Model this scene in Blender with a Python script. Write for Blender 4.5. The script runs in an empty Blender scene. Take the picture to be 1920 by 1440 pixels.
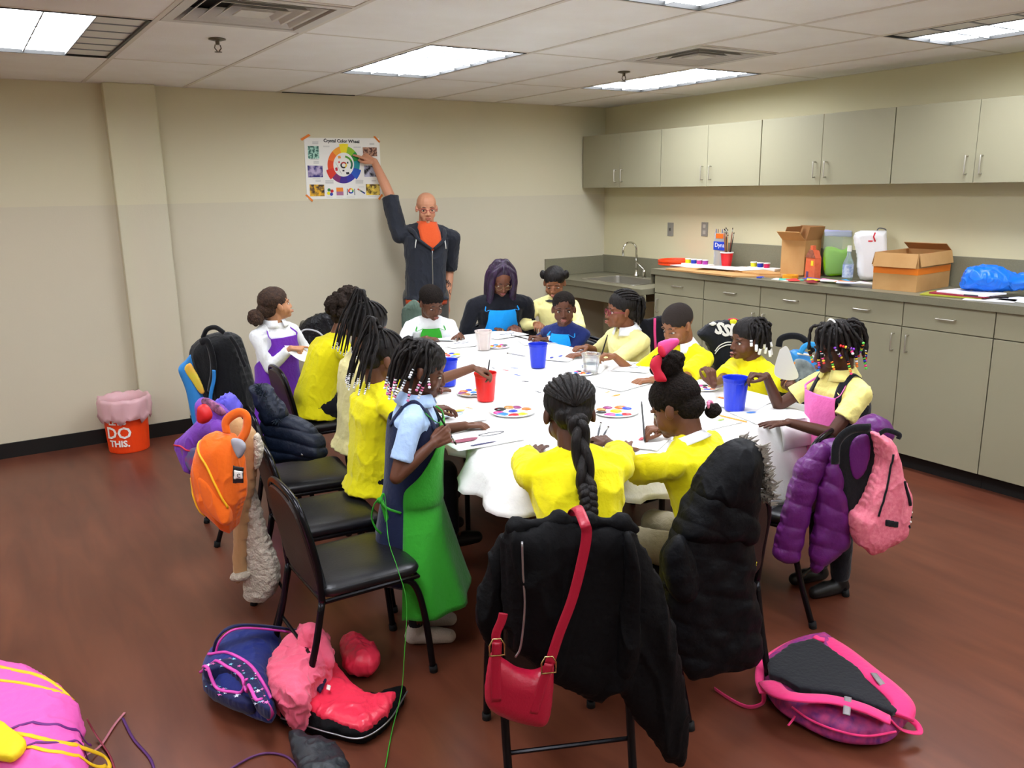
import bpy, bmesh, math, random
from mathutils import Vector as V, Matrix, noise
from mathutils.bvhtree import BVHTree
R = math.radians
PI = math.pi
SC = bpy.context.scene
COL = SC.collection

# ---------------------------------------------------------------- camera
F_PX = 1567.1
CAM = V((-5.4237, -6.5764, 1.7772))
def cam_axes(tilt=13.2211, yaw=33.1464, roll=-0.9048):
    t, y, r = R(tilt), R(yaw), R(roll)
    f = V((math.sin(y)*math.cos(t), math.cos(y)*math.cos(t), -math.sin(t)))
    rt = V((math.cos(y), -math.sin(y), 0)); up = rt.cross(f)
    c, s = math.cos(r), math.sin(r)
    return c*rt + s*up, c*up - s*rt, f
CR, CU, CF = cam_axes()
cam = bpy.data.cameras.new('camera'); cam.sensor_width = 36; cam.lens = F_PX/1920*36; cam.clip_start = .05
camo = bpy.data.objects.new('camera', cam); COL.objects.link(camo)
camo.matrix_world = Matrix(((CR.x, CU.x, -CF.x, CAM.x), (CR.y, CU.y, -CF.y, CAM.y), (CR.z, CU.z, -CF.z, CAM.z), (0, 0, 0, 1)))
SC.camera = camo
def at(u, v, z=None, x=None, y=None):
    d = CF + (u-960)/F_PX*CR - (v-720)/F_PX*CU
    if z is not None: t = (z-CAM.z)/d.z
    elif x is not None: t = (x-CAM.x)/d.x
    else: t = (y-CAM.y)/d.y
    return CAM + t*d

# ---------------------------------------------------------------- world, exposure
wd = bpy.data.worlds.new('world'); SC.world = wd; wd.use_nodes = True
wd.node_tree.nodes['Background'].inputs[0].default_value = (.9, .92, 1, 1)
wd.node_tree.nodes['Background'].inputs[1].default_value = .15
SC.view_settings.view_transform = 'Standard'; SC.view_settings.look = 'None'
SC.view_settings.gamma = 1; SC.view_settings.use_curve_mapping = False
SC.view_settings.exposure = 1.25
LAMP = 9.0        # strength of the fluorescent diffusers
SC.cycles.max_bounces = 6; SC.cycles.diffuse_bounces = 4; SC.cycles.glossy_bounces = 2
SC.cycles.transparent_max_bounces = 6; SC.cycles.transmission_bounces = 4; SC.cycles.sample_clamp_indirect = 6
SC.cycles.use_denoising = True

# ---------------------------------------------------------------- materials
MATS = {}
def srgb(c):
    if isinstance(c, str):
        c = tuple(int(c[i:i+2], 16)/255 for i in (0, 2, 4))
    return tuple((x/12.92 if x <= .04045 else ((x+.055)/1.055)**2.4) for x in c[:3]) + (1,)
def mat(name, col, rough=.6, metal=0, spec=.5, noise=None, bump=None, emit=None, alpha=1, trans=0, ior=1.45, coat=0, sheen=0):
    """noise=(scale, amount, colour2[, stretch]); bump=(scale, strength[, stretch])"""
    if name in MATS: return MATS[name]
    m = bpy.data.materials.new(name); m.use_nodes = True; nt = m.node_tree; b = nt.nodes['Principled BSDF']
    MATS[name] = m
    c = srgb(col)
    b.inputs['Base Color'].default_value = c; b.inputs['Roughness'].default_value = rough
    b.inputs['Metallic'].default_value = metal; b.inputs['Specular IOR Level'].default_value = spec
    b.inputs['IOR'].default_value = ior; b.inputs['Alpha'].default_value = alpha
    b.inputs['Transmission Weight'].default_value = trans; b.inputs['Coat Weight'].default_value = coat
    if sheen: b.inputs['Sheen Weight'].default_value = sheen
    if emit: b.inputs['Emission Color'].default_value = srgb(emit[0]); b.inputs['Emission Strength'].default_value = emit[1]
    tc = None
    def coords(st):
        nonlocal tc
        if tc is None: tc = nt.nodes.new('ShaderNodeTexCoord')
        mp = nt.nodes.new('ShaderNodeMapping'); nt.links.new(tc.outputs['Object'], mp.inputs['Vector'])
        mp.inputs['Scale'].default_value = st; return mp
    if noise:
        mp = coords(noise[3] if len(noise) > 3 else (1, 1, 1))
        n = nt.nodes.new('ShaderNodeTexNoise'); n.inputs['Scale'].default_value = noise[0]; n.inputs['Detail'].default_value = 5
        nt.links.new(mp.outputs[0], n.inputs['Vector'])
        rp = nt.nodes.new('ShaderNodeValToRGB'); a = noise[1]
        rp.color_ramp.elements[0].position = .5-.5*(1-a)*.6; rp.color_ramp.elements[1].position = .5+.5*(1-a)*.6
        rp.color_ramp.elements[0].color = c; rp.color_ramp.elements[1].color = srgb(noise[2])
        nt.links.new(n.outputs['Fac'], rp.inputs[0]); nt.links.new(rp.outputs[0], b.inputs['Base Color'])
    if bump:
        mp = coords(bump[2] if len(bump) > 2 else (1, 1, 1))
        n = nt.nodes.new('ShaderNodeTexNoise'); n.inputs['Scale'].default_value = bump[0]; n.inputs['Detail'].default_value = 6
        nt.links.new(mp.outputs[0], n.inputs['Vector'])
        bp = nt.nodes.new('ShaderNodeBump'); bp.inputs['Strength'].default_value = bump[1]; bp.inputs['Distance'].default_value = .01
        nt.links.new(n.outputs['Fac'], bp.inputs['Height']); nt.links.new(bp.outputs[0], b.inputs['Normal'])
    return m
def cloth(name, col, rough=.85, b=.35, s=60): return mat(name, col, rough, spec=.2, bump=(s, b), sheen=.15)

# ---------------------------------------------------------------- mesh builder
def frame(d, up=None):
    d = V(d).normalized(); up = V(up) if up is not None else V((0, 0, 1))
    if abs(d.dot(up.normalized())) > .97: up = V((0, 1, 0)) if abs(d.y) < .9 else V((1, 0, 0))
    x = d.cross(up).normalized(); y = x.cross(d).normalized()
    return x, y, d
class G:
    def __init__(s): s.v = []; s.f = []; s.m = []
    def add(s, vs, fs, mi=0, M=None):
        o = len(s.v); s.v += [tuple(M @ V(p)) if M else tuple(p) for p in vs]
        s.f += [tuple(i+o for i in f) for f in fs]; s.m += [mi]*len(fs); return s
    def box(s, a, b, mi=0, M=None):
        (x0, y0, z0), (x1, y1, z1) = [min(p, q) for p, q in zip(a, b)], [max(p, q) for p, q in zip(a, b)]
        vs = [(x, y, z) for z in (z0, z1) for y in (y0, y1) for x in (x0, x1)]
        return s.add(vs, [(0, 2, 3, 1), (4, 5, 7, 6), (0, 1, 5, 4), (2, 6, 7, 3), (0, 4, 6, 2), (1, 3, 7, 5)], mi, M)
    def tube(s, pts, r, n=8, mi=0, M=None, cap=True, flat=None, up=None):
        """r: number or list; flat=(w,h) gives a strap section"""
        pts = [V(p) for p in pts]; L = len(pts)
        rs = r if isinstance(r, (list, tuple)) else [r]*L
        vs = []; px = None
        for i, p in enumerate(pts):
            d = (pts[min(i+1, L-1)]-pts[max(i-1, 0)])
            if d.length < 1e-9: d = V((0, 0, 1))
            d.normalize()
            if px is None: x, y, _ = frame(d, up)
            else:
                x = px - d*px.dot(d)
                x = x.normalized() if x.length > 1e-6 else frame(d, up)[0]
                y = d.cross(x)*-1; y = x.cross(d)
            px = x
            for k in range(n):
                a = 2*PI*(k+.5)/n
                if flat:
                    ca, sa = math.cos(a), math.sin(a)
                    if n == 4: ca, sa = (1 if ca > 0 else -1), (1 if sa > 0 else -1)
                    vs.append(p + x*ca*flat[0]*rs[i] + y*sa*flat[1]*rs[i])
                else: vs.append(p + (x*math.cos(a)+y*math.sin(a))*rs[i])
        fs = [(i*n+k, i*n+(k+1) % n, (i+1)*n+(k+1) % n, (i+1)*n+k) for i in range(L-1) for k in range(n)]
        if cap: fs += [tuple(range(n-1, -1, -1)), tuple((L-1)*n+k for k in range(n))]
        return s.add(vs, fs, mi, M)
    def ell(s, c, r, M=None, mi=0, nu=16, nv=10, R3=None):
        if not isinstance(r, (list, tuple)): r = (r, r, r)
        c = V(c); vs = []
        for j in range(1, nv):
            t = PI*j/nv
            for i in range(nu):
                a = 2*PI*i/nu; p = V((r[0]*math.sin(t)*math.cos(a), r[1]*math.sin(t)*math.sin(a), r[2]*math.cos(t)))
                vs.append(c + (R3 @ p if R3 else p))
        t = V((0, 0, r[2])); t = R3 @ t if R3 else t
        vs += [c+t, c-t]; T = len(vs)-2
        fs = [((j)*nu+i, (j+1)*nu+i, (j+1)*nu+(i+1) % nu, j*nu+(i+1) % nu) for j in range(nv-2) for i in range(nu)]
        fs += [(T, i, (i+1) % nu) for i in range(nu)] + [(T+1, (nv-2)*nu+(i+1) % nu, (nv-2)*nu+i) for i in range(nu)]
        return s.add(vs, fs, mi, M)
    def caps(s, pts, rs, M=None, mi=0, n=10):
        """sphere-swept chain"""
        pts = [V(p) for p in pts]; rs = rs if isinstance(rs, (list, tuple)) else [rs]*len(pts)
        for p, r in zip(pts, rs): s.ell(p, r*.999, M, mi, n, max(6, n*2//3))
        for i in range(len(pts)-1):
            if (pts[i+1]-pts[i]).length > 1e-5: s.tube([pts[i], pts[i+1]], [rs[i], rs[i+1]], n, mi, M)
        return s
    def loft(s, rings, M=None, mi=0, cap=True):
        n = len(rings[0]); vs = [p for r in rings for p in r]; L = len(rings)
        fs = [(i*n+k, i*n+(k+1) % n, (i+1)*n+(k+1) % n, (i+1)*n+k) for i in range(L-1) for k in range(n)]
        if cap: fs += [tuple(range(n-1, -1, -1)), tuple((L-1)*n+k for k in range(n))]
        return s.add(vs, fs, mi, M)
    def lathe(s, prof, c=(0, 0, 0), n=28, M=None, mi=0, cap=False):
        c = V(c); rings = [[c+V((r*math.cos(2*PI*k/n), r*math.sin(2*PI*k/n), z)) for k in range(n)] for r, z in prof]
        return s.loft(rings, M, mi, cap)
    def prism(s, poly, h0, h1, M=None, mi=0):
        n = len(poly); vs = [(x, y, h0) for x, y in poly]+[(x, y, h1) for x, y in poly]
        return s.add(vs, [tuple(range(n-1, -1, -1)), tuple(range(n, 2*n))]+[(k, (k+1) % n, n+(k+1) % n, n+k) for k in range(n)], mi, M)
    def grid(s, f, nu, nv, mi=0, M=None):
        vs = [f(i/nu, j/nv) for j in range(nv+1) for i in range(nu+1)]
        return s.add(vs, [(j*(nu+1)+i, j*(nu+1)+i+1, (j+1)*(nu+1)+i+1, (j+1)*(nu+1)+i) for j in range(nv) for i in range(nu)], mi, M)
    def text(s, body, size, M, mi=0, depth=.0006, bold=0, align='CENTER'):
        c = bpy.data.curves.new('t', 'FONT'); c.body = body; c.size = size; c.extrude = depth; c.align_x = align; c.offset = bold; c.resolution_u = 2
        o = bpy.data.objects.new('t', c); COL.objects.link(o); dg = bpy.context.evaluated_depsgraph_get()
        me = bpy.data.meshes.new_from_object(o.evaluated_get(dg)); bpy.data.objects.remove(o)
        s.add([v.co for v in me.vertices], [tuple(p.vertices) for p in me.polygons], mi, M); bpy.data.meshes.remove(me); return s
TM = {}
def wm(o):
    return TM.get(o.name, Matrix()) if o else Matrix()
def link(name, me, mats, parent=None, world=True, smooth=True):
    if parent is not None and world:
        me.transform(wm(parent).inverted())
    o = bpy.data.objects.new(name, me); COL.objects.link(o)
    if not isinstance(mats, (list, tuple)): mats = [mats]
    for m in mats: me.materials.append(m)
    if parent is not None: o.parent = parent; TM[o.name] = wm(parent)
    else: TM[o.name] = Matrix()
    if smooth:
        me.polygons.foreach_set('use_smooth', [True]*len(me.polygons))
    return o
def obj(name, g, mats, parent=None, world=True, smooth=False, bevel=0, solid=0, sub=0, auto=False, fix=True):
    me = bpy.data.meshes.new(name); me.from_pydata(g.v, [], g.f); me.polygons.foreach_set('material_index', g.m)
    if fix:
        bm = bmesh.new(); bm.from_mesh(me); bmesh.ops.remove_doubles(bm, verts=bm.verts, dist=1e-6)
        bmesh.ops.recalc_face_normals(bm, faces=bm.faces); bm.to_mesh(me); bm.free()
    o = link(name, me, mats, parent, world, smooth)
    if solid: m = o.modifiers.new('s', 'SOLIDIFY'); m.thickness = solid; m.offset = 0
    if bevel: m = o.modifiers.new('b', 'BEVEL'); m.width = bevel; m.segments = 2; m.limit_method = 'ANGLE'
    if sub: m = o.modifiers.new('d', 'SUBSURF'); m.levels = sub; m.render_levels = sub
    return o
def remesh(g, voxel, smooth=2, fac=.5, disp=None):
    me = bpy.data.meshes.new('r'); me.from_pydata(g.v, [], g.f)
    bm = bmesh.new(); bm.from_mesh(me); bmesh.ops.remove_doubles(bm, verts=bm.verts, dist=1e-6); bmesh.ops.recalc_face_normals(bm, faces=bm.faces); bm.to_mesh(me); bm.free()
    o = bpy.data.objects.new('r', me); COL.objects.link(o)
    m = o.modifiers.new('r', 'REMESH'); m.mode = 'VOXEL'; m.voxel_size = voxel
    if smooth: m = o.modifiers.new('s', 'SMOOTH'); m.factor = fac; m.iterations = smooth
    dg = bpy.context.evaluated_depsgraph_get()
    out = bpy.data.meshes.new_from_object(o.evaluated_get(dg)); bpy.data.objects.remove(o); bpy.data.meshes.remove(me)
    if disp:
        n = [v.normal.copy() for v in out.vertices]
        for v, nn in zip(out.vertices, n): v.co += nn*disp(v.co, nn)
    out.materials.clear()
    return out
def blob(name, g, mats, parent=None, voxel=.006, smooth=3, fac=.5, disp=None, world=True, matfn=None):
    me = remesh(g, voxel, smooth, fac, disp); me.name = name
    o = link(name, me, mats, parent, world)
    if matfn:
        me.polygons.foreach_set('material_index', [matfn(p.center, p.normal) for p in me.polygons])
    return o
def bvh_of(o):
    me = o.data; M = wm(o.parent) if o.parent else Matrix()
    return BVHTree.FromPolygons([M @ v.co for v in me.vertices], [tuple(p.vertices) for p in me.polygons])
def thing(name, label, cat, loc=(0, 0, 0), rotz=0, group=None):
    o = bpy.data.objects.new(name, None); COL.objects.link(o); o.empty_display_size = .1
    o.location = loc; o.rotation_euler = (0, 0, rotz)
    TM[o.name] = Matrix.Translation(V(loc)) @ Matrix.Rotation(rotz, 4, 'Z')
    return tag(o, label, cat, group)
def tag(o, label, cat, group=None):
    o['label'] = label; o['category'] = cat
    if group: o['group'] = group
    return o
def struct(name, g, m, **k):
    o = obj(name, g, m, **k); o['kind'] = 'structure'; return o
def dup(root, loc, rotz, label, group=None):
    r = root.copy(); COL.objects.link(r); r.location = loc; r.rotation_euler = (0, 0, rotz); r['label'] = label
    TM[r.name] = Matrix.Translation(V(loc)) @ Matrix.Rotation(rotz, 4, 'Z')
    if group: r['group'] = group
    def rec(a, b):
        for ch in list(a.children):
            c = ch.copy(); COL.objects.link(c); c.parent = b; TM[c.name] = TM[r.name]; rec(ch, c)
    rec(root, r); return r
def spline(pts, n=8):
    """Catmull-Rom through points"""
    P = [V(p) for p in pts]; P = [P[0]*2-P[1]]+P+[P[-1]*2-P[-2]]; out = []
    for i in range(1, len(P)-2):
        for k in range(n):
            t = k/n; a, b, c, d = P[i-1], P[i], P[i+1], P[i+2]
            out.append(.5*((2*b)+(c-a)*t+(2*a-5*b+4*c-d)*t*t+(3*b-3*c+d-a)*t**3))
    return out+[P[-2]]
def nz(p, s, seed=0): return noise.noise(V((p[0]*s+seed*7.3, p[1]*s-seed*3.1, p[2]*s+seed*1.7)))
def folds(amp=.006, s=14, stretch=(1, 1, .35), seed=0):
    def f(p, n):
        q = V((p.x*stretch[0], p.y*stretch[1], p.z*stretch[2])); a = nz(q, s, seed); b = nz(q, s*2.3, seed+5)
        r1 = (1-abs(a)*3.2); r2 = 1-abs(b)*3; return max(-.3*amp, amp*(.7*r1 + .55*r2*r2*(1 if r2 > 0 else 0) - .5))
    return f

# ---------------------------------------------------------------- room
H = 2.515
GX = [-8.49, -7.835, -7.18, -6.53, -5.865, -5.215, -4.56, -3.905, -3.22, -2.575, -1.91, -1.27, -.62, 0]
GY = [0, -1.205, -2.455, -3.755, -5.04, -6.33, -7.62, -8.9]
XL, YF = GX[0], GY[-1]
m_ceil = mat('ceiling_tile', 'f2f2ee', .9, noise=(3, .4, 'eceae4'), bump=(220, .25))
m_bar = mat('ceiling_bar', 'd9d4c8', .8)
def wall_mat(name, top, low):
    m = mat(name, top, .75, spec=.25, bump=(90, .06)); nt = m.node_tree; b = nt.nodes['Principled BSDF']
    g = nt.nodes.new('ShaderNodeNewGeometry'); sp = nt.nodes.new('ShaderNodeSeparateXYZ'); gt = nt.nodes.new('ShaderNodeMath'); gt.operation = 'GREATER_THAN'; gt.inputs[1].default_value = 1.701
    mx = nt.nodes.new('ShaderNodeMix'); mx.data_type = 'RGBA'; mx.inputs[6].default_value = srgb(low); mx.inputs[7].default_value = srgb(top)
    nt.links.new(g.outputs['Position'], sp.inputs[0]); nt.links.new(sp.outputs[2], gt.inputs[0]); nt.links.new(gt.outputs[0], mx.inputs[0])
    nz_ = nt.nodes.new('ShaderNodeTexNoise'); nz_.inputs['Scale'].default_value = 1.3; nz_.inputs['Detail'].default_value = 4
    m2 = nt.nodes.new('ShaderNodeMix'); m2.data_type = 'RGBA'; m2.blend_type = 'MULTIPLY'; m2.inputs[0].default_value = .12
    nt.links.new(mx.outputs[2], m2.inputs[6]); nt.links.new(nz_.outputs['Color'], m2.inputs[7])
    nt.links.new(m2.outputs[2], b.inputs['Base Color']); return m
m_wall = wall_mat('wall_paint', 'd9d1b2', 'd2cab0')
m_wall2 = mat('wall_paint_plain', 'd8d0ac', .75, spec=.25, bump=(90, .06))
struct('wall_back', G().box((XL, 0, 0), (0.1, .1, H+.25)), m_wall)
struct('wall_right', G().box((0, 0, 0), (.1, YF, H+.25)), m_wall2)
struct('wall_left', G().box((XL-.1, .1, 0), (XL, YF, H+.25)), m_wall)
struct('wall_front', G().box((XL-.1, YF-.1, 0), (.1, YF, H+.25)), m_wall)
struct('wall_pillar', G().box((-4.45, -.085, 0), (-4.115, 0, H)), m_wall, bevel=.008)
# floor: brown-red wood look vinyl, satin
mf = mat('vinyl_floor', '6b3a29', .33, spec=.5); nt = mf.node_tree; b = nt.nodes['Principled BSDF']
tc = nt.nodes.new('ShaderNodeTexCoord'); mp = nt.nodes.new('ShaderNodeMapping'); mp.inputs['Scale'].default_value = (1, .16, 1); mp.inputs['Rotation'].default_value = (0, 0, R(12))
n1 = nt.nodes.new('ShaderNodeTexNoise'); n1.inputs['Scale'].default_value = 9; n1.inputs['Detail'].default_value = 8; n1.inputs['Distortion'].default_value = .8
rp = nt.nodes.new('ShaderNodeValToRGB'); rp.color_ramp.elements[0].position = .3; rp.color_ramp.elements[1].position = .75
rp.color_ramp.elements[0].color = srgb('592e20'); rp.color_ramp.elements[1].color = srgb('6f3e2b')
n2 = nt.nodes.new('ShaderNodeTexNoise'); n2.inputs['Scale'].default_value = 2.2; n2.inputs['Detail'].default_value = 4
mr = nt.nodes.new('ShaderNodeMapRange'); mr.inputs[3].default_value = .24; mr.inputs[4].default_value = .40
nt.links.new(tc.outputs['Object'], mp.inputs[0]); nt.links.new(mp.outputs[0], n1.inputs['Vector']); nt.links.new(n1.outputs['Fac'], rp.inputs[0])
nt.links.new(rp.outputs[0], b.inputs['Base Color']); nt.links.new(tc.outputs['Object'], n2.inputs['Vector']); nt.links.new(n2.outputs['Fac'], mr.inputs[0]); nt.links.new(mr.outputs[0], b.inputs['Roughness'])
struct('floor', G().box((XL-.1, YF-.1, -.1), (.1, .1, 0)), mf)
m_base = mat('rubber_base', '12110f', .45)
for nm, a, c in [('back', (XL, -.012, 0), (-4.45, 0, .105)), ('pillar', (-4.462, -.097, 0), (-4.103, -.085, .105)), ('middle', (-4.103, -.012, 0), (-.75, 0, .105)),
                 ('left', (XL, 0, 0), (XL+.012, YF, .105)), ('front', (XL, YF, 0), (0, YF+.012, .105)), ('corner', (-.75, -.012, 0), (0, 0, .105)), ('right', (-.012, -.02, 0), (0, -1.4, .105))]:
    struct('baseboard_'+nm, G().box(a, c), m_base)
# ceiling tiles with holes where lights and vents sit
lights = {(5, 1): 'off', (8, 1): 'on', (11, 1): 'on', (8, 3): 'on', (11, 3): 'dim', (5, 3): 'on', (8, 5): 'on', (5, 5): 'on', (11, 5): 'on', (1, 1): 'on', (1, 3): 'on'}
vents = [(6, 2), (10, 2)]
g = G(); holes = set(lights)
for i in range(len(GX)-1):
    for j in range(len(GY)-1):
        if (i, j) in holes: continue
        y0, y1 = GY[j], GY[j+1]
        if (i, j) in vents: y0 = GY[j]-.66
        g.box((GX[i], y0, H), (GX[i+1], y1, H+.02))
struct('ceiling', g, m_ceil)
struct('trim_slab', G().box((XL-.1, YF-.1, H+.25), (.1, .1, H+.3)), m_ceil)
g = G()
for x in GX[1:-1]: g.box((x-.011, YF, H-.004), (x+.011, 0, H+.001))
for y in GY[1:-1]: g.box((XL, y-.010, H-.0015), (0, y+.010, H+.001))
g.box((XL, -.018, H-.003), (0, 0, H)); g.box((-.018, YF, H-.003), (0, 0, H))
for i, j in vents: g.box((GX[i], GY[j]-.66-.011, H-.003), (GX[i+1], GY[j]-.66+.011, H+.001))
struct('trim_ceiling_grid', g, m_bar)
struct('trim_dark_slit', G().box((-3.19, -.03, H-.006), (-2.60, -.012, H-.0032)), mat('gap_black', '0b0a09', .9))

# light fixtures
m_lampf = mat('fixture_frame', '1a1916', .5)
m_louv = mat('louver_white', '8a9094', .4, spec=.4)
m_on = mat('lamp_on', 'ffffff', .5, emit=('f1f6ff', LAMP)); m_off = mat('lamp_off', 'd9dad2', .5)
where = {(5, 1): 'with one unlit row of cells, at the top left corner', (8, 1): 'above the poster, nearest the back wall', (11, 1): 'in front of the sink, nearest the room corner',
         (8, 3): 'cut by the top edge of the frame, between the two vents', (11, 3): 'half lit, above the upper cupboards at the right edge'}
for (i, j), st in lights.items():
    x0, x1, y1, y0 = GX[i]+.014, GX[i+1]-.014, GY[j]-.014, GY[j+1]+.014
    t = thing('ceiling_light', 'recessed ceiling light '+where.get((i, j), 'out of the picture behind or left of the camera'), 'ceiling light', ((x0+x1)/2, (y0+y1)/2, H), 0, None if (i, j) in where else 'ceiling lights outside the frame')
    f = G()
    for a, c in [((x0, y0), (x0+.012, y1)), ((x1-.012, y0), (x1, y1)), ((x0, y0), (x1, y0+.012)), ((x0, y1-.012), (x1, y1))]:
        f.box((*a, H-.004), (*c, H+.09))
    f.box((x0, y0, H+.088), (x1, y1, H+.1)); obj('frame', f, m_lampf, t)
    X0, X1, Y0, Y1 = x0+.012, x1-.012, y0+.012, y1-.012; w = (X1-X0)/3
    lou = G()
    for k in (1, 2): lou.box((X0+k*w-.003, Y0, H+.001), (X0+k*w+.003, Y1, H+.014))
    nr = 6
    for k in range(1, nr): yy = Y0+(Y1-Y0)*k/nr; lou.box((X0, yy-.006, H+.002), (X1, yy+.006, H+.014))
    obj('louver', lou, m_louv, t)
    for k in range(3):
        on = not ((st == 'off' and k == 2) or (st == 'dim' and k == 0))
        zl = H+.015 if on else H+.006
        q = obj('lamp_panel', G().box((X0+k*w, Y0, zl), (X0+(k+1)*w, Y1, zl+.005)), m_on if on else m_off, t)
        if not on: q['label'] = 'unlit grey panel'

# vents
m_vent = mat('vent_enamel', 'c9c6bf', .4); m_dark = mat('vent_dark', '23211d', .8)
for (i, j), lab in zip(vents, ['square ceiling air vent at the top edge, beside the left light', 'square ceiling air vent above the sink, between two lights']):
    cx, cy = (GX[i]+GX[i+1])/2, GY[j]-.33
    t = thing('ceiling_vent', lab, 'air vent', (cx, cy, H))
    def sq(a, z): return [V((cx-a, cy-a, z)), V((cx+a, cy-a, z)), V((cx+a, cy+a, z)), V((cx-a, cy+a, z))]
    obj('frame', G().loft([sq(.315, H-.002), sq(.315, H-.006), sq(.27, H-.006), sq(.25, H+.05)], cap=False), m_vent, t)
    for a in (.245, .185, .125):
        obj('cone', G().loft([sq(a, H-.004), sq(a-.008, H-.001), sq(a-.05, H+.04)], cap=False), m_vent, t, solid=.002)
    obj('centre_plate', G().loft([sq(.07, H-.004), sq(.07, H+.002)]), m_vent, t)
    obj('backing', G().box((cx-.3, cy-.3, H+.06), (cx+.3, cy+.3, H+.07)), m_dark, t)
m_brass = mat('sprinkler_metal', '6a6355', .35, metal=.8)
for (u, v), lab in [((407, 72), 'fire sprinkler head below the left vent'), ((1170, 134), 'fire sprinkler head beside the light in front of the sink')]:
    p = at(u, v, z=H); t = thing('sprinkler', lab, 'sprinkler', p)
    obj('escutcheon', G().lathe([(.0, -.001), (.04, -.001), (.042, -.006), (.02, -.012), (0, -.012)], p), m_brass, t, smooth=True)
    g = G().tube([p+V((0, 0, -.01)), p+V((0, 0, -.03))], .01, 8).tube([p+V((-.012, 0, -.03)), p+V((-.016, 0, -.045)), p+V((-.004, 0, -.06))], .003, 6).tube([p+V((.012, 0, -.03)), p+V((.016, 0, -.045)), p+V((.004, 0, -.06))], .003, 6)
    g.lathe([(0, -.06), (.018, -.062), (.018, -.065), (0, -.066)], p, 12); obj('nozzle', g, m_brass, t)

# ---------------------------------------------------------------- cupboards and counters
m_cab = mat('cabinet_laminate', '9f9a80', .5, spec=.4, bump=(150, .03)); m_edge = mat('cabinet_gap', '2b2822', .7)
m_top = mat('counter_laminate', '85816b', .4, noise=(180, .3, '7b7762')); m_steel = mat('brushed_steel', 'c9c5ba', .42, metal=1)
m_kick = mat('kick_black', '141210', .6)
def handle(name, p, vert, parent):
    p = V(p); L = .052
    d = V((0, 0, 1)) if vert else V((0, 1, 0)); o = V((-1, 0, 0))
    pts = spline([p-d*L, p-d*L+o*.022, p-d*(L-.008)+o*.028, p+d*(L-.008)+o*.028, p+d*L+o*.022, p+d*L], 4)
    return obj(name, G().tube(pts, .0045, 8), m_steel, parent, smooth=True)
ZC, ZU, ZT, XB, XU = 1.105, 1.763, 2.24, -.61, -.29
yb = [-1.403-.5552*k for k in range(9)]
ZD = .905   # line between drawers and doors
def base_unit(k0, n, lab):
    ys, ye = yb[k0], yb[k0+n]
    t = thing('base_cabinet', lab, 'cabinet', (XB/2, (ys+ye)/2, 0))
    obj('carcass', G().box((XB+.02, ys-.001, .1), (-.004, ye+.001, ZC-.046)), m_edge if 0 else m_cab, t)
    obj('kick_board', G().box((XB+.06, ys-.001, 0), (-.02, ye+.001, .1)), m_kick, t)
    for k in range(n):
        a, c = yb[k0+k]-.003, yb[k0+k+1]+.003
        d = obj('drawer', G().box((XB, a, ZD+.003), (XB+.019, c, ZC-.048)), m_cab, t, bevel=.0015)
        handle('handle', (XB, (a+c)/2, (ZD+ZC-.045)/2), False, d)
        d = obj('door', G().box((XB, a, .1), (XB+.019, c, ZD-.003)), m_cab, t, bevel=.0015)
        yy = a-.045 if (n == 1 or k == 1) else c+.045
        handle('handle', (XB, yy, ZD-.10), True, d)
    obj('side_panel', G().box((XB+.004, ys-.0005, .1), (XB+.02, ys-.0028, ZC-.048)), m_edge, t)
base_unit(0, 1, 'narrow single-door base cabinet beside the open sink counter')
base_unit(1, 2, 'two-door base cabinet behind the boy in yellow, second from the sink')
base_unit(3, 2, 'two-door base cabinet under the big cardboard box')
base_unit(5, 2, 'base cabinet cut by the right edge of the picture')
t = obj('worktop', G().box((XB-.025, yb[0]+.02, ZC-.045), (-.002, yb[7], ZC)).box((-.02, at(1352, 470, x=0).y, ZC), (-.002, yb[7], 1.30)).box((XB-.025, yb[0]+.022, ZC-.13), (-.02, yb[0]+.02, ZC)), m_top, bevel=.003)
tag(t, 'long grey-green worktop over the base cabinets with a backsplash', 'countertop')
yu = [-.02-1.078*k for k in range(6)]
labs = ['shaded upper cabinet closest to the room corner', 'bright upper cabinet above the brushes, second from the corner', 'upper cabinet with a visible door seam, third from the corner', 'upper cabinet at the right, cut by the frame', 'upper cabinet beyond the right edge']
for k in range(5):
    t = thing('wall_cabinet', labs[k], 'cabinet', (XU/2, (yu[k]+yu[k+1])/2, ZU))
    obj('carcass', G().box((XU+.02, yu[k]-.001, ZU), (-.004, yu[k+1]+.001, ZT)), m_cab, t)
    mid = (yu[k]+yu[k+1])/2
    for s in (0, 1):
        a, c = (yu[k]-.004, mid+.0015) if s == 0 else (mid-.0015, yu[k+1]+.004)
        d = obj('door', G().box((XU, a, ZU), (XU+.019, c, ZT)), m_cab, t, bevel=.0012)
        handle('handle', (XU, mid+(.045 if s == 0 else -.045), ZU+.105), True, d)
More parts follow.
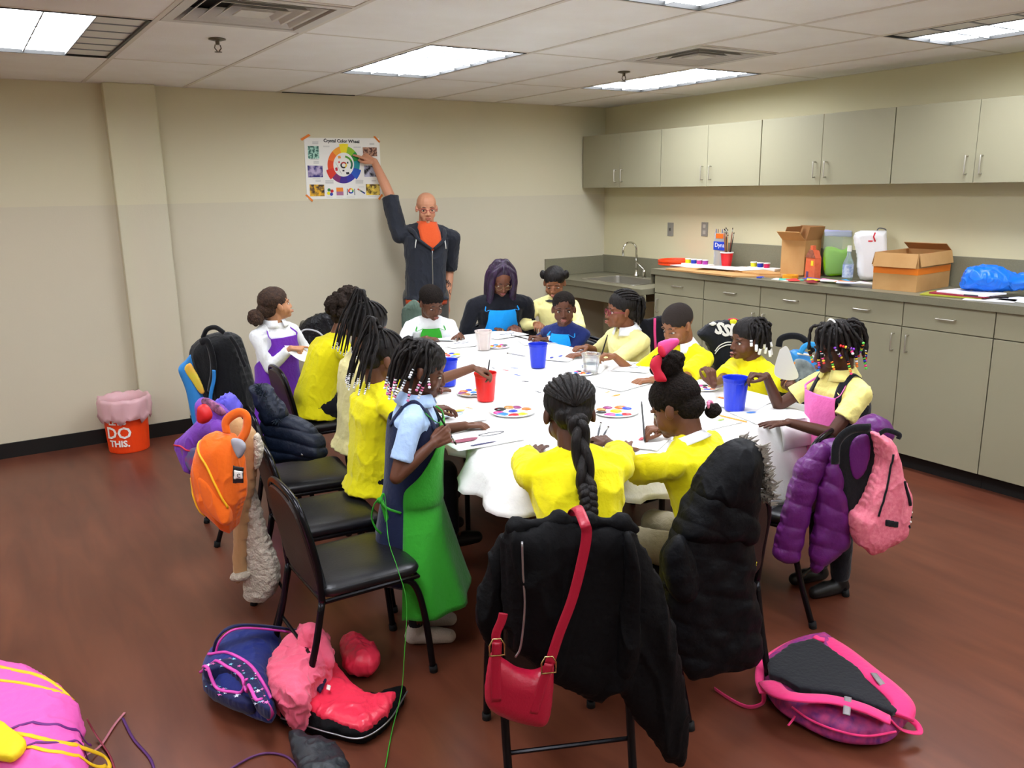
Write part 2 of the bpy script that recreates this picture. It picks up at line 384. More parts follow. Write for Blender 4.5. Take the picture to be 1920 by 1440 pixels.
# sink counter
ZS = .94
xs = -.735
g = G(); sx0, sx1, sy0, sy1 = -.60, -.17, -.42, -1.12
g.box((xs, 0, ZS-.05), (0, sy0, ZS)).box((xs, sy1, ZS-.05), (0, yb[0]+.02, ZS)).box((xs, sy0, ZS-.05), (sx0, sy1, ZS)).box((sx1, sy0, ZS-.05), (0, sy1, ZS))
g.box((-.02, 0, ZS), (0, yb[0]+.02, 1.112)).box((xs, -.02, ZS), (0, 0, 1.105)).box((xs+.02, -.001, ZS-.16), (xs+.035, yb[0]+.002, ZS-.05))
tag(obj('sink_counter', g, m_top, bevel=.003), 'lower grey counter around the sink with open space beneath', 'countertop')
t = thing('sink', 'stainless steel sink set in the low counter at the corner', 'sink', ((sx0+sx1)/2, (sy0+sy1)/2, ZS-.17))
g = G(); a = (sx0-.02, sy1-.02, sx1+.02, sy0+.02); e = (sx0+.01, sy1+.01, sx1-.01, sy0-.01)
def rr(x0, y0, x1, y1, z, r=.04, n=5):
    out = []
    for cx, cy, s in [(x1-r, y1-r, 0), (x0+r, y1-r, 90), (x0+r, y0+r, 180), (x1-r, y0+r, 270)]:
        for k in range(n+1): q = R(s+90*k/n); out.append(V((cx+r*math.cos(q), cy+r*math.sin(q), z)))
    return out
g.loft([rr(*a, ZS+.001), rr(*a, ZS+.006), rr(*e, ZS+.004), rr(*e, ZS-.16), rr(e[0]+.03, e[1]+.03, e[2]-.03, e[3]-.03, ZS-.17, .03)], cap=False).add(rr(e[0]+.03, e[1]+.03, e[2]-.03, e[3]-.03, ZS-.17, .03), [tuple(range(24))])
obj('basin', g, m_steel, t, smooth=False, bevel=.004)
obj('drain', G().lathe([(.0, .002), (.03, .003), (.04, 0)], ((sx0+sx1)/2, (sy0+sy1)/2, ZS-.169), 20), mat('drain_dark', '55524c', .3, metal=1), t)
tag(obj('drain_pipe', G().tube(spline([(-.35, -.75, ZS-.175), (-.35, -.75, .62), (-.35, -.72, .52), (-.33, -.55, .5), (-.2, -.5, .5), (-.004, -.5, .5)], 6), .028, 12), mat('pipe_wrap', 'a9a59b', .6), smooth=True), 'padded grey drain pipe under the sink', 'pipe')
t = thing('faucet', 'chrome gooseneck faucet with one lever behind the sink', 'faucet', (-.10, -.62, ZS))
m_chr = mat('chrome', 'd8d5cd', .12, metal=1)
bx, by = -.10, -.60
g = G().lathe([(0, 0), (.026, 0), (.026, .012), (.016, .03), (.013, .06), (0, .06)], (bx, by, ZS)); obj('base', g, m_chr, t, smooth=True)
pts = [(bx, by, ZS+.05), (bx, by, ZS+.25)]+[(bx-.075+.075*math.cos(R(q)), by+.02*(q/180), ZS+.25+.075*math.sin(R(q))) for q in range(0, 181, 15)]+[(bx-.15, by+.02, ZS+.20)]
obj('spout', G().tube(pts, .0095, 10), m_chr, t, smooth=True)
g = G().lathe([(0, 0), (.022, 0), (.022, .01), (.016, .05), (.018, .07), (0, .075)], (bx, by-.11, ZS)).tube(spline([(bx, by-.11, ZS+.07), (bx-.02, by-.07, ZS+.11), (bx-.03, by-.02, ZS+.15)], 4), .006, 8)
obj('lever', g, m_chr, t, smooth=True)
# wall plates
m_pl = mat('switch_plate', '8d8a80', .4)
for (u, v), lab, out in [((1257, 430), 'grey light switch plate on the wall left of the outlet', 0), ((1321, 430), 'grey power outlet on the wall left of the paintbrushes', 1)]:
    p = at(u, v, x=-.004); p.x = 0
    t = thing('power_outlet' if out else 'light_switch', lab, 'outlet' if out else 'switch', p)
    obj('plate', G().box(p+V((-.006, -.037, -.06)), p+V((0, .037, .06))), m_pl, t, bevel=.002)
    if out:
        for s in (-1, 1): obj('socket', G().box(p+V((-.009, -.017, s*.026-.016)), p+V((-.005, .017, s*.026+.016))), mat('socket_light', 'b6b2a6', .4), t, bevel=.003)
    else: obj('toggle', G().box(p+V((-.016, -.005, -.012)), p+V((-.005, .005, .012))), mat('toggle_grey', '5e5b54', .4), t)
# ---------------------------------------------------------------- people
m_sclera = mat('eye_white', 'cfc6ba', .3); m_iris = mat('iris_dark', '1d120c', .2); m_lash = mat('lash', '120c0a', .6)
def skin(c, lip='8a4a44'):
    n = 'skin_'+c
    return mat(n, c, .48, spec=.35, bump=(120, .05)), mat('lips_'+lip, lip, .4)
def hairmat(n, c, c2, s=90, st=(1, 1, .12), rough=.55, b=.8): return mat('hair_'+n, c, rough, spec=.3, noise=(s, .5, c2, st), bump=(s, b, st))
m_black_hair = hairmat('black', '0d0a09', '1c1614'); m_curly = mat('hair_curly', '100c0a', .8, spec=.15, bump=(160, 1.0), noise=(120, .4, '241c18'))
def hand(g, W, d, n, side, pose, L, curls=None):
    d = V(d).normalized(); n = V(n); n = (n-d*n.dot(d)).normalized()
    th = n.cross(d) if side == 'R' else d.cross(n)
    P = {'flat': [(4, 8, 6)]*4, 'relax': [(22, 28, 18), (28, 32, 20), (34, 36, 22), (40, 38, 24)], 'pen': [(38, 42, 18), (52, 52, 25), (66, 70, 35), (74, 76, 38)],
         'fist': [(70, 85, 55)]*4, 'point': [(6, 8, 5), (72, 88, 50), (76, 90, 50), (80, 90, 50)], 'grab': [(30, 55, 35), (36, 60, 38), (42, 62, 40), (48, 62, 42)]}[pose]
    r = .052*L
    for i in range(4):
        o = (1.5-i)*.122*L; ln = [.40, .44, .41, .33][i]*L; fan = R((1.5-i)*(7 if pose == 'flat' else 3.5))
        base = W + d*(.06*L)+th*o*.62; kn = W + d*((.50-.02*abs(i-1))*L)+th*o
        g.caps([base, kn], [r*1.25, r*1.18], n=8)
        dd = (d*math.cos(fan)+th*math.sin(fan)); a = 0; p = kn; pts = [p]; segs = [.46, .3, .24]
        for k in range(3):
            a += R(P[i][k]); q = dd*math.cos(a)-n*math.sin(a); p = p+q*(segs[k]*ln); pts.append(p)
        g.caps(pts, [r*1.05, r, r*.95, r*.8], n=8)
    b = W+d*.1*L+th*.16*L-n*.02*L; op = {'flat': .75, 'relax': .55, 'pen': .35, 'fist': .2, 'point': .25, 'grab': .5}[pose]
    p1 = b+(d*.75+th*op-n*.35).normalized()*.24*L; p2 = p1+(d*.95+th*(op-.35)-n*.35).normalized()*.19*L; p3 = p2+(d*.95+th*(op-.6)-n*.2).normalized()*.13*L
    g.caps([b-d*.02*L, p1, p2, p3], [r*1.3, r*1.25, r*1.1, r*.9], n=8)
    g.caps([W, W+d*.22*L], [r*1.75, r*1.9], n=8)
    return W+d*.55*L-n*.12*L          # grip point
def ik(S, T, a, b, hint):
    v = T-S; D = v.length
    if D > (a+b)*.995: s = D/((a+b)*.995); a *= s; b *= s
    v.normalize(); x = (a*a-b*b+D*D)/(2*D); hgt = math.sqrt(max(a*a-x*x, 0)); hh = V(hint)-v*V(hint).dot(v)
    return S+v*x+hh.normalized()*hgt, (a+b)
def hring(c, X, Y, rx, ry, n=18, e=.8):
    out = []
    for k in range(n):
        a = 2*PI*k/n; ca, sa = math.cos(a), math.sin(a)
        out.append(c+X*rx*math.copysign(abs(ca)**e, ca)+Y*ry*math.copysign(abs(sa)**e, sa))
    return out
class P: pass
def person(label, pix, face, ahs=.140, tall=1, h=1.2, sit=True, seat=.435, lean=10, side=0, twist=0, look=(0, 1, -.3), skinc='6b4632', lip='7a4038', R_=None, L_=None, adult=False,
           shirt='yellow', sleeve=.62, ease=.014, pants='dark_trousers', shoe='black_shoe', voxel=None, eyes=1.0, base=None, feet=True, seed=0, collar=None, kfat=1.0, hem=-.16, neckd=.0, wrinkle=.006, legs='f', mouth=0, ease_up=0):
    q = P(); hs = (ahs if adult else .178)*h; k = hs/.23
    q.k = k; q.h = h
    trunk = (.30 if adult else .305)*h; sw = (.120 if adult else .106)*h
    fx, fy = face; F0 = V((fx, fy, 0)).normalized(); Rt = V((F0.y, -F0.x, 0)); U = V((0, 0, 1))
    pz = seat+.075*h if sit else ((.515 if adult else .485)*h)
    def spine(t):     # point and frame along the spine
        n = 10; p = V((0, 0, pz)); m = max(1, int(round(abs(t)*n)))
        for i in range(m):
            tt = (i+.5)/m*t; a = R(lean)*(.45+1.0*max(tt, 0)); s = R(side)*(.5+.8*max(tt, 0))
            d = (U*math.cos(a)+F0*math.sin(a)+Rt*math.sin(s)).normalized(); p = p+d*trunk*t/m
        a = R(lean)*(.45+1.0*max(t, 0)); s = R(side)*(.5+.8*max(t, 0))
        d = (U*math.cos(a)+F0*math.sin(a)+Rt*math.sin(s)).normalized(); tw = R(twist)*max(t, 0)
        X = Rt*math.cos(tw)-F0*math.sin(tw); X = (X-d*X.dot(d)).normalized(); Y = d.cross(X)
        return p, X, Y, d
    N, NX, NY, ND = spine(1.0)
    look = V(look).normalized(); lh = V((look.x, look.y, 0)).normalized()
    Hc = N+(ND*.6+U*.4).normalized()*(.140 if adult else .118)*k+lh*.02*k
    if base is not None: sh = V((base[0], base[1], 0))
    else:
        w = at(pix[0], pix[1], z=Hc.z); sh = V((w.x-Hc.x, w.y-Hc.y, 0))
    t = thing('person', label, 'person', sh); q.t = t; q.sh = sh
    sp0 = spine
    def spine(t): a = sp0(t); return a[0]+sh, a[1], a[2], a[3]
    q.spine = spine; N = N+sh; Hc = Hc+sh
    hx = look.cross(U).normalized(); hz = hx.cross(look).normalized()
    HM = Matrix(((hx.x*k, look.x*k, hz.x*k, Hc.x), (hx.y*k, look.y*k, hz.y*k, Hc.y), (hx.z*k, look.z*k, hz.z*k, Hc.z), (0, 0, 0, 1)))
    q.HM = HM; q.Hc = Hc; q.look = look; q.hx = hx; q.hz = hz; q.N = N; q.F0 = F0; q.Rt = Rt
    kk = (1.0 if adult else 1.0)
    prof = [(-.13, .062, .055), (0, .088, .068), (.2, .084, .064), (.45, .083, .062), (.7, .092, .064), (.86, .098, .058), (.95, .07, .045), (1.02, .036, .035)]
    prof = [(a, b*h*kfat, c*h*kfat) for a, b, c in prof]
    q.prof = prof; q.ease = ease if shirt else 0
    g = G(); g.loft([hring(*spine(a)[:3], b, c) for a, b, c in prof])
    # head
    cr = .0 if adult else .003
    g.ell((0, -.008, .045), (.074, .092, .078), HM); g.ell((0, .02, -.018), ((.060 if adult else .0635), .066, .072), HM); g.ell((0, .036, -.06+cr*2), (.044 if adult else .041, .045, .042 if adult else .037), HM)
    g.ell((0, .064, -.084+cr*3), (.02, .02, .016), HM)
    for s in (-1, 1):
        g.ell((s*.034, .05, -.032), (.025 if adult else .030, .022, .030), HM); g.ell((s*.028, .07, .022), (.026, .011, .007), HM)
        g.ell((s*(.013 if adult else .0115), .091 if adult else .087, -.031), (.009, .010, .008) if adult else (.008, .009, .007), HM)
        e = Matrix.Rotation(R(-22*s), 3, 'Z') @ Matrix.Rotation(R(12), 3, 'X'); g.ell((s*.076, -.008, .004), (.0075, .017, .027), HM, R3=e)
        g.ell((s*.072, .0, -.006), (.008, .012, .014), HM)
    g.caps([HM @ V((0, .082, .004)), HM @ V((0, .101 if adult else .094, -.027))], [.0085*k, (.0115 if adult else .0105)*k], n=8)
    g.ell((0, .086, -.056), (.022, .013, .011), HM)
    nr = (.054 if adult else .046)*k/.87*.9
    g.caps([N-ND*.02*h, HM @ V((0, -.022, -.05))], [nr*1.1, nr], n=14)
    # arms
    ua, fa, HL = .165*h, .145*h, .108*h; q.grip = {}; q.arm = {}
    ar = .0245*h*kfat if not adult else .027*h
    for sd, A in (('R', R_), ('L', L_)):
        s = 1 if sd == 'R' else -1; p, X, Y, D = spine(.87); S = p+X*s*sw*kfat
        if A is None: A = dict(w=S+V((0, 0, -.29*h))+F0*.06*h+Rt*s*.04*h, d=(F0.x*.2, F0.y*.2, -1), n=tuple(Rt*s), pose='relax')
        W = (sh+F0*A['rel'][0]+Rt*A['rel'][1]+U*A['rel'][2]) if 'rel' in A else V(A['w']); hint = A.get('hint'); hint = V(hint) if hint else (-U*.8+Rt*s*.7-F0*.3)
        E_, _ = ik(S, W, ua, fa, hint)
        d = V(A['d']).normalized() if 'd' in A else (W-E_).normalized()
        n = V(A.get('n', (0, 0, 1)))
        g.caps([S, S.lerp(E_, .5), E_, E_.lerp(W, .35), W], [ar*1.12, ar*1.0, ar*.86, ar*.86, ar*.6], n=12)
        q.grip[sd] = hand(g, W, d, n, sd, A.get('pose', 'relax'), HL); q.arm[sd] = (S, E_, W, d)
    # legs
    q.legs = []
    for s in (-1, 1):
        p, X, Y, D = spine(0); hp = p+Rt*s*.05*h-U*.01*h
        if sit: kn = hp+F0*.235*h+Rt*s*.03*h+U*.0; an = kn-U*min(.23*h, kn.z-.085)+F0*.01; 
        else: kn = V((hp.x+F0.x*.012*h, hp.y+F0.y*.012*h, .255*h+.04)); an = V((hp.x+Rt.x*s*.005*h, hp.y+Rt.y*s*.005*h, .075))
        toe = an+F0*.105*h-U*(an.z-.03 if not sit else .045)
        g.caps([hp, hp.lerp(kn, .5), kn, kn.lerp(an, .35), an, an-U*.03, toe], [.052*h*kfat, .044*h*kfat, .034*h, .034*h, .022*h, .022*h, .018*h], n=12)
        q.legs.append((hp, kn, an, toe))
    ms, ml = skin(skinc, lip); vx = voxel or (.0042 if adult else .0036)
    q.body = blob('body', g, ms, t, vx, smooth=4, fac=.5)
    bv = bvh_of(q.body); q.bv = bv; q.ms = ms
    def onface(x, z, off=0):
        o = HM @ V((x, .2, z)); hit = bv.ray_cast(o, -look, .3*k)
        y = .09 if hit[0] is None else (HM.inverted() @ hit[0]).y
        return V((x, y+off, z))
    q.onface = onface
    if eyes is not None:
        for s in (-1, 1):
            p = onface(s*.031, -.001, -.0035); yw = Matrix.Rotation(R(-14*s), 3, 'Z')
            e = obj('eye', G().ell(p, (.0130, .0062, .0072*max(eyes, .3)), HM, R3=yw), m_sclera, t, smooth=True)
            dn = -.002 if eyes < .8 else 0
            obj('iris', G().ell(p+V((0, .0045, dn)), (.0066, .0033, .0066*max(eyes, .4)), HM), m_iris, e, smooth=True)
            pts = [onface(s*.031+x, z*max(eyes, .4)+(-.003 if eyes < .6 else .001), .0012) for x, z in ((-.016, 0), (-.009, .0065), (0, .0085), (.009, .0065), (.016, .0))]
            obj('eyelid', G().tube([HM @ a for a in pts], .0014*k, 6), m_lash, t, smooth=True)
            pts = [onface(s*(.031+x), z, .0008) for x, z in ((-.017, .021), (-.006, .0255), (.006, .026), (.018, .0195))]
            obj('eyebrow', G().tube([HM @ a for a in pts], [.0016*k, .0026*k, .0026*k, .0012*k], 6), m_lash if not adult else mat('brow', '241a14', .8), t, smooth=True)
        p = onface(0, -.056, -.003); lg = G().ell(p+V((0, 0, .003)), (.021, .0065, .0042), HM).ell(p+V((0, -.0005, -.006-mouth*.008)), (.018, .007, .0052), HM)
        o = obj('lips', lg, ml, t, smooth=True)
        if mouth: obj('mouth', G().ell(p+V((0, .002, -.002-mouth*.004)), (.013, .004, .004+mouth*.005), HM), mat('mouth_in', '2a0f0d', .7), t, smooth=True)
    # shirt
    if shirt:
        g = G(); sp = [(hem, .1*h*kfat+(.010 if sit else 0), .082*h*kfat+(.012 if sit else 0))]+[x for x in prof if x[0] > hem and x[0] > -.05]
        es = lambda a: ease+(ease_up if a > .5 else 0)
        g.loft([hring(*spine(a)[:3], b+(es(a) if a < .93 else .010), c+(es(a) if a < .93 else .009)) for a, b, c in sp])
        for sd in 'RL':
            S, E_, W, d = q.arm[sd]; r0 = ar*1.14+ease*.62
            if sleeve <= 1: pts = [S, S.lerp(E_, sleeve*.5), S.lerp(E_, sleeve)]; rs = [r0, r0*1.05, r0*1.08]
            else: f = sleeve-1; pts = [S, S.lerp(E_, .5), E_, E_.lerp(W, f*.5), E_.lerp(W, f*.97)]; rs = [r0, r0*.96, r0*.92, r0*.84, ar*.75+ease*.5]
            g.tube([pts[-2], pts[-1]], [rs[-2], rs[-1]], 14)
            g.caps(pts[:-1], rs[:-1], n=14)
            # shoulder fill
            p, X, Y, D = spine(.9); g.caps([p+D*.02*h, S], [.045*h+ease*.3, r0*.98], n=12)
        q.shirt = blob('shirt', g, MATS[shirt], t, .0062, smooth=3, disp=folds(wrinkle, 9, (1, 1, .55), seed))
    if pants:
        g = G()
        for hp, kn, an, toe in q.legs: g.caps([hp, hp.lerp(kn, .5), kn, kn.lerp(an, .5), an+U*.015], [.058*h*kfat, .052*h, .043*h, .040*h, .034*h], n=14)
        c, X, Y, D = spine(0); g.ell(c, (.095*h*kfat, .078*h*kfat, .075*h), R3=Matrix((X, Y, D)).transposed())
        q.pants = blob('trousers', g, MATS[pants], t, .009, smooth=3, disp=folds(.004, 12, seed=seed+3))
    if shoe:
        for hp, kn, an, toe in q.legs:
            g = G(); dd = (toe-an); dd.z = 0; dd.normalize(); s0 = V((an.x, an.y, an.z-.045)) if sit else V((an.x, an.y, .034))
            g.caps([an-U*.012, s0-dd*.012*h], [.029*h, .027*h], n=12).caps([s0-dd*.012*h, s0+dd*.06*h, s0+dd*.105*h-U*.006], [.026*h, .028*h, .023*h], n=12)
            blob('shoe', g, MATS[shoe], t, .006, smooth=2)
    return q
# helpers working in a person's frame
def around(q, tt, ang, off=.012, **k):
    """point on the clothed trunk at spine height tt and angle ang (0 = front, + = right)"""
    p, X, Y, D = q.spine(tt); pr = q.prof
    for i in range(len(pr)-1):
        if tt <= pr[i+1][0] or i == len(pr)-2: break
    f = min(1.2, max(0, (tt-pr[i][0])/(pr[i+1][0]-pr[i][0]))); rx = pr[i][1]+(pr[i+1][1]-pr[i][1])*f; ry = pr[i][2]+(pr[i+1][2]-pr[i][2])*f
    ca, sa = math.cos(ang), math.sin(ang); e = .8; o = q.ease+off
    return p+Y*(ry+o)*math.copysign(abs(ca)**e, ca)+X*(rx+o)*math.copysign(abs(sa)**e, sa)
def apron(q, m, top=.78, bot=-.05, wtop=.5, wbot=1.25, skirt=None, strap=True, tie=True, off=.012, spread=1.25, m_strap=None, tname='neck_strap'):
    ms_ = MATS[m_strap or m]
    def lim(t):      # half angle at height t
        f = (top-t)/(top-bot); return wtop+(wbot-wtop)*min(1, max(0, (f-.15)/.6))**1.2 if f > .15 else wtop
    nu, nv = 26, 30; P0 = []
    prev = [None]*(nu+1)
    for j in range(nv+1):
        t = top+(bot-top)*j/nv; row = []
        for i in range(nu+1):
            a = (i/nu*2-1)*lim(t); p = around(q, t, a, off)
            row.append(p)
        P0.append(row)
    # relax across to bridge hollows
    for _ in range(4):
        P0 = [[(P0[j][max(i-1, 0)]+P0[j][i]*2+P0[j][min(i+1, nu)]+P0[max(j-1, 0)][i]+P0[min(j+1, nv)][i])/6 for i in range(nu+1)] for j in range(nv+1)]
    P0 = [[p+(p-q.spine(top+(bot-top)*j/nv)[0]).normalized()*.006 for p in row] for j, row in enumerate(P0)]
    if skirt:
        zb, flare = skirt; last = P0[-1]; z0 = last[nu//2].z; c = q.spine(bot)[0]; n2 = 22
        for j in range(1, n2+1):
            f = j/n2; row = []
            for i in range(nu+1):
                p = last[i]; o = V((p.x-c.x, p.y-c.y, 0)); a = (i/nu*2-1)
                w = 1+flare*f*(1+.10*math.sin(i*1.1+f*2)) ; z = p.z+(zb-p.z)*f
                row.append(V((c.x+o.x*w, c.y+o.y*w, z)))
            P0.append(row)
    g = G(); n1 = len(P0)-1
    g.grid(lambda u, v: P0[int(round(v*n1))][int(round(u*nu))], nu, n1)
    o = obj('apron', g, MATS[m], q.t, smooth=True, solid=.003, fix=True)
    n = [v.normal.copy() for v in o.data.vertices]; f = folds(.004, 8, seed=q.h*100)
    for v, nn in zip(o.data.vertices, n): v.co += nn*f(v.co, nn)
    if strap:
        for s in (0, nu):
            c0 = P0[0][s]; sg = -1 if s == 0 else 1
            c1 = around(q, .9, sg*.75, .012); c2 = q.N+q.Rt*sg*.035*q.h-q.F0*.02*q.h+V((0, 0, .02*q.h)); c3 = q.N-q.F0*.055*q.h+V((0, 0, .012*q.h))
            obj(tname, G().tube(spline([c0, c1, c2, c3], 6), 1, 8, flat=(.005, .0015)), ms_, q.t, smooth=True)
    q.ap = P0; return o
def cap_hair(q, m, c=(0, -.013, .055), r=(.081, .0955, .078), amp=.0015, s=30, nape=True, voxel=.005, name='hair', extra=None, seed=0):
    HM = q.HM; g = G().ell(c, r, HM, nu=24, nv=16)
    if nape: g.ell((0, -.055, .0), (.062, .052, .052), HM)
    if extra: extra(g, HM)
    return blob(name, g, m, q.t, voxel, smooth=1, disp=lambda p, n: amp*nz(p, s, seed)+amp*.6*nz(p, s*2.7, seed+2))
def braid_strands(q, m, roots, r=.0055, name='braid', parent=None, beads=None, seed=1, twist=True):
    """roots: list of point lists in head coordinates; each braid an individual part"""
    rnd = random.Random(seed); out = []
    for pts in roots:
        W = [q.HM @ V(p) for p in pts]; W = spline(W, 7); n = len(W)
        rad = [r*(1+.22*math.sin(i*1.9))*(1 if i < n-2 else .6) for i in range(n)]
        b = obj(name, G().tube(W, rad, 7), m, parent or q.t, smooth=True)
        if beads:
            mats_, cnt, br, kind = beads; L = len(W); d = (W[-1]-W[-3]).normalized(); p = W[-1]
            for i in range(cnt):
                c = p+d*(i-cnt*.55)*br*1.7
                bead(c, d, br, rnd.choice(mats_) if isinstance(mats_, list) else mats_, b, kind)
        out.append(b)
    return out
BEADS = {}
def bead(c, d, br, m, parent, kind='round'):
    key = (m.name, kind)
    if key not in BEADS:
        g = G()
        if kind == 'round': g.ell((0, 0, 0), (1, 1, .82), nu=10, nv=7)
        else: g.lathe([(0, -1.4), (.8, -1.4), (1, -1), (1, 1), (.8, 1.4), (0, 1.4)], n=10)
        me = bpy.data.meshes.new('bead'); me.from_pydata(g.v, [], g.f); me.materials.append(m); me.polygons.foreach_set('use_smooth', [True]*len(me.polygons)); BEADS[key] = me
    o = bpy.data.objects.new('bead', BEADS[key]); COL.objects.link(o); o.parent = parent
    x, y, z = frame(d); o.matrix_local = wm(parent).inverted() @ Matrix(((x.x*br, y.x*br, z.x*br, c.x), (x.y*br, y.y*br, z.y*br, c.y), (x.z*br, y.z*br, z.z*br, c.z), (0, 0, 0, 1)))
    TM[o.name] = wm(parent); return o
def collar(q, m, r=.045, hgt=.022, name='collar', open_=.25):
    N, ND = q.spine(.985)[0], q.spine(1.0)[3]; X, Y = q.spine(1.0)[1:3]; h = q.h
    g = G(); n = 28; rows = []
    hg = hgt/.022
    for (rr_, z) in ((r*h+.004, .034*h*hg), (r*h+.012, .036*h*hg), (r*h*1.25+.012, .016*h*hg), (r*h*1.5+.010, .002*h)):
        row = []
        for i in range(n+1):
            a = R(180)-(-1+2*i/n)*(PI-open_) ; row.append(N+ND*z+(X*math.sin(a)*1.12-Y*math.cos(a+PI)*1.0)*rr_*1.0)
        rows.append(row)
    g.grid(lambda u, v: rows[int(round(v*3))][int(round(u*n))], n, 3)
    return obj(name, g, m, q.t, smooth=True, solid=.004)
def stick(name, a, b, r0, r1, m, n=8): return G().tube([a, b], [r0, r1], n)
m_brush = mat('brush_handle_black', '15120f', .3); m_brist = mat('brush_bristle', '3a2b20', .9); m_ferr = mat('ferrule', 'b8b8b0', .3, metal=1)
m_pencil = mat('pencil_wood', 'd49a3c', .5); m_wood = mat('brush_wood', 'd8b88a', .5)
def brush(label, tip, end, m=None, r=.0035):
    tip, end = V(tip), V(end); t = thing('paintbrush', label, 'paintbrush', (tip.x, tip.y, min(tip.z, end.z))); d = (end-tip).normalized()
    obj('handle', G().tube([tip+d*.035, tip+d*.06, end-d*.02, end], [r*.8, r*1.3, r, r*.6], 8), m or m_brush, t, smooth=True)
    obj('ferrule', G().tube([tip+d*.015, tip+d*.036], [r*1.1, r*.9], 8), m_ferr, t, smooth=True)
    obj('bristles', G().tube([tip, tip+d*.006, tip+d*.016], [r*.3, r*1.2, r*1.1], 8), m_brist, t, smooth=True)
    return t
def pencil(label, a, b, m=None, r=.0038):
    a, b = V(a), V(b); t = thing('pencil', label, 'pencil', (a.x, a.y, min(a.z, b.z))); d = (b-a).normalized()
    obj('barrel', G().tube([a+d*.018, b], r, 6), m or m_pencil, t)
    obj('tip', G().tube([a, a+d*.006, a+d*.018], [.0005, r*.4, r], 6), mat('pencil_tip', 'c9a878', .7), t)
    return t
for n_, c_ in [('yellow', 'f0e413'), ('pale_yellow', 'f1e79e'), ('cream_shirt', 'eee3a0'), ('white_shirt', 'eceef0'), ('grey_shirt', 'dedfe6'), ('navy_shirt', '1d2b66'), ('light_blue', 'a9c4ea'), ('navy_dress', '18203f'),
               ('apron_green', '35a02c'), ('apron_blue', '1592e0'), ('apron_purple', '6f2fb0'), ('apron_pink', 'ee6fb6'), ('black_jacket', '14151d'), ('dark_trousers', '15151b'), ('grey_trousers', '4d4b46'), ('khaki', '9a917c'),
               ('charcoal_hoodie', '2b2e36'), ('orange_polo', 'd5562a'), ('green_camo', '55665a'), ('yellow_polo', 'f0e48a'), ('dark_vest', '14161f'), ('purple_coat', '5c1f63'), ('black_coat', '0b0c11'), ('navy_coat', '101a2c'), ('plum_trousers', '38406c')]:
    cloth(n_, c_)
mat('black_shoe', '0c0c0d', .45); mat('clear_shoe', 'b9aca0', .35, bump=(200, .5)); mat('apron_green_s', '2f9a27', .6)

def over_shoulder(q, m, name, w=.014, fr=(.78, .55), bk=(.80, 2.55), x=.062, off=.004):
    bv = bvh_of(q.shirt)
    for s in (-1, 1):
        p, X, Y, D = q.spine(.9); pts = [around(q, fr[0], s*fr[1], .012)]
        for y in (.052, .03, 0, -.03, -.05):
            o = p+X*s*x*q.h+Y*y*q.h+D*.3; hit = bv.ray_cast(o, -D, .5)
            if hit[0] is not None: pts.append(hit[0]+D*off)
        pts.append(around(q, bk[0], s*bk[1], .012))
        obj(name, G().tube(spline(pts, 5), 1, 8, flat=(w, .003), up=D), m, q.t, smooth=True)
